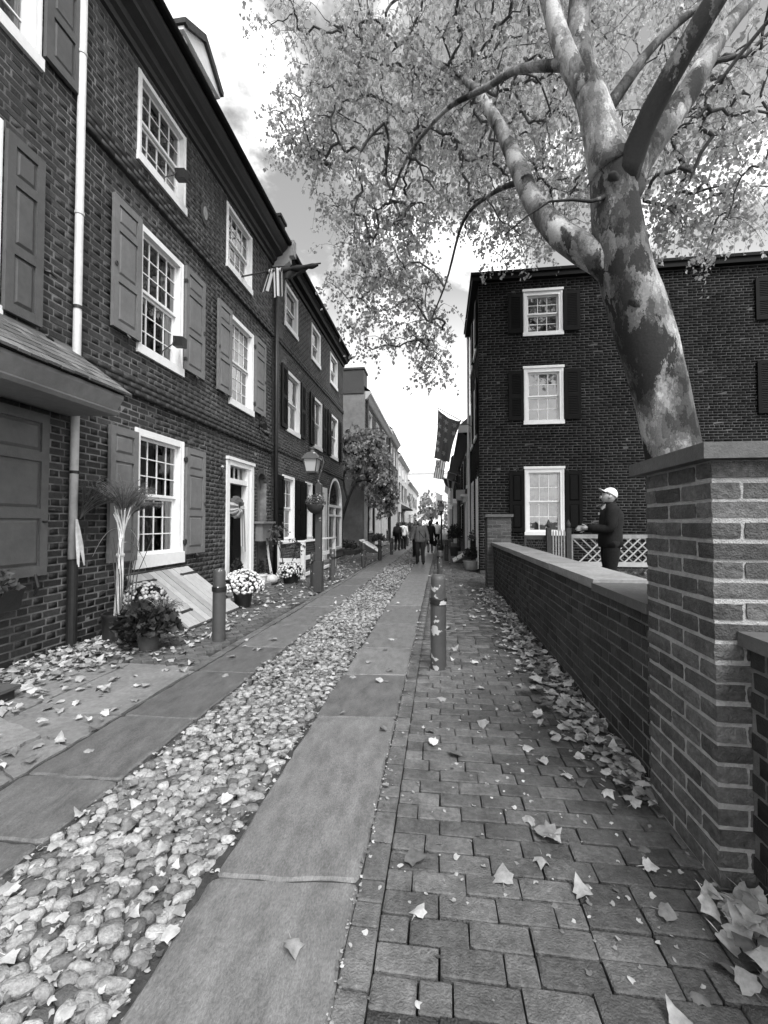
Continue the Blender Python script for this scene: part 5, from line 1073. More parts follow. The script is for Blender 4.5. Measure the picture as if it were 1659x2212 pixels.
def frost():
    m = bpy.data.materials.new('pane_frost'); m.use_nodes = True; p = m.node_tree.nodes['Principled BSDF']; p.inputs['Base Color'].default_value = (.42, .42, .42, 1); p.inputs['Roughness'].default_value = .25; M['pane_frost'] = m
frost()
lamp(-2.50, 8.75, 1, 'wooden lamp post with curved arm and lantern, flower basket hung on it')
lamp(.03, 22.8, 1, 'black iron street lamp far down the right side', False, 2.05)
lamp(-2.62, 45, 1, 'distant iron street lamp by the left row', False, 1.95)

# ------------------------------------------------------------------ pots and plants
def pot(name, c, prof, material, label, group=None, soil=True, n=28, cat='pot'):
    t = empty(name, c, label, cat, group); mb = MB(); mb.lathe(prof + [(prof[-1][0] * .9, prof[-1][1]), (prof[-1][0] * .88, prof[-1][1] - .04)], c, n); smooth_angle(mb.build('pot', material, t), 50); return t
def clump(parent, name, c, rad, n, size, material, up=.4, tone=(-.45, .45), shapes=None, shell=.6, kind='stuff'):
    d = sph(n); d[:, 2] = np.abs(d[:, 2]) * 1.0 - .25; d /= np.linalg.norm(d, axis=1)[:, None]; k = shell + (1 - shell) * rng.uniform(0, 1, (n, 1)); p = d * k * np.asarray(rad) + np.asarray(c)
    yd = d + rng.normal(size=(n, 3)) * .5 + np.array((0, 0, up)); return scatter(name, shapes or [leaf_shape(40 + i, False, .4) for i in range(3)], p, yd, rng.normal(size=(n, 3)) + d, rng.uniform(.6, 1.3, n) * size, rng.uniform(*tone, n), material, parent, kind=kind)
def flower_shape(seed):
    r = random.Random(seed); n = 8; V = [(0, 0, .25)] + [(.5 * math.cos(6.283 * k / n) * r.uniform(.85, 1.1), .5 * math.sin(6.283 * k / n) * r.uniform(.85, 1.1), .05 + .08 * (k % 2)) for k in range(n)] + [(.25 * math.cos(6.283 * k / n), .25 * math.sin(6.283 * k / n), -.15) for k in range(n)]
    F = [(0, 1 + k, 1 + (k + 1) % n) for k in range(n)] + [(1 + k, 1 + n + k, 1 + n + (k + 1) % n) for k in range(n)] + [(1 + k, 1 + n + (k + 1) % n, 1 + (k + 1) % n) for k in range(n)]; return np.array(V), np.array(F)
FS = [flower_shape(i) for i in range(4)]
def mums(t, c, rad, n, size, material, green=500):
    clump(t, 'foliage', (c[0], c[1], c[2]), (rad[0] * .93, rad[1] * .93, rad[2] * .93), green, .055, 'leaf_dark', .3, shell=.75)
    d = sph(n * 3); d = d[d[:, 2] > -.22][:n]; p = d * (np.asarray(rad) * rng.uniform(.94, 1.06, (len(d), 1))) + np.asarray(c)
    scatter('blossoms', FS, p, np.cross(d, rng.normal(size=d.shape)), d + rng.normal(size=d.shape) * .25, rng.uniform(.7, 1.2, len(d)) * size, rng.uniform(-.25, .2, len(d)), material, t, kind='stuff')
# big dark planter with corn shocks
t = pot('planter', (-3.77, 4.78, 0), [(.17, 0), (.205, .02), (.212, .30), (.222, .31), (.222, .34)], 'glaze_pot', 'dark glazed round planter holding a tall corn shock', 'pots along the left houses', cat='planter')
mb = MB(); mb.lathe([(.2, .28), (.0, .29)], (-3.77, 4.78, 0), 16); mb.build('soil', 'soil', t)
cs = empty('corn_shock', (-3.82, 4.80, .29), 'pale tied corn stalks with feathery tassels rising from the dark planter', 'dried plant')
for k in range(16):
    a = U(0, 6.28); r0 = U(.0, .05); b = Vector((-3.84 + r0 * math.cos(a), 4.80 + r0 * math.sin(a), .3)); m_ = Vector((-3.82 + .025 * math.cos(a + 1), 4.80 + .025 * math.sin(a + 1), 1.28)); e = Vector((-3.80 + .10 * math.cos(a), 4.80 + .10 * math.sin(a), U(1.5, 1.66)))
    P_, R_ = resample([b, (b + m_) / 2 + Vector((U(-.02, .02), U(-.02, .02), 0)), m_, e], [.012, .012, .009, .005], .2); mb = MB(); mb.tone = U(-.3, .35); mb.tube(P_, R_, 6); mb.build('stalk', 'straw', cs)
for k in range(4):      # dry leaf blades bending out
    a = U(0, 6.28); L = U(.18, .38); b = Vector((-3.82, 4.80, U(1.1, 1.4))); dr = Vector((math.cos(a), math.sin(a), .5)); mb = MB(); mb.tone = U(-.2, .3); pts = []
    for s_ in range(7): q = s_ / 6; pts.append(b + dr * L * q + Vector((0, 0, -L * 1.5 * q * q)))
    sd_ = Vector((-math.sin(a), math.cos(a), 0))
    for s_ in range(6): w0, w1 = .022 * (1 - s_ / 7), .022 * (1 - (s_ + 1) / 7); mb.add([pts[s_] - sd_ * w0, pts[s_] + sd_ * w0, pts[s_ + 1] + sd_ * w1, pts[s_ + 1] - sd_ * w1], [(0, 1, 2, 3)])
    mb.build('blade', 'straw', cs)
def tassels(t, c, n, L, spread, bend, material='grass_dry'):
    mb = MB()
    for k in range(n):
        mb.tone = U(-.5, .5); a = U(0, 6.28); sp_ = random.random() ** .6 * spread; p = Vector(c); d = Vector((math.cos(a) * sp_ + bend[0], math.sin(a) * sp_ + bend[1], 1)).normalized(); pts = [p.copy()]
        for s_ in range(4): p = p + d * L * U(.7, 1.1) / 4; d = (d + Vector((math.cos(a) * .12, math.sin(a) * .12, -.22))).normalized(); pts.append(p.copy())
        mb.tube(pts, [.003, .0045, .005, .004, .001], 3, cap=False)
        for s_ in range(5): q = pts[random.randrange(2, 5)]; mb.tube([q, q + Vector((U(-.05, .05), U(-.05, .05), U(-.06, .03)))], [.003, .001], 3, cap=False)
    mb.build('tassels', material, t, smooth=True, kind='stuff')
tassels(cs, (-3.80, 4.80, 1.50), 90, .5, .55, (0, 0)); tassels(cs, (-3.74, 4.82, 1.48), 50, .45, .4, (.75, .2))
mb = MB(); mb.lathe([(.045, 1.0), (.05, 1.02), (.045, 1.04)], (-3.83, 4.80, 0), 10); mb.build('twine', 'straw', cs)
for k in range(9):      # bare sticks in the planter
    a = U(0, 6.28); mb = MB(); mb.tube([(-3.77 + .1 * math.cos(a), 4.78 + .1 * math.sin(a), .28), (-3.77 + .16 * math.cos(a), 4.78 + .16 * math.sin(a), .8), (-3.77 + U(.2, .36) * math.cos(a), 4.78 + U(.2, .36) * math.sin(a), U(1.0, 1.35))], [.008, .006, .003], 5); mb.build('stick', 'twig', cs)
hb = empty('corn_husk_bundle', (XL + .14, 4.43, .97), 'dry corn husks and tassels tied to the rain pipe', 'dried plant')
for k in range(8):
    a = U(-1.2, 1.2); mb = MB(); mb.tone = U(-.2, .4); b = Vector((XL + .12, 4.43, 1.45)); w = U(.02, .035); pts = [b + Vector((.05 * q + .03 * math.cos(a) * q, .06 * math.sin(a) * q, -.5 * q * U(.9, 1.1))) for q in (0, .3, .6, .85, 1.0)]
    for s_ in range(4): w0, w1 = w * (1 - abs(s_ - 1.5) / 3), w * (1 - abs(s_ + 1 - 1.5) / 3); mb.add([pts[s_] + Vector((0, -w0, 0)), pts[s_] + Vector((0, w0, 0)), pts[s_ + 1] + Vector((0, w1, 0)), pts[s_ + 1] + Vector((0, -w1, 0))], [(0, 1, 2, 3)])
    mb.build('husk', 'straw', hb)
tassels(hb, (XL + .13, 4.46, 1.45), 60, .5, .35, (.35, .3), 'leaf_mid')
t = pot('flower_pot', (-3.66, 5.02, 0), [(.12, 0), (.16, .3), (.17, .34)], 'terracotta', 'pot of grey-petalled mums behind the dark planter', 'pots along the left houses'); mums(t, (-3.66, 5.02, .44), (.25, .25, .22), 260, .055, 'petal_grey')
t = pot('flower_pot', (-3.23, 4.50, 0), [(.095, 0), (.115, .16), (.125, .165), (.128, .20)], 'terracotta', 'small plain pot overflowing with dark ferny leaves', 'pots along the left houses')
clump(t, 'foliage', (-3.25, 4.50, .26), (.33, .28, .24), 800, .10, 'leaf_dark', .1, shapes=[leaf_shape(60 + i, True, .5) for i in range(4)], shell=.5); tassels(t, (-3.12, 4.55, .35), 40, .28, .6, (.3, .1), 'grass_dry')
t = pot('flower_pot', (-3.31, 7.0, 0), [(.12, 0), (.155, .2), (.165, .24)], 'glaze_pot', 'black pot of bright white mums in front of the door', 'pots along the left houses'); mums(t, (-3.31, 7.0, .33), (.33, .33, .28), 330, .06, 'petal')
t = pot('flower_pot', (-4.02, 8.25, 0), [(.1, 0), (.13, .22), (.14, .25)], 'glaze_pot', 'dark pot with a little conifer on the doorstep side', 'pots along the left houses')
clump(t, 'foliage', (-4.02, 8.25, .38), (.14, .14, .34), 500, .05, 'leaf_dark', .8, shell=.3)
t = pot('flower_pot', (-4.02, 9.40, 0), [(.09, 0), (.12, .22), (.14, .225), (.14, .27)], 'pale_pot', 'white pot with a small cone-shaped evergreen by the arched door', 'pots along the left houses')
for k in range(5): clump(t, 'foliage', (-4.02, 9.40, .30 + k * .055), (.12 - k * .02, .12 - k * .02, .09), 90, .045, 'leaf_dark', .8, shell=.4)
t = pot('flower_pot', (-3.52, 9.95, 0), [(.15, 0), (.2, .16), (.21, .2)], 'glaze_pot', 'wide dark pot of white mums by the white fence', 'pots along the left houses'); mums(t, (-3.52, 9.95, .22), (.32, .32, .27), 300, .06, 'petal')
t = empty('pumpkin', (-3.88, 9.62, 0), 'pale ribbed pumpkin between the white pot and the mums', 'pumpkin'); mb = MB(); n, m_ = 40, 14; vs = []
for i in range(m_ + 1):
    ph = math.pi * i / m_
    for k in range(n): a = 6.283 * k / n; rr_ = .165 * math.sin(ph) * (1 + .06 * abs(math.cos(a * 5)) - .04); vs.append((-3.88 + rr_ * math.cos(a), 9.62 + rr_ * math.sin(a), .125 - .12 * math.cos(ph) - .02 * math.exp(-((ph - math.pi) / .4) ** 2)))
mb.add(vs, [(i * n + k, i * n + (k + 1) % n, (i + 1) * n + (k + 1) % n, (i + 1) * n + k) for i in range(m_) for k in range(n)]); mb.build('shell', 'pumpkin', t, smooth=True); mb = MB(); mb.tube([(-3.88, 9.62, .22), (-3.87, 9.62, .27), (-3.85, 9.61, .30)], [.02, .014, .016], 7); mb.build('stem', 'wood_grey', t)
sap = empty('sapling', (-3.8, 10.0, .0), 'thin leggy shrub with few leaves above the wide pot of mums', 'shrub')
grow_tree(sap, [([(-3.72, 10.05, .1), (-3.75, 10.0, .6), (-3.85, 9.9, 1.0), (-3.95, 9.85, 1.45)], [.014, .012, .009, .004], .3, 0), ([(-3.70, 10.05, .1), (-3.5, 10.1, .6), (-3.45, 10.1, .95)], [.012, .009, .004], .4, 0)], [((-3.85, 9.9, 1.2), (.25, .25, .3), 14), ((-3.5, 10.1, .85), (.22, .2, .2), 8)], 'leaf_mid', .075, 'bark_dark', leaves_per=4, twigs=2, seed=31, limb_mat='bark_dark', twig_len=(.08, .2), branch_r=.002, limb_name='stem')
br = empty('corn_broom', (-4.02, 9.9, 0), 'pale sheaf of corn stalks leaning on the arched door', 'dried plant')
for k in range(9): mb = MB(); mb.tone = U(-.3, .3); a = U(-.04, .04); mb.tube([(-3.98 + U(-.03, .03), 9.92 + a * 1.4, .05), (-4.04, 9.88 + a, .6), (-4.09, 9.84 + a * 1.5, 1.15)], [.012, .012, .006], 5); mb.build('stalk', 'straw', br)
bk = empty('hanging_basket', (-2.53, 8.66, 1.6), 'round dark hanging basket of trailing flowers on the lamp post', 'hanging basket')
mb = MB(); mb.lathe([(.02, 1.60), (.09, 1.62), (.15, 1.68), (.175, 1.76), (.18, 1.79)], (-2.53, 8.60, 0), 20); mb.build('bowl', 'wood_dark', bk, smooth=True); clump(bk, 'foliage', (-2.53, 8.60, 1.82), (.2, .2, .17), 260, .05, 'leaf_mid', .5); clump(bk, 'blossoms', (-2.53, 8.60, 1.86), (.21, .21, .16), 40, .035, 'petal_grey', .5, shapes=FS)
t = pot('planter', (.91, 13.35, 0), [(.15, 0), (.2, .03), (.235, .25), (.255, .26), (.255, .295)], 'stone_pot', 'pale stone bowl planter with a dark bush outside the side-wall house', None, cat='planter'); clump(t, 'foliage', (.91, 13.35, .42), (.25, .25, .28), 700, .07, 'leaf_dark', .6, shell=.3)
mb = MB(); mb.tube([(.93, 13.4, .3), (.9, 13.4, .8), (.98, 13.4, 1.15)], [.02, .015, .005], 6); mb.build('stem', 'bark_dark', t); clump(t, 'branches', (.95, 13.4, .95), (.14, .14, .25), 120, .06, 'leaf_mid', .6, shell=.2)
sh = empty('shrub', (.62, 19.2, 0), 'tall dark shrub in a tub beyond the stone bowl planter', 'shrub'); mb = MB(); mb.lathe([(.2, 0), (.24, .35), (.25, .38)], (.62, 19.2, 0), 16); mb.build('tub', 'wood_dark', sh); clump(sh, 'foliage', (.62, 19.2, .85), (.33, .33, .55), 900, .09, 'leaf_dark', .7, shell=.3)
sh = empty('shrub', (-4.4, 20.2, .17), 'low dark shrubs filling the planting bed', 'shrub'); clump(sh, 'foliage', (-4.6, 20.0, .3), (.8, .8, .35), 700, .1, 'leaf_dark', .5, shell=.4)
sh = empty('shrub', (-3.2, 22.4, 0), 'bushy potted plants beside the columned door', 'shrub'); mb = MB(); mb.lathe([(.16, 0), (.2, .3)], (-3.2, 22.4, 0), 14); mb.build('tub', 'wood_dark', sh); clump(sh, 'foliage', (-3.2, 22.4, .55), (.4, .4, .35), 500, .12, 'leaf_mid', .6, shell=.3)
for k, (x, y, lb) in enumerate(((-3.0, 33.5, 'dark shrub against the arched doorways'), (-2.9, 41, 'dark shrub before the white house'), (-2.0, 66, 'wide dark hedge across the far end of the lane'), (.5, 68, 'second dark hedge clump at the far end'), (-.9, 71, 'middle hedge clump under the pale far tree'))):
    sh = empty('shrub', (x, y, 0), lb, 'shrub', 'shrubs far down the lane'); clump(sh, 'foliage', (x, y, .7), (.6 + .5 * (k > 1), .6, .85), 420, .2, 'leaf_mid', .5, shell=.3); mb = MB(); mb.tube([(x, y, 0), (x, y, .6)], .05, 6); mb.build('stem', 'bark_dark', sh)
# flower box below the shuttered window at the left edge, dark step under it
wb = empty('window_box', (XL + .12, 3.4, .55), 'dark window box with drooping leaves at the left edge', 'window box'); mb = MB(); mb.prism([(0, .78), (.26, .78), (.2, .58), (0, .55)], lambda a, b, u: FL.p(u, b, a), 2.6, 3.70); mb.build('box', 'glaze_pot', wb); clump(wb, 'foliage', (XL + .15, 3.5, .80), (.14, .22, .14), 120, .09, 'leaf_mid', .3)
stp = empty('step', (-3.7, 2.6, 0), 'corner of a dark slab step at the left edge', 'step'); mb = MB(); mb.box(-4.19, -3.40, 2.2, 3.12, .0, .075); mb.build('riser', 'glaze_pot', stp); mb = MB(); mb.box(-4.19, -3.37, 2.18, 3.15, .077, .10); mb.build('tread', 'grey_paint_dark', stp)
# small garden shrubs behind the low wall
for k, (x, y, lb) in enumerate(((2.4, 4.3, 'low dark ground plants behind the near stretch of wall'), (3.2, 7.9, 'low leafy plants by the lattice screen'))):
    sh = empty('shrub', (x, y, .2), lb, 'shrub', 'garden plants'); clump(sh, 'foliage', (x, y, .3), (.5, .6, .3), 420, .11, 'leaf_mid', .4, shell=.3)

# ------------------------------------------------------------------ cellar doors
def cellar(label, fac, u0, u1, zt, dt, db, planks, material='wood_pale', zb=.05):
    t = empty('cellar_door', fac.p((u0 + u1) / 2, 0, .4), label, 'cellar door', 'sloping cellar doors'); P = fac.p
    mb = MB(); mb.prism([(dt, 0), (db - .02, 0), (db - .02, zb - .045), (dt, zt - .045)], lambda d, z, u: P(u, z, d), u0 + .02, u1 - .02); mb.build('cheek_wall', 'brick_mid', t)
    mid = (u0 + u1) / 2; sl = Vector((db - dt, zb - zt)); nx, nz = -sl.y / sl.length, sl.x / sl.length
    for a, b in ((u0, mid - .006), (mid + .006, u1)):
        w = (b - a) / planks; lf = MB(); lf.prism([(dt, zt - .042), (db, zb - .042), (db, zb - .022), (dt, zt - .022)], lambda d, z, u: P(u, z, d), a + .01, b - .01); lf = lf.build('door_leaf', 'wood_grey', t)
        for k in range(planks):
            mb = MB(); mb.tone = U(-.22, .15); q = U(-.003, .003); x0_, x1_ = a + k * w + .004, a + (k + 1) * w - .004
            mb.prism([(dt, zt - .022), (db + .01, zb - .022), (db + .01 + nx * .022, zb + q), (dt + nx * .022, zt + q)], lambda d, z, u: P(u, z, d), x0_, x1_); mb.build('plank', material, lf)
        for f in (.16, .78):
            s = u0 if a == u0 else u1; sg = 1 if a == u0 else -1; d0 = dt + (db - dt) * f; z0_ = zt + (zb - zt) * f; mb = MB(); L = (b - a) * .62
            pts = [(s, .03), (s + sg * L * .8, .02), (s + sg * L * .88, .032), (s + sg * L, .0)]
            poly = [(u, w_) for u, w_ in pts] + [(u, -w_) for u, w_ in reversed(pts[:-1])]
            mb.prism(poly, lambda u, v_, h: P(u, z0_ + v_ * sl.y / sl.length + h * nz, d0 + v_ * sl.x / sl.length + h * nx), .006, .014); mb.build('strap_hinge', 'iron', lf)
    return t
cellar('pale sloping plank cellar doors under the tall house window', FL, 5.32, 6.74, .70, .04, .93, 5)
cellar('small white cellar doors far along the left pavement', Fac('L', XF), 20.6, 21.9, .62, .0, .95, 3, 'white_paint')
cellar('small white cellar doors at the right house front', Fac('R', XR), 15.6, 17.0, .42, .0, .62, 3, 'white_paint')

# ------------------------------------------------------------------ white porch fence
wf = empty('porch_fence', (-3.8, 12.2, 0), 'white wooden porch fence in front of the louvred house', 'fence')
for (x, y) in ((-3.45, 10.66), (-3.45, 13.9), (-4.12, 10.66), (-3.45, 12.3)): mb = MB(); mb.box(x - .05, x + .05, y - .05, y + .05, 0, .93); mb.build('post', 'white_paint', wf)
for z0_, z1_ in ((.93, .97), (.47, .57), (.06, .14)): mb = MB(); mb.box(-3.51, -3.39, 10.6, 13.96, z0_, z1_) if z0_ > .9 else mb.box(-3.475, -3.425, 10.71, 13.85, z0_, z1_); mb.build('rail', 'white_paint', wf)
for z0_, z1_ in ((.93, .97), (.42, .52)): mb = MB(); mb.box(-4.18, -3.515, 10.6, 10.72, z0_, z1_) if z0_ > .9 else mb.box(-4.07, -3.5, 10.64, 10.68, z0_, z1_); mb.build('rail', 'white_paint', wf)
mb = MB(); mb.box(-4.07, -3.5, 10.645, 10.675, .05, .30); mb.build('end_panel', 'white_paint', wf)
# ------------------------------------------------------------------ bow, mirrors, plaque, floodlights
bw_ = empty('ribbon_bow', (XL + .04, 8.5, 1.1), 'striped bunting rosette with long ribbon tails on the black door', 'decoration')
mb = MB(); n = 60; cy_, cz_ = 8.53, 1.74; ring = []
for j, (rr_, dep) in enumerate(((.03, .10), (.12, .13), (.22, .09), (.27, .02))):
    for k in range(n): a = 6.283 * k / n; ring.append((XL - .02 + dep + .02 * math.sin(a * 15) * j / 3, cy_ + rr_ * 1.08 * math.cos(a), cz_ + rr_ * .88 * math.sin(a)))
fs = [];
for j in range(3):
    for k in range(n):
        mb.mi = (1 if (k // 4) % 2 else 0) if not (n * .08 < k < n * .42) else 2
        b0 = len(mb.v)
        mb.add([ring[j * n + k], ring[j * n + (k + 1) % n], ring[(j + 1) * n + (k + 1) % n], ring[(j + 1) * n + k]], [(0, 1, 2, 3)])
mb.build('rosette', ['flag_white', 'flag_grey', 'flag_dark'], bw_, smooth=True)
for q, (ya, yb, zb_, ang_) in enumerate(((8.74, 8.84, .80, .02), (8.66, 8.75, .92, -.02))):
    mb = MB()
    for k in range(6):
        mb.mi = k % 2; a, b = ya + (yb - ya) * k / 6, ya + (yb - ya) * (k + 1) / 6; d_ = .03 + .012 * math.sin(k * 2.2); d2 = .03 + .012 * math.sin((k + 1) * 2.2)
        mb.add([FL.p(a, 1.72, d_), FL.p(b, 1.72, d2), FL.p(b + ang_, zb_, d2 + .03), FL.p(a + ang_, zb_, d_ + .03)], [(0, 1, 2, 3)])
    mb.build('ribbon_tail', ['flag_white', 'flag_grey'], bw_, smooth=True)
def mirror(label, u, z, hx):
    t = empty('mirror_box', FL.p(u, z, .1), label, 'window mirror', 'spy mirrors on the window sills'); mb = MB(); mb.tube([FL.p(u, z, .03), FL.p(u, z + .12, .05), FL.p(u + .18, z + .30, .09), FL.p(u + .26, z + .45, .08)], .009, 6); mb.build('arm', 'iron', t)
    mb = MB(); c_ = Vector(FL.p(u + .28, z + .38, .14)); mb.add([c_ + Vector(v) for v in ((-.08, -.05, -.08), (.09, -.06, -.10), (.09, .06, -.10), (-.08, .06, -.08), (-.08, -.05, .08), (.09, -.06, .05), (.09, .06, .05), (-.08, .06, .08))], [(0, 1, 5, 4), (1, 2, 6, 5), (2, 3, 7, 6), (3, 0, 4, 7), (4, 5, 6, 7), (3, 2, 1, 0)]); mb.build('housing', 'iron', t)
mirror('black mirror box on a bent arm at the middle-floor window', 6.01, 3.88, 0); mirror('black mirror box on a bent arm at the top-floor window', 6.0, 6.55, 0)
fm = empty('fire_mark', FL.p(7.18, 6.96, 0), 'small oval metal plaque between the top-floor windows', 'plaque'); mb = MB(); pts = [(7.18 + .10 * math.cos(a), 6.96 + .2 * math.sin(a)) for a in np.linspace(0, 6.283, 20, endpoint=False)]; mb.prism(pts, lambda a, b, d: FL.p(a, b, d), .005, .03); mb.build('plate', 'brick_mid', fm); mb = MB(); mb.prism([(7.18 + (a - 7.18) * .6, 6.96 + (b - 6.96) * .6) for a, b in pts], lambda a, b, d: FL.p(a, b, d), .03, .045); mb.build('emblem', 'wood_grey', fm)
fl = empty('floodlight', FL.p(9.63, 3.6, 0), 'pair of small black floodlights on the brick above the door', 'floodlight')
for k, (dy, dz) in enumerate(((-.11, .06), (.11, -.06))):
    c_ = Vector(FL.p(9.63 + dy, 3.6 + dz, .14)); d_ = Vector((.75, .3 if k else -.35, -.35)).normalized(); mb = MB(); mb.tube([c_ - d_ * .10, c_ - d_ * .06, c_, c_ + d_ * .08], [.03, .05, .055, .075], 14); mb.build('lamp_head', 'iron', fl); mb = MB(); mb.tube([c_ - d_ * .08, Vector(FL.p(9.63, 3.6, .0))], .012, 6); mb.build('arm', 'iron', fl)
hk = empty('wall_bracket', FL.p(7.75, 2.45, 0), 'small black iron bracket between window and door', 'bracket'); mb = MB(); mb.tube([FL.p(7.75, 2.5, 0), FL.p(7.74, 2.5, .09), FL.p(7.74, 2.35, .11), FL.p(7.76, 2.2, .03)], [.02, .022, .02, .01], 6); mb.build('scroll', 'iron', hk); mb = MB(); mb.lathe([(.01, -.03), (.035, 0), (.01, .03)], FL.p(7.74, 2.47, .11), 10); mb.build('boss', 'pale_paint', hk)

# ------------------------------------------------------------------ flags
def cloth(fn, nu, nv, mats, pick, name, parent):
    V = [fn(i / nu, j / nv) for j in range(nv + 1) for i in range(nu + 1)]; F = []; mi = []
    for j in range(nv):
        for i in range(nu): F.append((j * (nu + 1) + i, j * (nu + 1) + i + 1, (j + 1) * (nu + 1) + i + 1, (j + 1) * (nu + 1) + i)); mi.append(pick((i + .5) / nu, (j + .5) / nv))
    o = bpy.data.objects.new(name, np_mesh(name, V, F, mats, np.zeros(len(V)), True, mi)); COL.objects.link(o); rel(o, parent); return o
def star_poly(fn, u, v, ru, rv, n, parent, material, off):
    mb = MB(); pts = [fn(u, v)] + [fn(u + ru * (1 if k % 2 == 0 else .5) * math.sin(math.pi * k / n), v + rv * (1 if k % 2 == 0 else .5) * math.cos(math.pi * k / n)) for k in range(2 * n)]
    for s_ in (-1, 1): mb.add([Vector(p) + Vector(off) * s_ for p in pts], [(0, 1 + k, 1 + (k + 1) % (2 * n)) for k in range(2 * n)])
    mb.build('star', material, parent)
def quadmap(A, B, C_, D, fold):
    A, B, C_, D = map(Vector, (A, B, C_, D))
    def f(u, v):
        p = A.lerp(B, u).lerp(D.lerp(C_, u), v); p.y += fold(u, v); return tuple(p)
    return f
fg = empty('flag', (1.05, 14.8, 4.65), 'dark flag with six-pointed white stars hanging from a slanted pole on the right', 'flag', 'flags along the lane')
mb = MB(); mb.tube([(1.08, 14.8, 4.64), (.62, 14.8, 4.91), (-.13, 14.8, 5.35)], .016, 8); mb.build('pole', 'wood_grey', fg)
f = quadmap((-.08, 14.8, 5.29), (.70, 14.8, 4.86), (.30, 14.8, 3.45), (-.22, 14.8, 3.62), lambda u, v: .05 * math.sin(u * 9 + v * 2.5) * (.3 + v) + .03 * math.sin(u * 17 - v * 3))
def f2(u, v): p = f(u, v); return (p[0] + .16 * math.sin(v * 3.14) * (u - .35) * -.6, p[1], p[2] - .22 * math.sin(u * 3.14) * (1 - v) * .5)
cloth(f2, 30, 36, ['flag_dark'], lambda u, v: 0, 'cloth', fg)
for (u, v) in ((.08, .10), (.38, .13), (.78, .12), (.08, .30), (.42, .30), (.12, .48), (.52, .52), (.10, .66), (.15, .80), (.55, .82), (.86, .30)): star_poly(f2, u, v, .135, .07, 6, fg, 'flag_white', (0, .006, 0))
def stripes(u, v, cu=.42, cv=.54):
    if u < cu and v < cv: return 2
    return int(v * 9) % 2
def us_flag(label, pole, A, B, C_, D, vertical=True, fold=.06, circle=True, nstar=12):
    t = empty('flag', pole[0], label, 'flag', 'flags along the lane'); mb = MB(); mb.tube(pole, .016, 7); mb.build('pole', 'wood_grey', t)
    f = quadmap(A, B, C_, D, lambda u, v: fold * math.sin(u * 8 + v * 3)); pk = (lambda u, v: stripes(v, u)) if vertical else stripes
    cloth(f, 26, 26, ['flag_dark', 'flag_white', 'flag_dark'], pk, 'cloth', t)
    for k in range(nstar):
        a = 6.283 * k / nstar; cu, cv = (.27, .21) if vertical else (.21, .27)
        star_poly(f, cu + .14 * math.cos(a), cv + .13 * math.sin(a), .035, .035, 5, t, 'flag_white', (0, .008, 0))
    return t
us_flag('striped flag with star canton hanging below the star flag', [(1.05, 22.0, 3.78), (-.28, 22.0, 4.18)], (-.22, 22, 4.62), (.28, 22, 4.56), (.12, 22, 3.60), (-.36, 22, 3.70))
us_flag('small striped flag with ring of stars on the white left house', [(-3.9, 42, 3.9), (-2.62, 42, 4.25)], (-3.28, 42, 4.0), (-2.72, 42, 4.22), (-2.42, 42, 2.95), (-2.90, 42, 2.82), True, .05)
dk = empty('flag', (1.0, 24.0, 3.5), 'limp dark flag on a pole under the striped one', 'flag', 'flags along the lane'); mb = MB(); mb.tube([(1.05, 24.0, 3.55), (.1, 24.0, 3.95)], .016, 7); mb.build('pole', 'wood_grey', dk)
cloth(quadmap((.1, 24, 3.93), (.85, 24, 3.62), (.75, 24, 3.25), (.25, 24, 3.5), lambda u, v: .05 * math.sin(u * 12)), 16, 10, ['flag_black', 'flag_grey'], lambda u, v: int(u * 7) % 3 == 2, 'cloth', dk)
uj = empty('flag', (.3, 26.0, 2.7), 'narrow crossed dark and white flag by the far right lamp', 'flag', 'flags along the lane'); mb = MB(); mb.tube([(.98, 26, 2.55), (-.22, 26, 2.8)], .014, 7); mb.build('pole', 'wood_grey', uj)
def jack(u, v):
    c, d1, d2 = min(abs(u - .5), abs(v - .5)), abs(u - v), abs(u + v - 1)
    if c < .07: return 2
    if c < .13: return 1
    return 2 if min(d1, d2) < .035 else 1 if min(d1, d2) < .12 else 0
cloth(quadmap((-.2, 26, 2.76), (.1, 26, 2.70), (.02, 26, 1.86), (-.2, 26, 1.90), lambda u, v: .05 * math.sin(u * 7 + v * 3)), 26, 30, ['flag_black', 'flag_white', 'flag_grey'], jack, 'cloth', uj)
wp = empty('flag', (-3.0, 50, 2.2), 'small plain white flag slanting from the far left row', 'flag', 'flags along the lane'); mb = MB(); mb.tube([(-3.9, 50, 1.9), (-1.8, 50, 2.64)], .02, 6); mb.build('pole', 'wood_grey', wp); cloth(quadmap((-1.85, 50, 2.6), (-2.6, 50, 2.34), (-2.4, 50, 2.05), (-2.0, 50, 2.3), lambda u, v: .03 * math.sin(u * 8)), 10, 6, ['flag_white'], lambda u, v: 0, 'cloth', wp)
pb = empty('flag', (.4, 40, 4.0), 'pale banner hanging far down the right row', 'flag', 'flags along the lane'); mb = MB(); mb.tube([(.95, 40, 3.6), (-.6, 40, 4.3)], .02, 6); mb.build('pole', 'wood_grey', pb); cloth(quadmap((-.45, 40, 4.2), (.15, 40, 3.95), (.1, 40, 2.9), (-.4, 40, 2.8), lambda u, v: .05 * math.sin(u * 8)), 12, 10, ['flag_white'], lambda u, v: 0, 'cloth', pb)
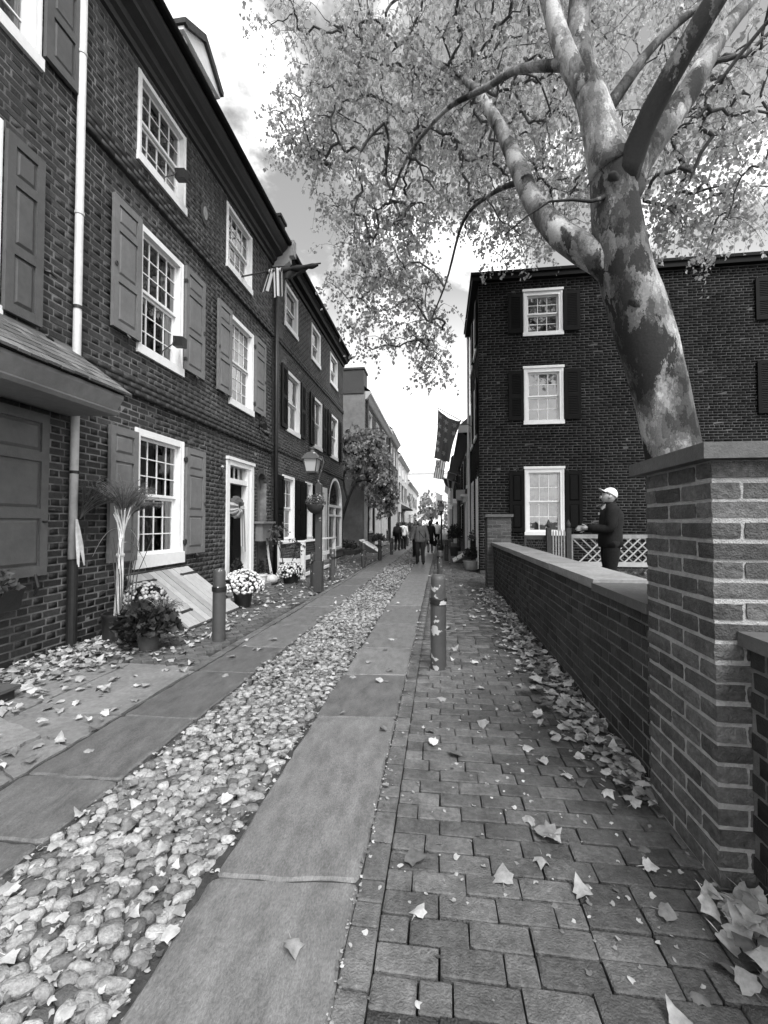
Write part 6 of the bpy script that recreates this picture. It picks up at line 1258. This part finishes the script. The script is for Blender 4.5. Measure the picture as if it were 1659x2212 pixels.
# furled striped flag on the tall house
ff = empty('flag', (XL, 8.58, 6.6), 'furled striped flag twisted round its pole on the tall house', 'flag', 'flags along the lane')
mb = MB(); mb.tube([(XL, 8.58, 6.60), (-3.5, 8.72, 6.78), (-2.52, 8.9, 6.96)], .016, 8); mb.build('pole', 'wood_dark', ff)
def wrap(u, v):
    x = -3.66 + 1.08 * u; rr_ = .035 + .02 * math.sin(u * 3.1) + .012 * math.sin(u * 23); a = v * 6.283; b = Vector((x, 8.70 + .2 * u, 6.75 + .19 * u)); return (b.x, b.y + rr_ * math.cos(a), b.z - rr_ * .4 + rr_ * math.sin(a))
cloth(wrap, 30, 12, ['flag_black', 'flag_white'], lambda u, v: 1 if (u < .45 and int(u * 16) % 3 == 1) else 0, 'furled_cloth', ff)
for k, (A_, B_, C2, D2) in enumerate((((-3.42, 8.73, 6.80), (-2.66, 8.88, 6.93), (-3.02, 8.86, 6.70), (-3.34, 8.74, 6.56)), ((-3.36, 8.77, 6.81), (-2.80, 8.87, 6.90), (-3.16, 8.84, 6.62), (-3.36, 8.80, 6.64)))):
    cloth(quadmap(A_, B_, C2, D2, lambda u, v: .035 * math.sin(u * 14 + k * 2) * v), 16, 8, ['flag_black'], lambda u, v: 0, 'star_field', ff)
for k, (x0_, x1_, bx, bz) in enumerate(((-3.62, -3.46, -.10, 6.30), (-3.50, -3.30, .02, 6.17))):
    q = quadmap((x0_, 8.68, 6.80), (x1_, 8.72, 6.80), (x1_ + bx, 8.70, bz + .03), (x0_ + bx * 1.6, 8.66, bz), lambda u, v: .03 * math.sin(u * 9 + k)); cloth(q, 15, 8, ['flag_black', 'flag_white'], lambda u, v: int(u * 5) % 2 if k == 0 else (int(u * 5) + 1) % 2, 'hanging_tail', ff)
# ================================================================== PEOPLE
BASE = dict(pelvis=(0, 0, .95), spine=(0, 0, 1.13), chest=(0, .01, 1.33), neck=(0, 0, 1.48), head0=(0, .015, 1.56), shL=(-.18, 0, 1.41), elL=(-.235, -.03, 1.13), wrL=(-.25, .04, .88), shR=(.18, 0, 1.41), elR=(.235, -.03, 1.13), wrR=(.25, .04, .88),
            hipL=(-.09, 0, .91), knL=(-.10, .02, .50), anL=(-.10, -.02, .085), toL=(-.11, .13, .035), hipR=(.09, 0, .91), knR=(.10, .02, .50), anR=(.10, -.02, .085), toR=(.11, .13, .035))
RAD = dict(pelvis=.115, spine=.11, chest=.12, neck=.052, head0=.05, shL=.062, elL=.042, wrL=.029, shR=.062, elR=.042, wrR=.029, hipL=.085, knL=.055, anL=.038, toL=.032, hipR=.085, knR=.055, anR=.038, toR=.032)
def skinned(pts, edges, rads):
    """continuous surface over a jointed skeleton, returned as a plain mesh (Skin + Subdivision, baked)"""
    ts = bpy.data.scenes.new('workshop'); me = bpy.data.meshes.new('tmp'); me.from_pydata(pts, edges, []); o = bpy.data.objects.new('tmp', me); ts.collection.objects.link(o)
    m = o.modifiers.new('s', 'SKIN'); m.use_smooth_shade = True; m.branch_smoothing = .6
    for i, r_ in enumerate(rads):
        v = me.skin_vertices[0].data[i]; v.radius = r_ if isinstance(r_, tuple) else (r_, r_); v.use_root = (i == 0)
    s = o.modifiers.new('d', 'SUBSURF'); s.levels = 2; s.render_levels = 2
    vl = ts.view_layers[0]; vl.update(); ev = o.evaluated_get(vl.depsgraph); out = bpy.data.meshes.new_from_object(ev); bpy.data.objects.remove(o); bpy.data.meshes.remove(me); bpy.data.scenes.remove(ts); return out
def finish(me, name, material, parent, xf):
    me.transform(xf); me.name = name; me.materials.clear(); me.materials.append(M[material]); me.polygons.foreach_set('use_smooth', np.ones(len(me.polygons), bool)); o = bpy.data.objects.new(name, me); COL.objects.link(o)
    if parent: rel(o, parent)
    return o
def join_meshes(a, bm_extra):
    bm = bmesh.new(); bm.from_mesh(a); t = bpy.data.meshes.new('x'); bm_extra.to_mesh(t); bm.from_mesh(t); bm.to_mesh(a); bm.free(); bpy.data.meshes.remove(t)
def head_bm(c, yaw, nod, s=1.0):
    bm = bmesh.new(); bmesh.ops.create_uvsphere(bm, u_segments=20, v_segments=14, radius=1.0)
    for v in bm.verts:
        x, y, z = v.co; w = 1 - .22 * max(0, -z) ** 1.5; x *= .076 * w; yy = y * (.098 if y < 0 else .092) * (1 - .10 * max(0, -z)); zz = z * .118
        if y > .55 and abs(v.co.x) < .35:
            if -.30 < v.co.z < .12: yy += .022 * (1 - abs(v.co.x) / .35) * (1 - abs(v.co.z + .1) / .22 if abs(v.co.z + .1) < .22 else 0)     # nose
            if -.9 < v.co.z < -.6: yy += .012                                                                                             # chin
        if y > .5 and .05 < v.co.z < .3 and .25 < abs(v.co.x) < .6: yy -= .008                                                               # eye sockets
        v.co = (x, yy, zz)
    for sg in (-1, 1):
        e = bmesh.ops.create_uvsphere(bm, u_segments=8, v_segments=6, radius=1.0)
        for v in e['verts']: v.co = Vector((v.co.x * .012 + sg * .077, v.co.y * .02 - .008, v.co.z * .032 - .01))
    m = Matrix.Translation(Vector(c)) @ Matrix.Rotation(yaw, 4, 'Z') @ Matrix.Rotation(nod, 4, 'X') @ Matrix.Scale(s, 4); bmesh.ops.transform(bm, matrix=m, verts=bm.verts); return bm, m
def hand_mb(w, fwd, side, curl=.5, s=1.0):
    """palm with four unequal bent fingers and a thumb leaving the side of the palm"""
    mb = MB(); w = Vector(w); f = Vector(fwd).normalized(); sd_ = Vector(side).normalized(); n = f.cross(sd_)
    mb.tube([w, w + f * .03 * s, w + f * .085 * s], [.024 * s, .032 * s, .034 * s], 8)
    for k, (off, L) in enumerate(((-.027, .066), (-.009, .078), (.009, .074), (.026, .058))):
        p = w + f * .08 * s + sd_ * off * s; d = f.copy(); pts = [p]
        for q in range(3): d = (d + n * curl * .55).normalized(); p = p + d * L * s / 3; pts.append(p)
        mb.tube(pts, [.0095 * s, .009 * s, .008 * s, .006 * s], 6)
    p = w + f * .03 * s - sd_ * .03 * s; d = (f * .7 - sd_ * .6).normalized(); pts = [p]
    for q in range(2): d = (d + f * .35 + n * curl * .3).normalized(); p = p + d * .032 * s; pts.append(p)
    mb.tube(pts, [.012 * s, .0105 * s, .008 * s], 6); return mb
def person(label, loc, heading, scale, pose, jacket, trousers, hair, hair_len=.0, yaw=0, nod=0, coat=0.0, puff=1.0, shoes='cloth_black', girth=1.0):
    J = {k: Vector(v) for k, v in BASE.items()}
    for k, v in pose.items(): J[k] = Vector(v)
    xf = Matrix.Translation(loc) @ Matrix.Rotation(heading, 4, 'Z') @ Matrix.Scale(scale, 4)
    names = ['pelvis', 'spine', 'chest', 'neck', 'head0'] + [a + s for s in 'LR' for a in ('sh', 'el', 'wr', 'hip', 'kn', 'an', 'to')]; ix = {n: i for i, n in enumerate(names)}
    E_ = [('pelvis', 'spine'), ('spine', 'chest'), ('chest', 'neck'), ('neck', 'head0')] + [e for s in 'LR' for e in (('chest', 'sh' + s), ('sh' + s, 'el' + s), ('el' + s, 'wr' + s), ('pelvis', 'hip' + s), ('hip' + s, 'kn' + s), ('kn' + s, 'an' + s), ('an' + s, 'to' + s))]
    me = skinned([tuple(J[n]) for n in names], [(ix[a], ix[b]) for a, b in E_], [RAD[n] for n in names])
    hc = J['head0'] + Matrix.Rotation(yaw, 3, 'Z') @ Vector((0, .03 - .05 * math.sin(nod), .075)); hb_, hm = head_bm(hc, yaw, nod); join_meshes(me, hb_); hb_.free()
    for s in 'LR':
        f = (J['wr' + s] - J['el' + s]).normalized(); hm_ = hand_mb(J['wr' + s], f, f.cross(Vector((1, 0, 0))) * (1 if s == 'L' else -1), .45); t = bmesh.new(); tm = bpy.data.meshes.new('h'); tm.from_pydata(hm_.v, [], hm_.f); t.from_mesh(tm); join_meshes(me, t); t.free(); bpy.data.meshes.remove(tm)
    body_ = finish(me, 'person', 'skin', None, xf); tag(body_, label, 'person', 'people in the lane')
    # jacket: loft up the trunk plus tapering sleeves
    mb = MB(); up = [('hem', J['pelvis'] + Vector((0, 0, -.10 - coat)), .185 + .02 * (coat > 0), .150), ('hip', J['pelvis'] + Vector((0, .005, .0)), .178, .150), ('waist', J['spine'], .168, .142), ('rib', J['spine'].lerp(J['chest'], .6), .182, .148), ('chest', J['chest'], .192, .145), ('yoke', J['chest'].lerp(J['neck'], .5), .175, .12), ('slope', J['chest'].lerp(J['neck'], .8), .12, .095), ('collar', J['neck'] + Vector((0, 0, .0)), .078, .08), ('collar_top', J['neck'] + Vector((0, .005, .045)), .074, .076)]
    n = 20; rn = random.Random(3); b0 = len(mb.v)
    for k, (nm, c_, rx, ry) in enumerate(up):
        g_ = girth if k < 5 else 1 + (girth - 1) * .4
        for q in range(n):
            a_ = 6.283 * q / n; fz = 1 + rn.uniform(-.02, .02) + (.03 * math.sin(a_ * 5 + k * 1.3) if k < 5 else 0); mb.v.append(tuple(c_ + Vector((rx * g_ * math.cos(a_) * fz, ry * g_ * math.sin(a_) * fz, 0)))); mb.t.append(0)
    for k in range(len(up) - 1):
        for q in range(n): mb.f.append((b0 + k * n + q, b0 + k * n + (q + 1) % n, b0 + (k + 1) * n + (q + 1) % n, b0 + (k + 1) * n + q)); mb.m.append(0)
    mb.f.append(tuple(b0 + n - 1 - q for q in range(n))); mb.m.append(0)
    for s in 'LR':
        inn = J['sh' + s].lerp(J['chest'], .35) + Vector((0, 0, .0)); P_, R_ = resample([inn, J['sh' + s], J['sh' + s].lerp(J['el' + s], .5), J['el' + s], J['el' + s].lerp(J['wr' + s], .5), J['el' + s].lerp(J['wr' + s], .95)], [.085 * puff, .084 * puff, .074 * puff, .066 * puff, .058 * puff, .05 * puff], .05); knotty(mb, P_, R_, 12, .07, 4)
    me = bpy.data.meshes.new('jacket'); me.from_pydata(mb.v, [], mb.f); bm = bmesh.new(); bm.from_mesh(me); bmesh.ops.recalc_face_normals(bm, faces=bm.faces); bm.to_mesh(me); bm.free(); finish(me, 'jacket', jacket, body_, xf)
    mb = MB(); b0 = 0; rings = [(J['pelvis'] + Vector((0, 0, .06)), .150, .120), (J['pelvis'], .160, .135), (J['pelvis'] + Vector((0, 0, -.08)), .150, .125)]
    for c_, rx, ry in rings:
        for q in range(n): mb.v.append(tuple(c_ + Vector((rx * girth * math.cos(6.283 * q / n), ry * girth * math.sin(6.283 * q / n), 0)))); mb.t.append(0)
    for k in range(2):
        for q in range(n): mb.f.append((k * n + q, k * n + (q + 1) % n, (k + 1) * n + (q + 1) % n, (k + 1) * n + q)); mb.m.append(0)
    for s in 'LR':
        P_, R_ = resample([J['hip' + s] + Vector((0, 0, .03)), J['hip' + s].lerp(J['kn' + s], .4), J['kn' + s], J['kn' + s].lerp(J['an' + s], .5), J['an' + s] + Vector((0, 0, .0))], [.105 * girth, .098 * girth, .076, .068, .062], .06); knotty(mb, P_, R_, 12, .06, 7)
    me = bpy.data.meshes.new('trousers'); me.from_pydata(mb.v, [], mb.f); bm = bmesh.new(); bm.from_mesh(me); bmesh.ops.recalc_face_normals(bm, faces=bm.faces); bm.to_mesh(me); bm.free(); finish(me, 'trousers', trousers, body_, xf)
    for s in 'LR': finish(skinned([tuple(J['an' + s] + Vector((0, -.03, -.02))), tuple(J['an' + s].lerp(J['to' + s], .5)), tuple(J['to' + s] + Vector((0, .04, .005)))], [(0, 1), (1, 2)], [.046, .05, .036]), 'shoe', shoes, body_, xf)
    if hair:
        bm = bmesh.new(); bmesh.ops.create_uvsphere(bm, u_segments=22, v_segments=16, radius=1.0); rn = random.Random(len(label))
        dele = [v for v in bm.verts if (v.co.y > .35 and v.co.z < .45) or (v.co.z < -.35 and v.co.y > -.1)]; bmesh.ops.delete(bm, geom=dele, context='VERTS')
        for v in bm.verts:
            n_ = 1 + rn.uniform(-.04, .05); v.co = Vector((v.co.x * .088 * n_, v.co.y * .108 * n_ - .006, v.co.z * .128 * n_))
            if hair_len and v.co.z < .02 and v.co.y < .03: t_ = (.02 - v.co.z) / .13; v.co.z -= hair_len * t_; v.co.x *= 1 + .15 * t_; v.co.y -= .01 * t_
        me = bpy.data.meshes.new('hair'); bm.to_mesh(me); bm.free(); me.transform(hm); finish(me, 'hair', hair, body_, xf)
    return body_, xf, J, hm
def part_mesh(mb, name, material, parent, xf, smooth=True):
    me = bpy.data.meshes.new(name); me.from_pydata(mb.v, [], mb.f); return finish(me, name, material, parent, xf)
# man in the garden, looking up, hands together in front of him (faces the lane)
man_pose = dict(elL=(-.25, .06, 1.12), wrL=(-.12, .33, 1.13), elR=(.25, .06, 1.12), wrR=(.10, .33, 1.12), chest=(0, -.01, 1.34), neck=(0, -.005, 1.475), head0=(0, .015, 1.535), knL=(-.11, .03, .5), toL=(-.13, .12, .035))
mn, xf, J, hm = person('person in white cap and dark jacket standing in the garden looking up', (2.52, 6.9, .2), R(82), 1.0, man_pose, 'cloth_black', 'cloth_black', None, yaw=0, nod=R(34), puff=1.12, girth=1.12)
# cap: crown, peak
bm = bmesh.new(); bmesh.ops.create_uvsphere(bm, u_segments=24, v_segments=16, radius=1.0); bmesh.ops.delete(bm, geom=[v for v in bm.verts if v.co.z < .12], context='VERTS')
for v in bm.verts: v.co = Vector((v.co.x * .087, v.co.y * .11, v.co.z * .125 + .012))
me = bpy.data.meshes.new('cap'); bm.to_mesh(me); bm.free(); me.transform(hm); cap_o = finish(me, 'cap', 'cloth_white', mn, xf)
mb = MB(); n = 14
top = [(.078 * math.cos(a), .07 + .02 * math.sin(a), .035) for a in np.linspace(0, math.pi, n)]; tip = [(.085 * math.cos(a), .085 + .095 * math.sin(a), .03 - .012 * math.cos(a) ** 2) for a in np.linspace(0, math.pi, n)]
vs = top + tip + [(x, y, z - .006) for x, y, z in top] + [(x, y, z - .006) for x, y, z in tip]; mb.add(vs, [(i, i + 1, n + i + 1, n + i) for i in range(n - 1)] + [(2 * n + i, 3 * n + i, 3 * n + i + 1, 2 * n + i + 1) for i in range(n - 1)] + [(n + i, n + i + 1, 3 * n + i + 1, 3 * n + i) for i in range(n - 1)])
me = bpy.data.meshes.new('cap_peak'); me.from_pydata(mb.v, [], mb.f); me.transform(hm); finish(me, 'cap_peak', 'cloth_white', mn, xf)
mb = MB()
for sg in (-1, 1): mb.tube([(sg * .034 - .024, .088, .014), (sg * .034, .098, .014), (sg * .034 + .024, .088, .014)], [.016, .02, .016], 8); mb.tube([(sg * .055, .085, .018), (sg * .08, .0, .012)], .004, 5)
me = bpy.data.meshes.new('sunglasses'); me.from_pydata(mb.v, [], mb.f); me.transform(hm); finish(me, 'sunglasses', 'iron', mn, xf)
mb = MB()
for k in range(14): a = math.pi * (k / 13); mb.tube([(-.035 * math.cos(a), .085 + .012 * math.sin(a), -.055), (-.04 * math.cos(a), .078 + .016 * math.sin(a), -.105)], [.008, .004], 4)
me = bpy.data.meshes.new('beard'); me.from_pydata(mb.v, [], mb.f); me.transform(hm); finish(me, 'beard', 'hair_pale', mn, xf)
mb = MB(); mb.add([(-.07, .075, 1.50), (-.02, .125, 1.44), (-.035, .115, 1.40), (-.09, .085, 1.44), (.07, .075, 1.50), (.02, .125, 1.44), (.035, .115, 1.40), (.09, .085, 1.44)], [(0, 1, 2, 3), (4, 7, 6, 5)]); part_mesh(mb, 'collar', 'cloth_white', mn, xf)
mb = MB(); mb.add([(-.10, .163, 1.36), (-.055, .178, 1.365), (-.055, .180, 1.33), (-.10, .166, 1.325)], [(0, 1, 2, 3)]); part_mesh(mb, 'badge', 'cloth_white', mn, xf)
# woman walking towards the viewer, head bent
wo_, xf, J, hm = person('person in grey jacket and dark jeans walking up the lane with head bent', (-.70, 15.0, 0), R(176), .90, dict(knL=(-.11, .10, .50), anL=(-.13, .16, .09), toL=(-.15, .30, .05), anR=(.12, -.10, .09), toR=(.13, .04, .035), knR=(.11, .04, .49), elL=(-.27, .0, 1.13), wrL=(-.32, .08, .90), elR=(.28, -.02, 1.14), wrR=(.34, .04, .90), neck=(0, .03, 1.47), head0=(.01, .07, 1.53)), 'cloth_grey', 'denim', 'hair_pale', .05, yaw=R(25), nod=R(-22), girth=1.15, puff=1.05)
mb = MB(); mb.tube([(.15, .10, 1.44), (.02, .17, 1.25), (-.16, .13, 1.0)], .012, 5); part_mesh(mb, 'bag_strap', 'cloth_dark', wo_, xf)
mb = MB(); mb.tube([(0, .165, 1.38), (0, .185, 1.2), (0, .175, .92)], .005, 4); part_mesh(mb, 'zip', 'cloth_dark', wo_, xf)
dp_, xf, J, hm = person('person in long black coat walking away carrying a dark bag', (-.50, 20.6, 0), R(4), .88, dict(knR=(.10, .12, .52), anR=(.10, -.02, .12), toR=(.11, .10, .03), anL=(-.10, -.16, .13), toL=(-.11, -.02, .06), wrR=(.30, .0, .86)), 'cloth_black', 'cloth_grey', 'hair_dark', .05, coat=.34)
hbag = empty('hand_bag', (-.26, 20.6, .35), 'dark carrier bag held by the person in the long coat', 'bag'); mb = MB(); mb.prism([(-.36, .36), (-.22, .33), (-.24, .58), (-.37, .60)], lambda a, b, d: (a, d, b), 20.52, 20.64); mb.build('bag', 'cloth_dark', hbag); mb = MB(); mb.tube([(-.35, 20.58, .59), (-.30, 20.6, .72), (-.25, 20.58, .58)], .008, 5); mb.build('handle', 'cloth_dark', hbag)
gp, xf, J, hm = person('person with long dark hair and backpack walking by the left bollards', (-2.22, 22.4, 0), R(-8), .84, dict(knR=(.10, .10, .50), anL=(-.10, -.14, .11), toL=(-.11, 0, .05)), 'cloth_black', 'cloth_black', 'hair_dark', .28)
mb = MB(); mb.box(-.14, .14, -.30, -.13, .95, 1.38); part_mesh(mb, 'backpack', 'cloth_dark', gp, xf)
wv, xf, J, hm = person('person in pale top with braces beside the long-haired walker', (-1.98, 23.3, 0), R(-6), .86, {}, 'cloth_white', 'cloth_dark', 'hair_dark', .1)
mb = MB(); mb.tube([(-.09, -.15, 1.42), (.03, -.17, 1.1)], .012, 5); mb.tube([(.09, -.15, 1.42), (-.03, -.17, 1.1)], .012, 5); part_mesh(mb, 'braces', 'cloth_dark', wv, xf)
person('person in mid-grey coat half hidden behind the grey-jacketed walker', (-1.02, 18.2, 0), R(170), .88, {}, 'cloth_grey', 'cloth_dark', 'hair_dark', .05)
person('tiny figure in pale top far down the lane', (-.22, 27.5, 0), R(10), .88, {}, 'cloth_white', 'cloth_dark', 'hair_dark', .02)
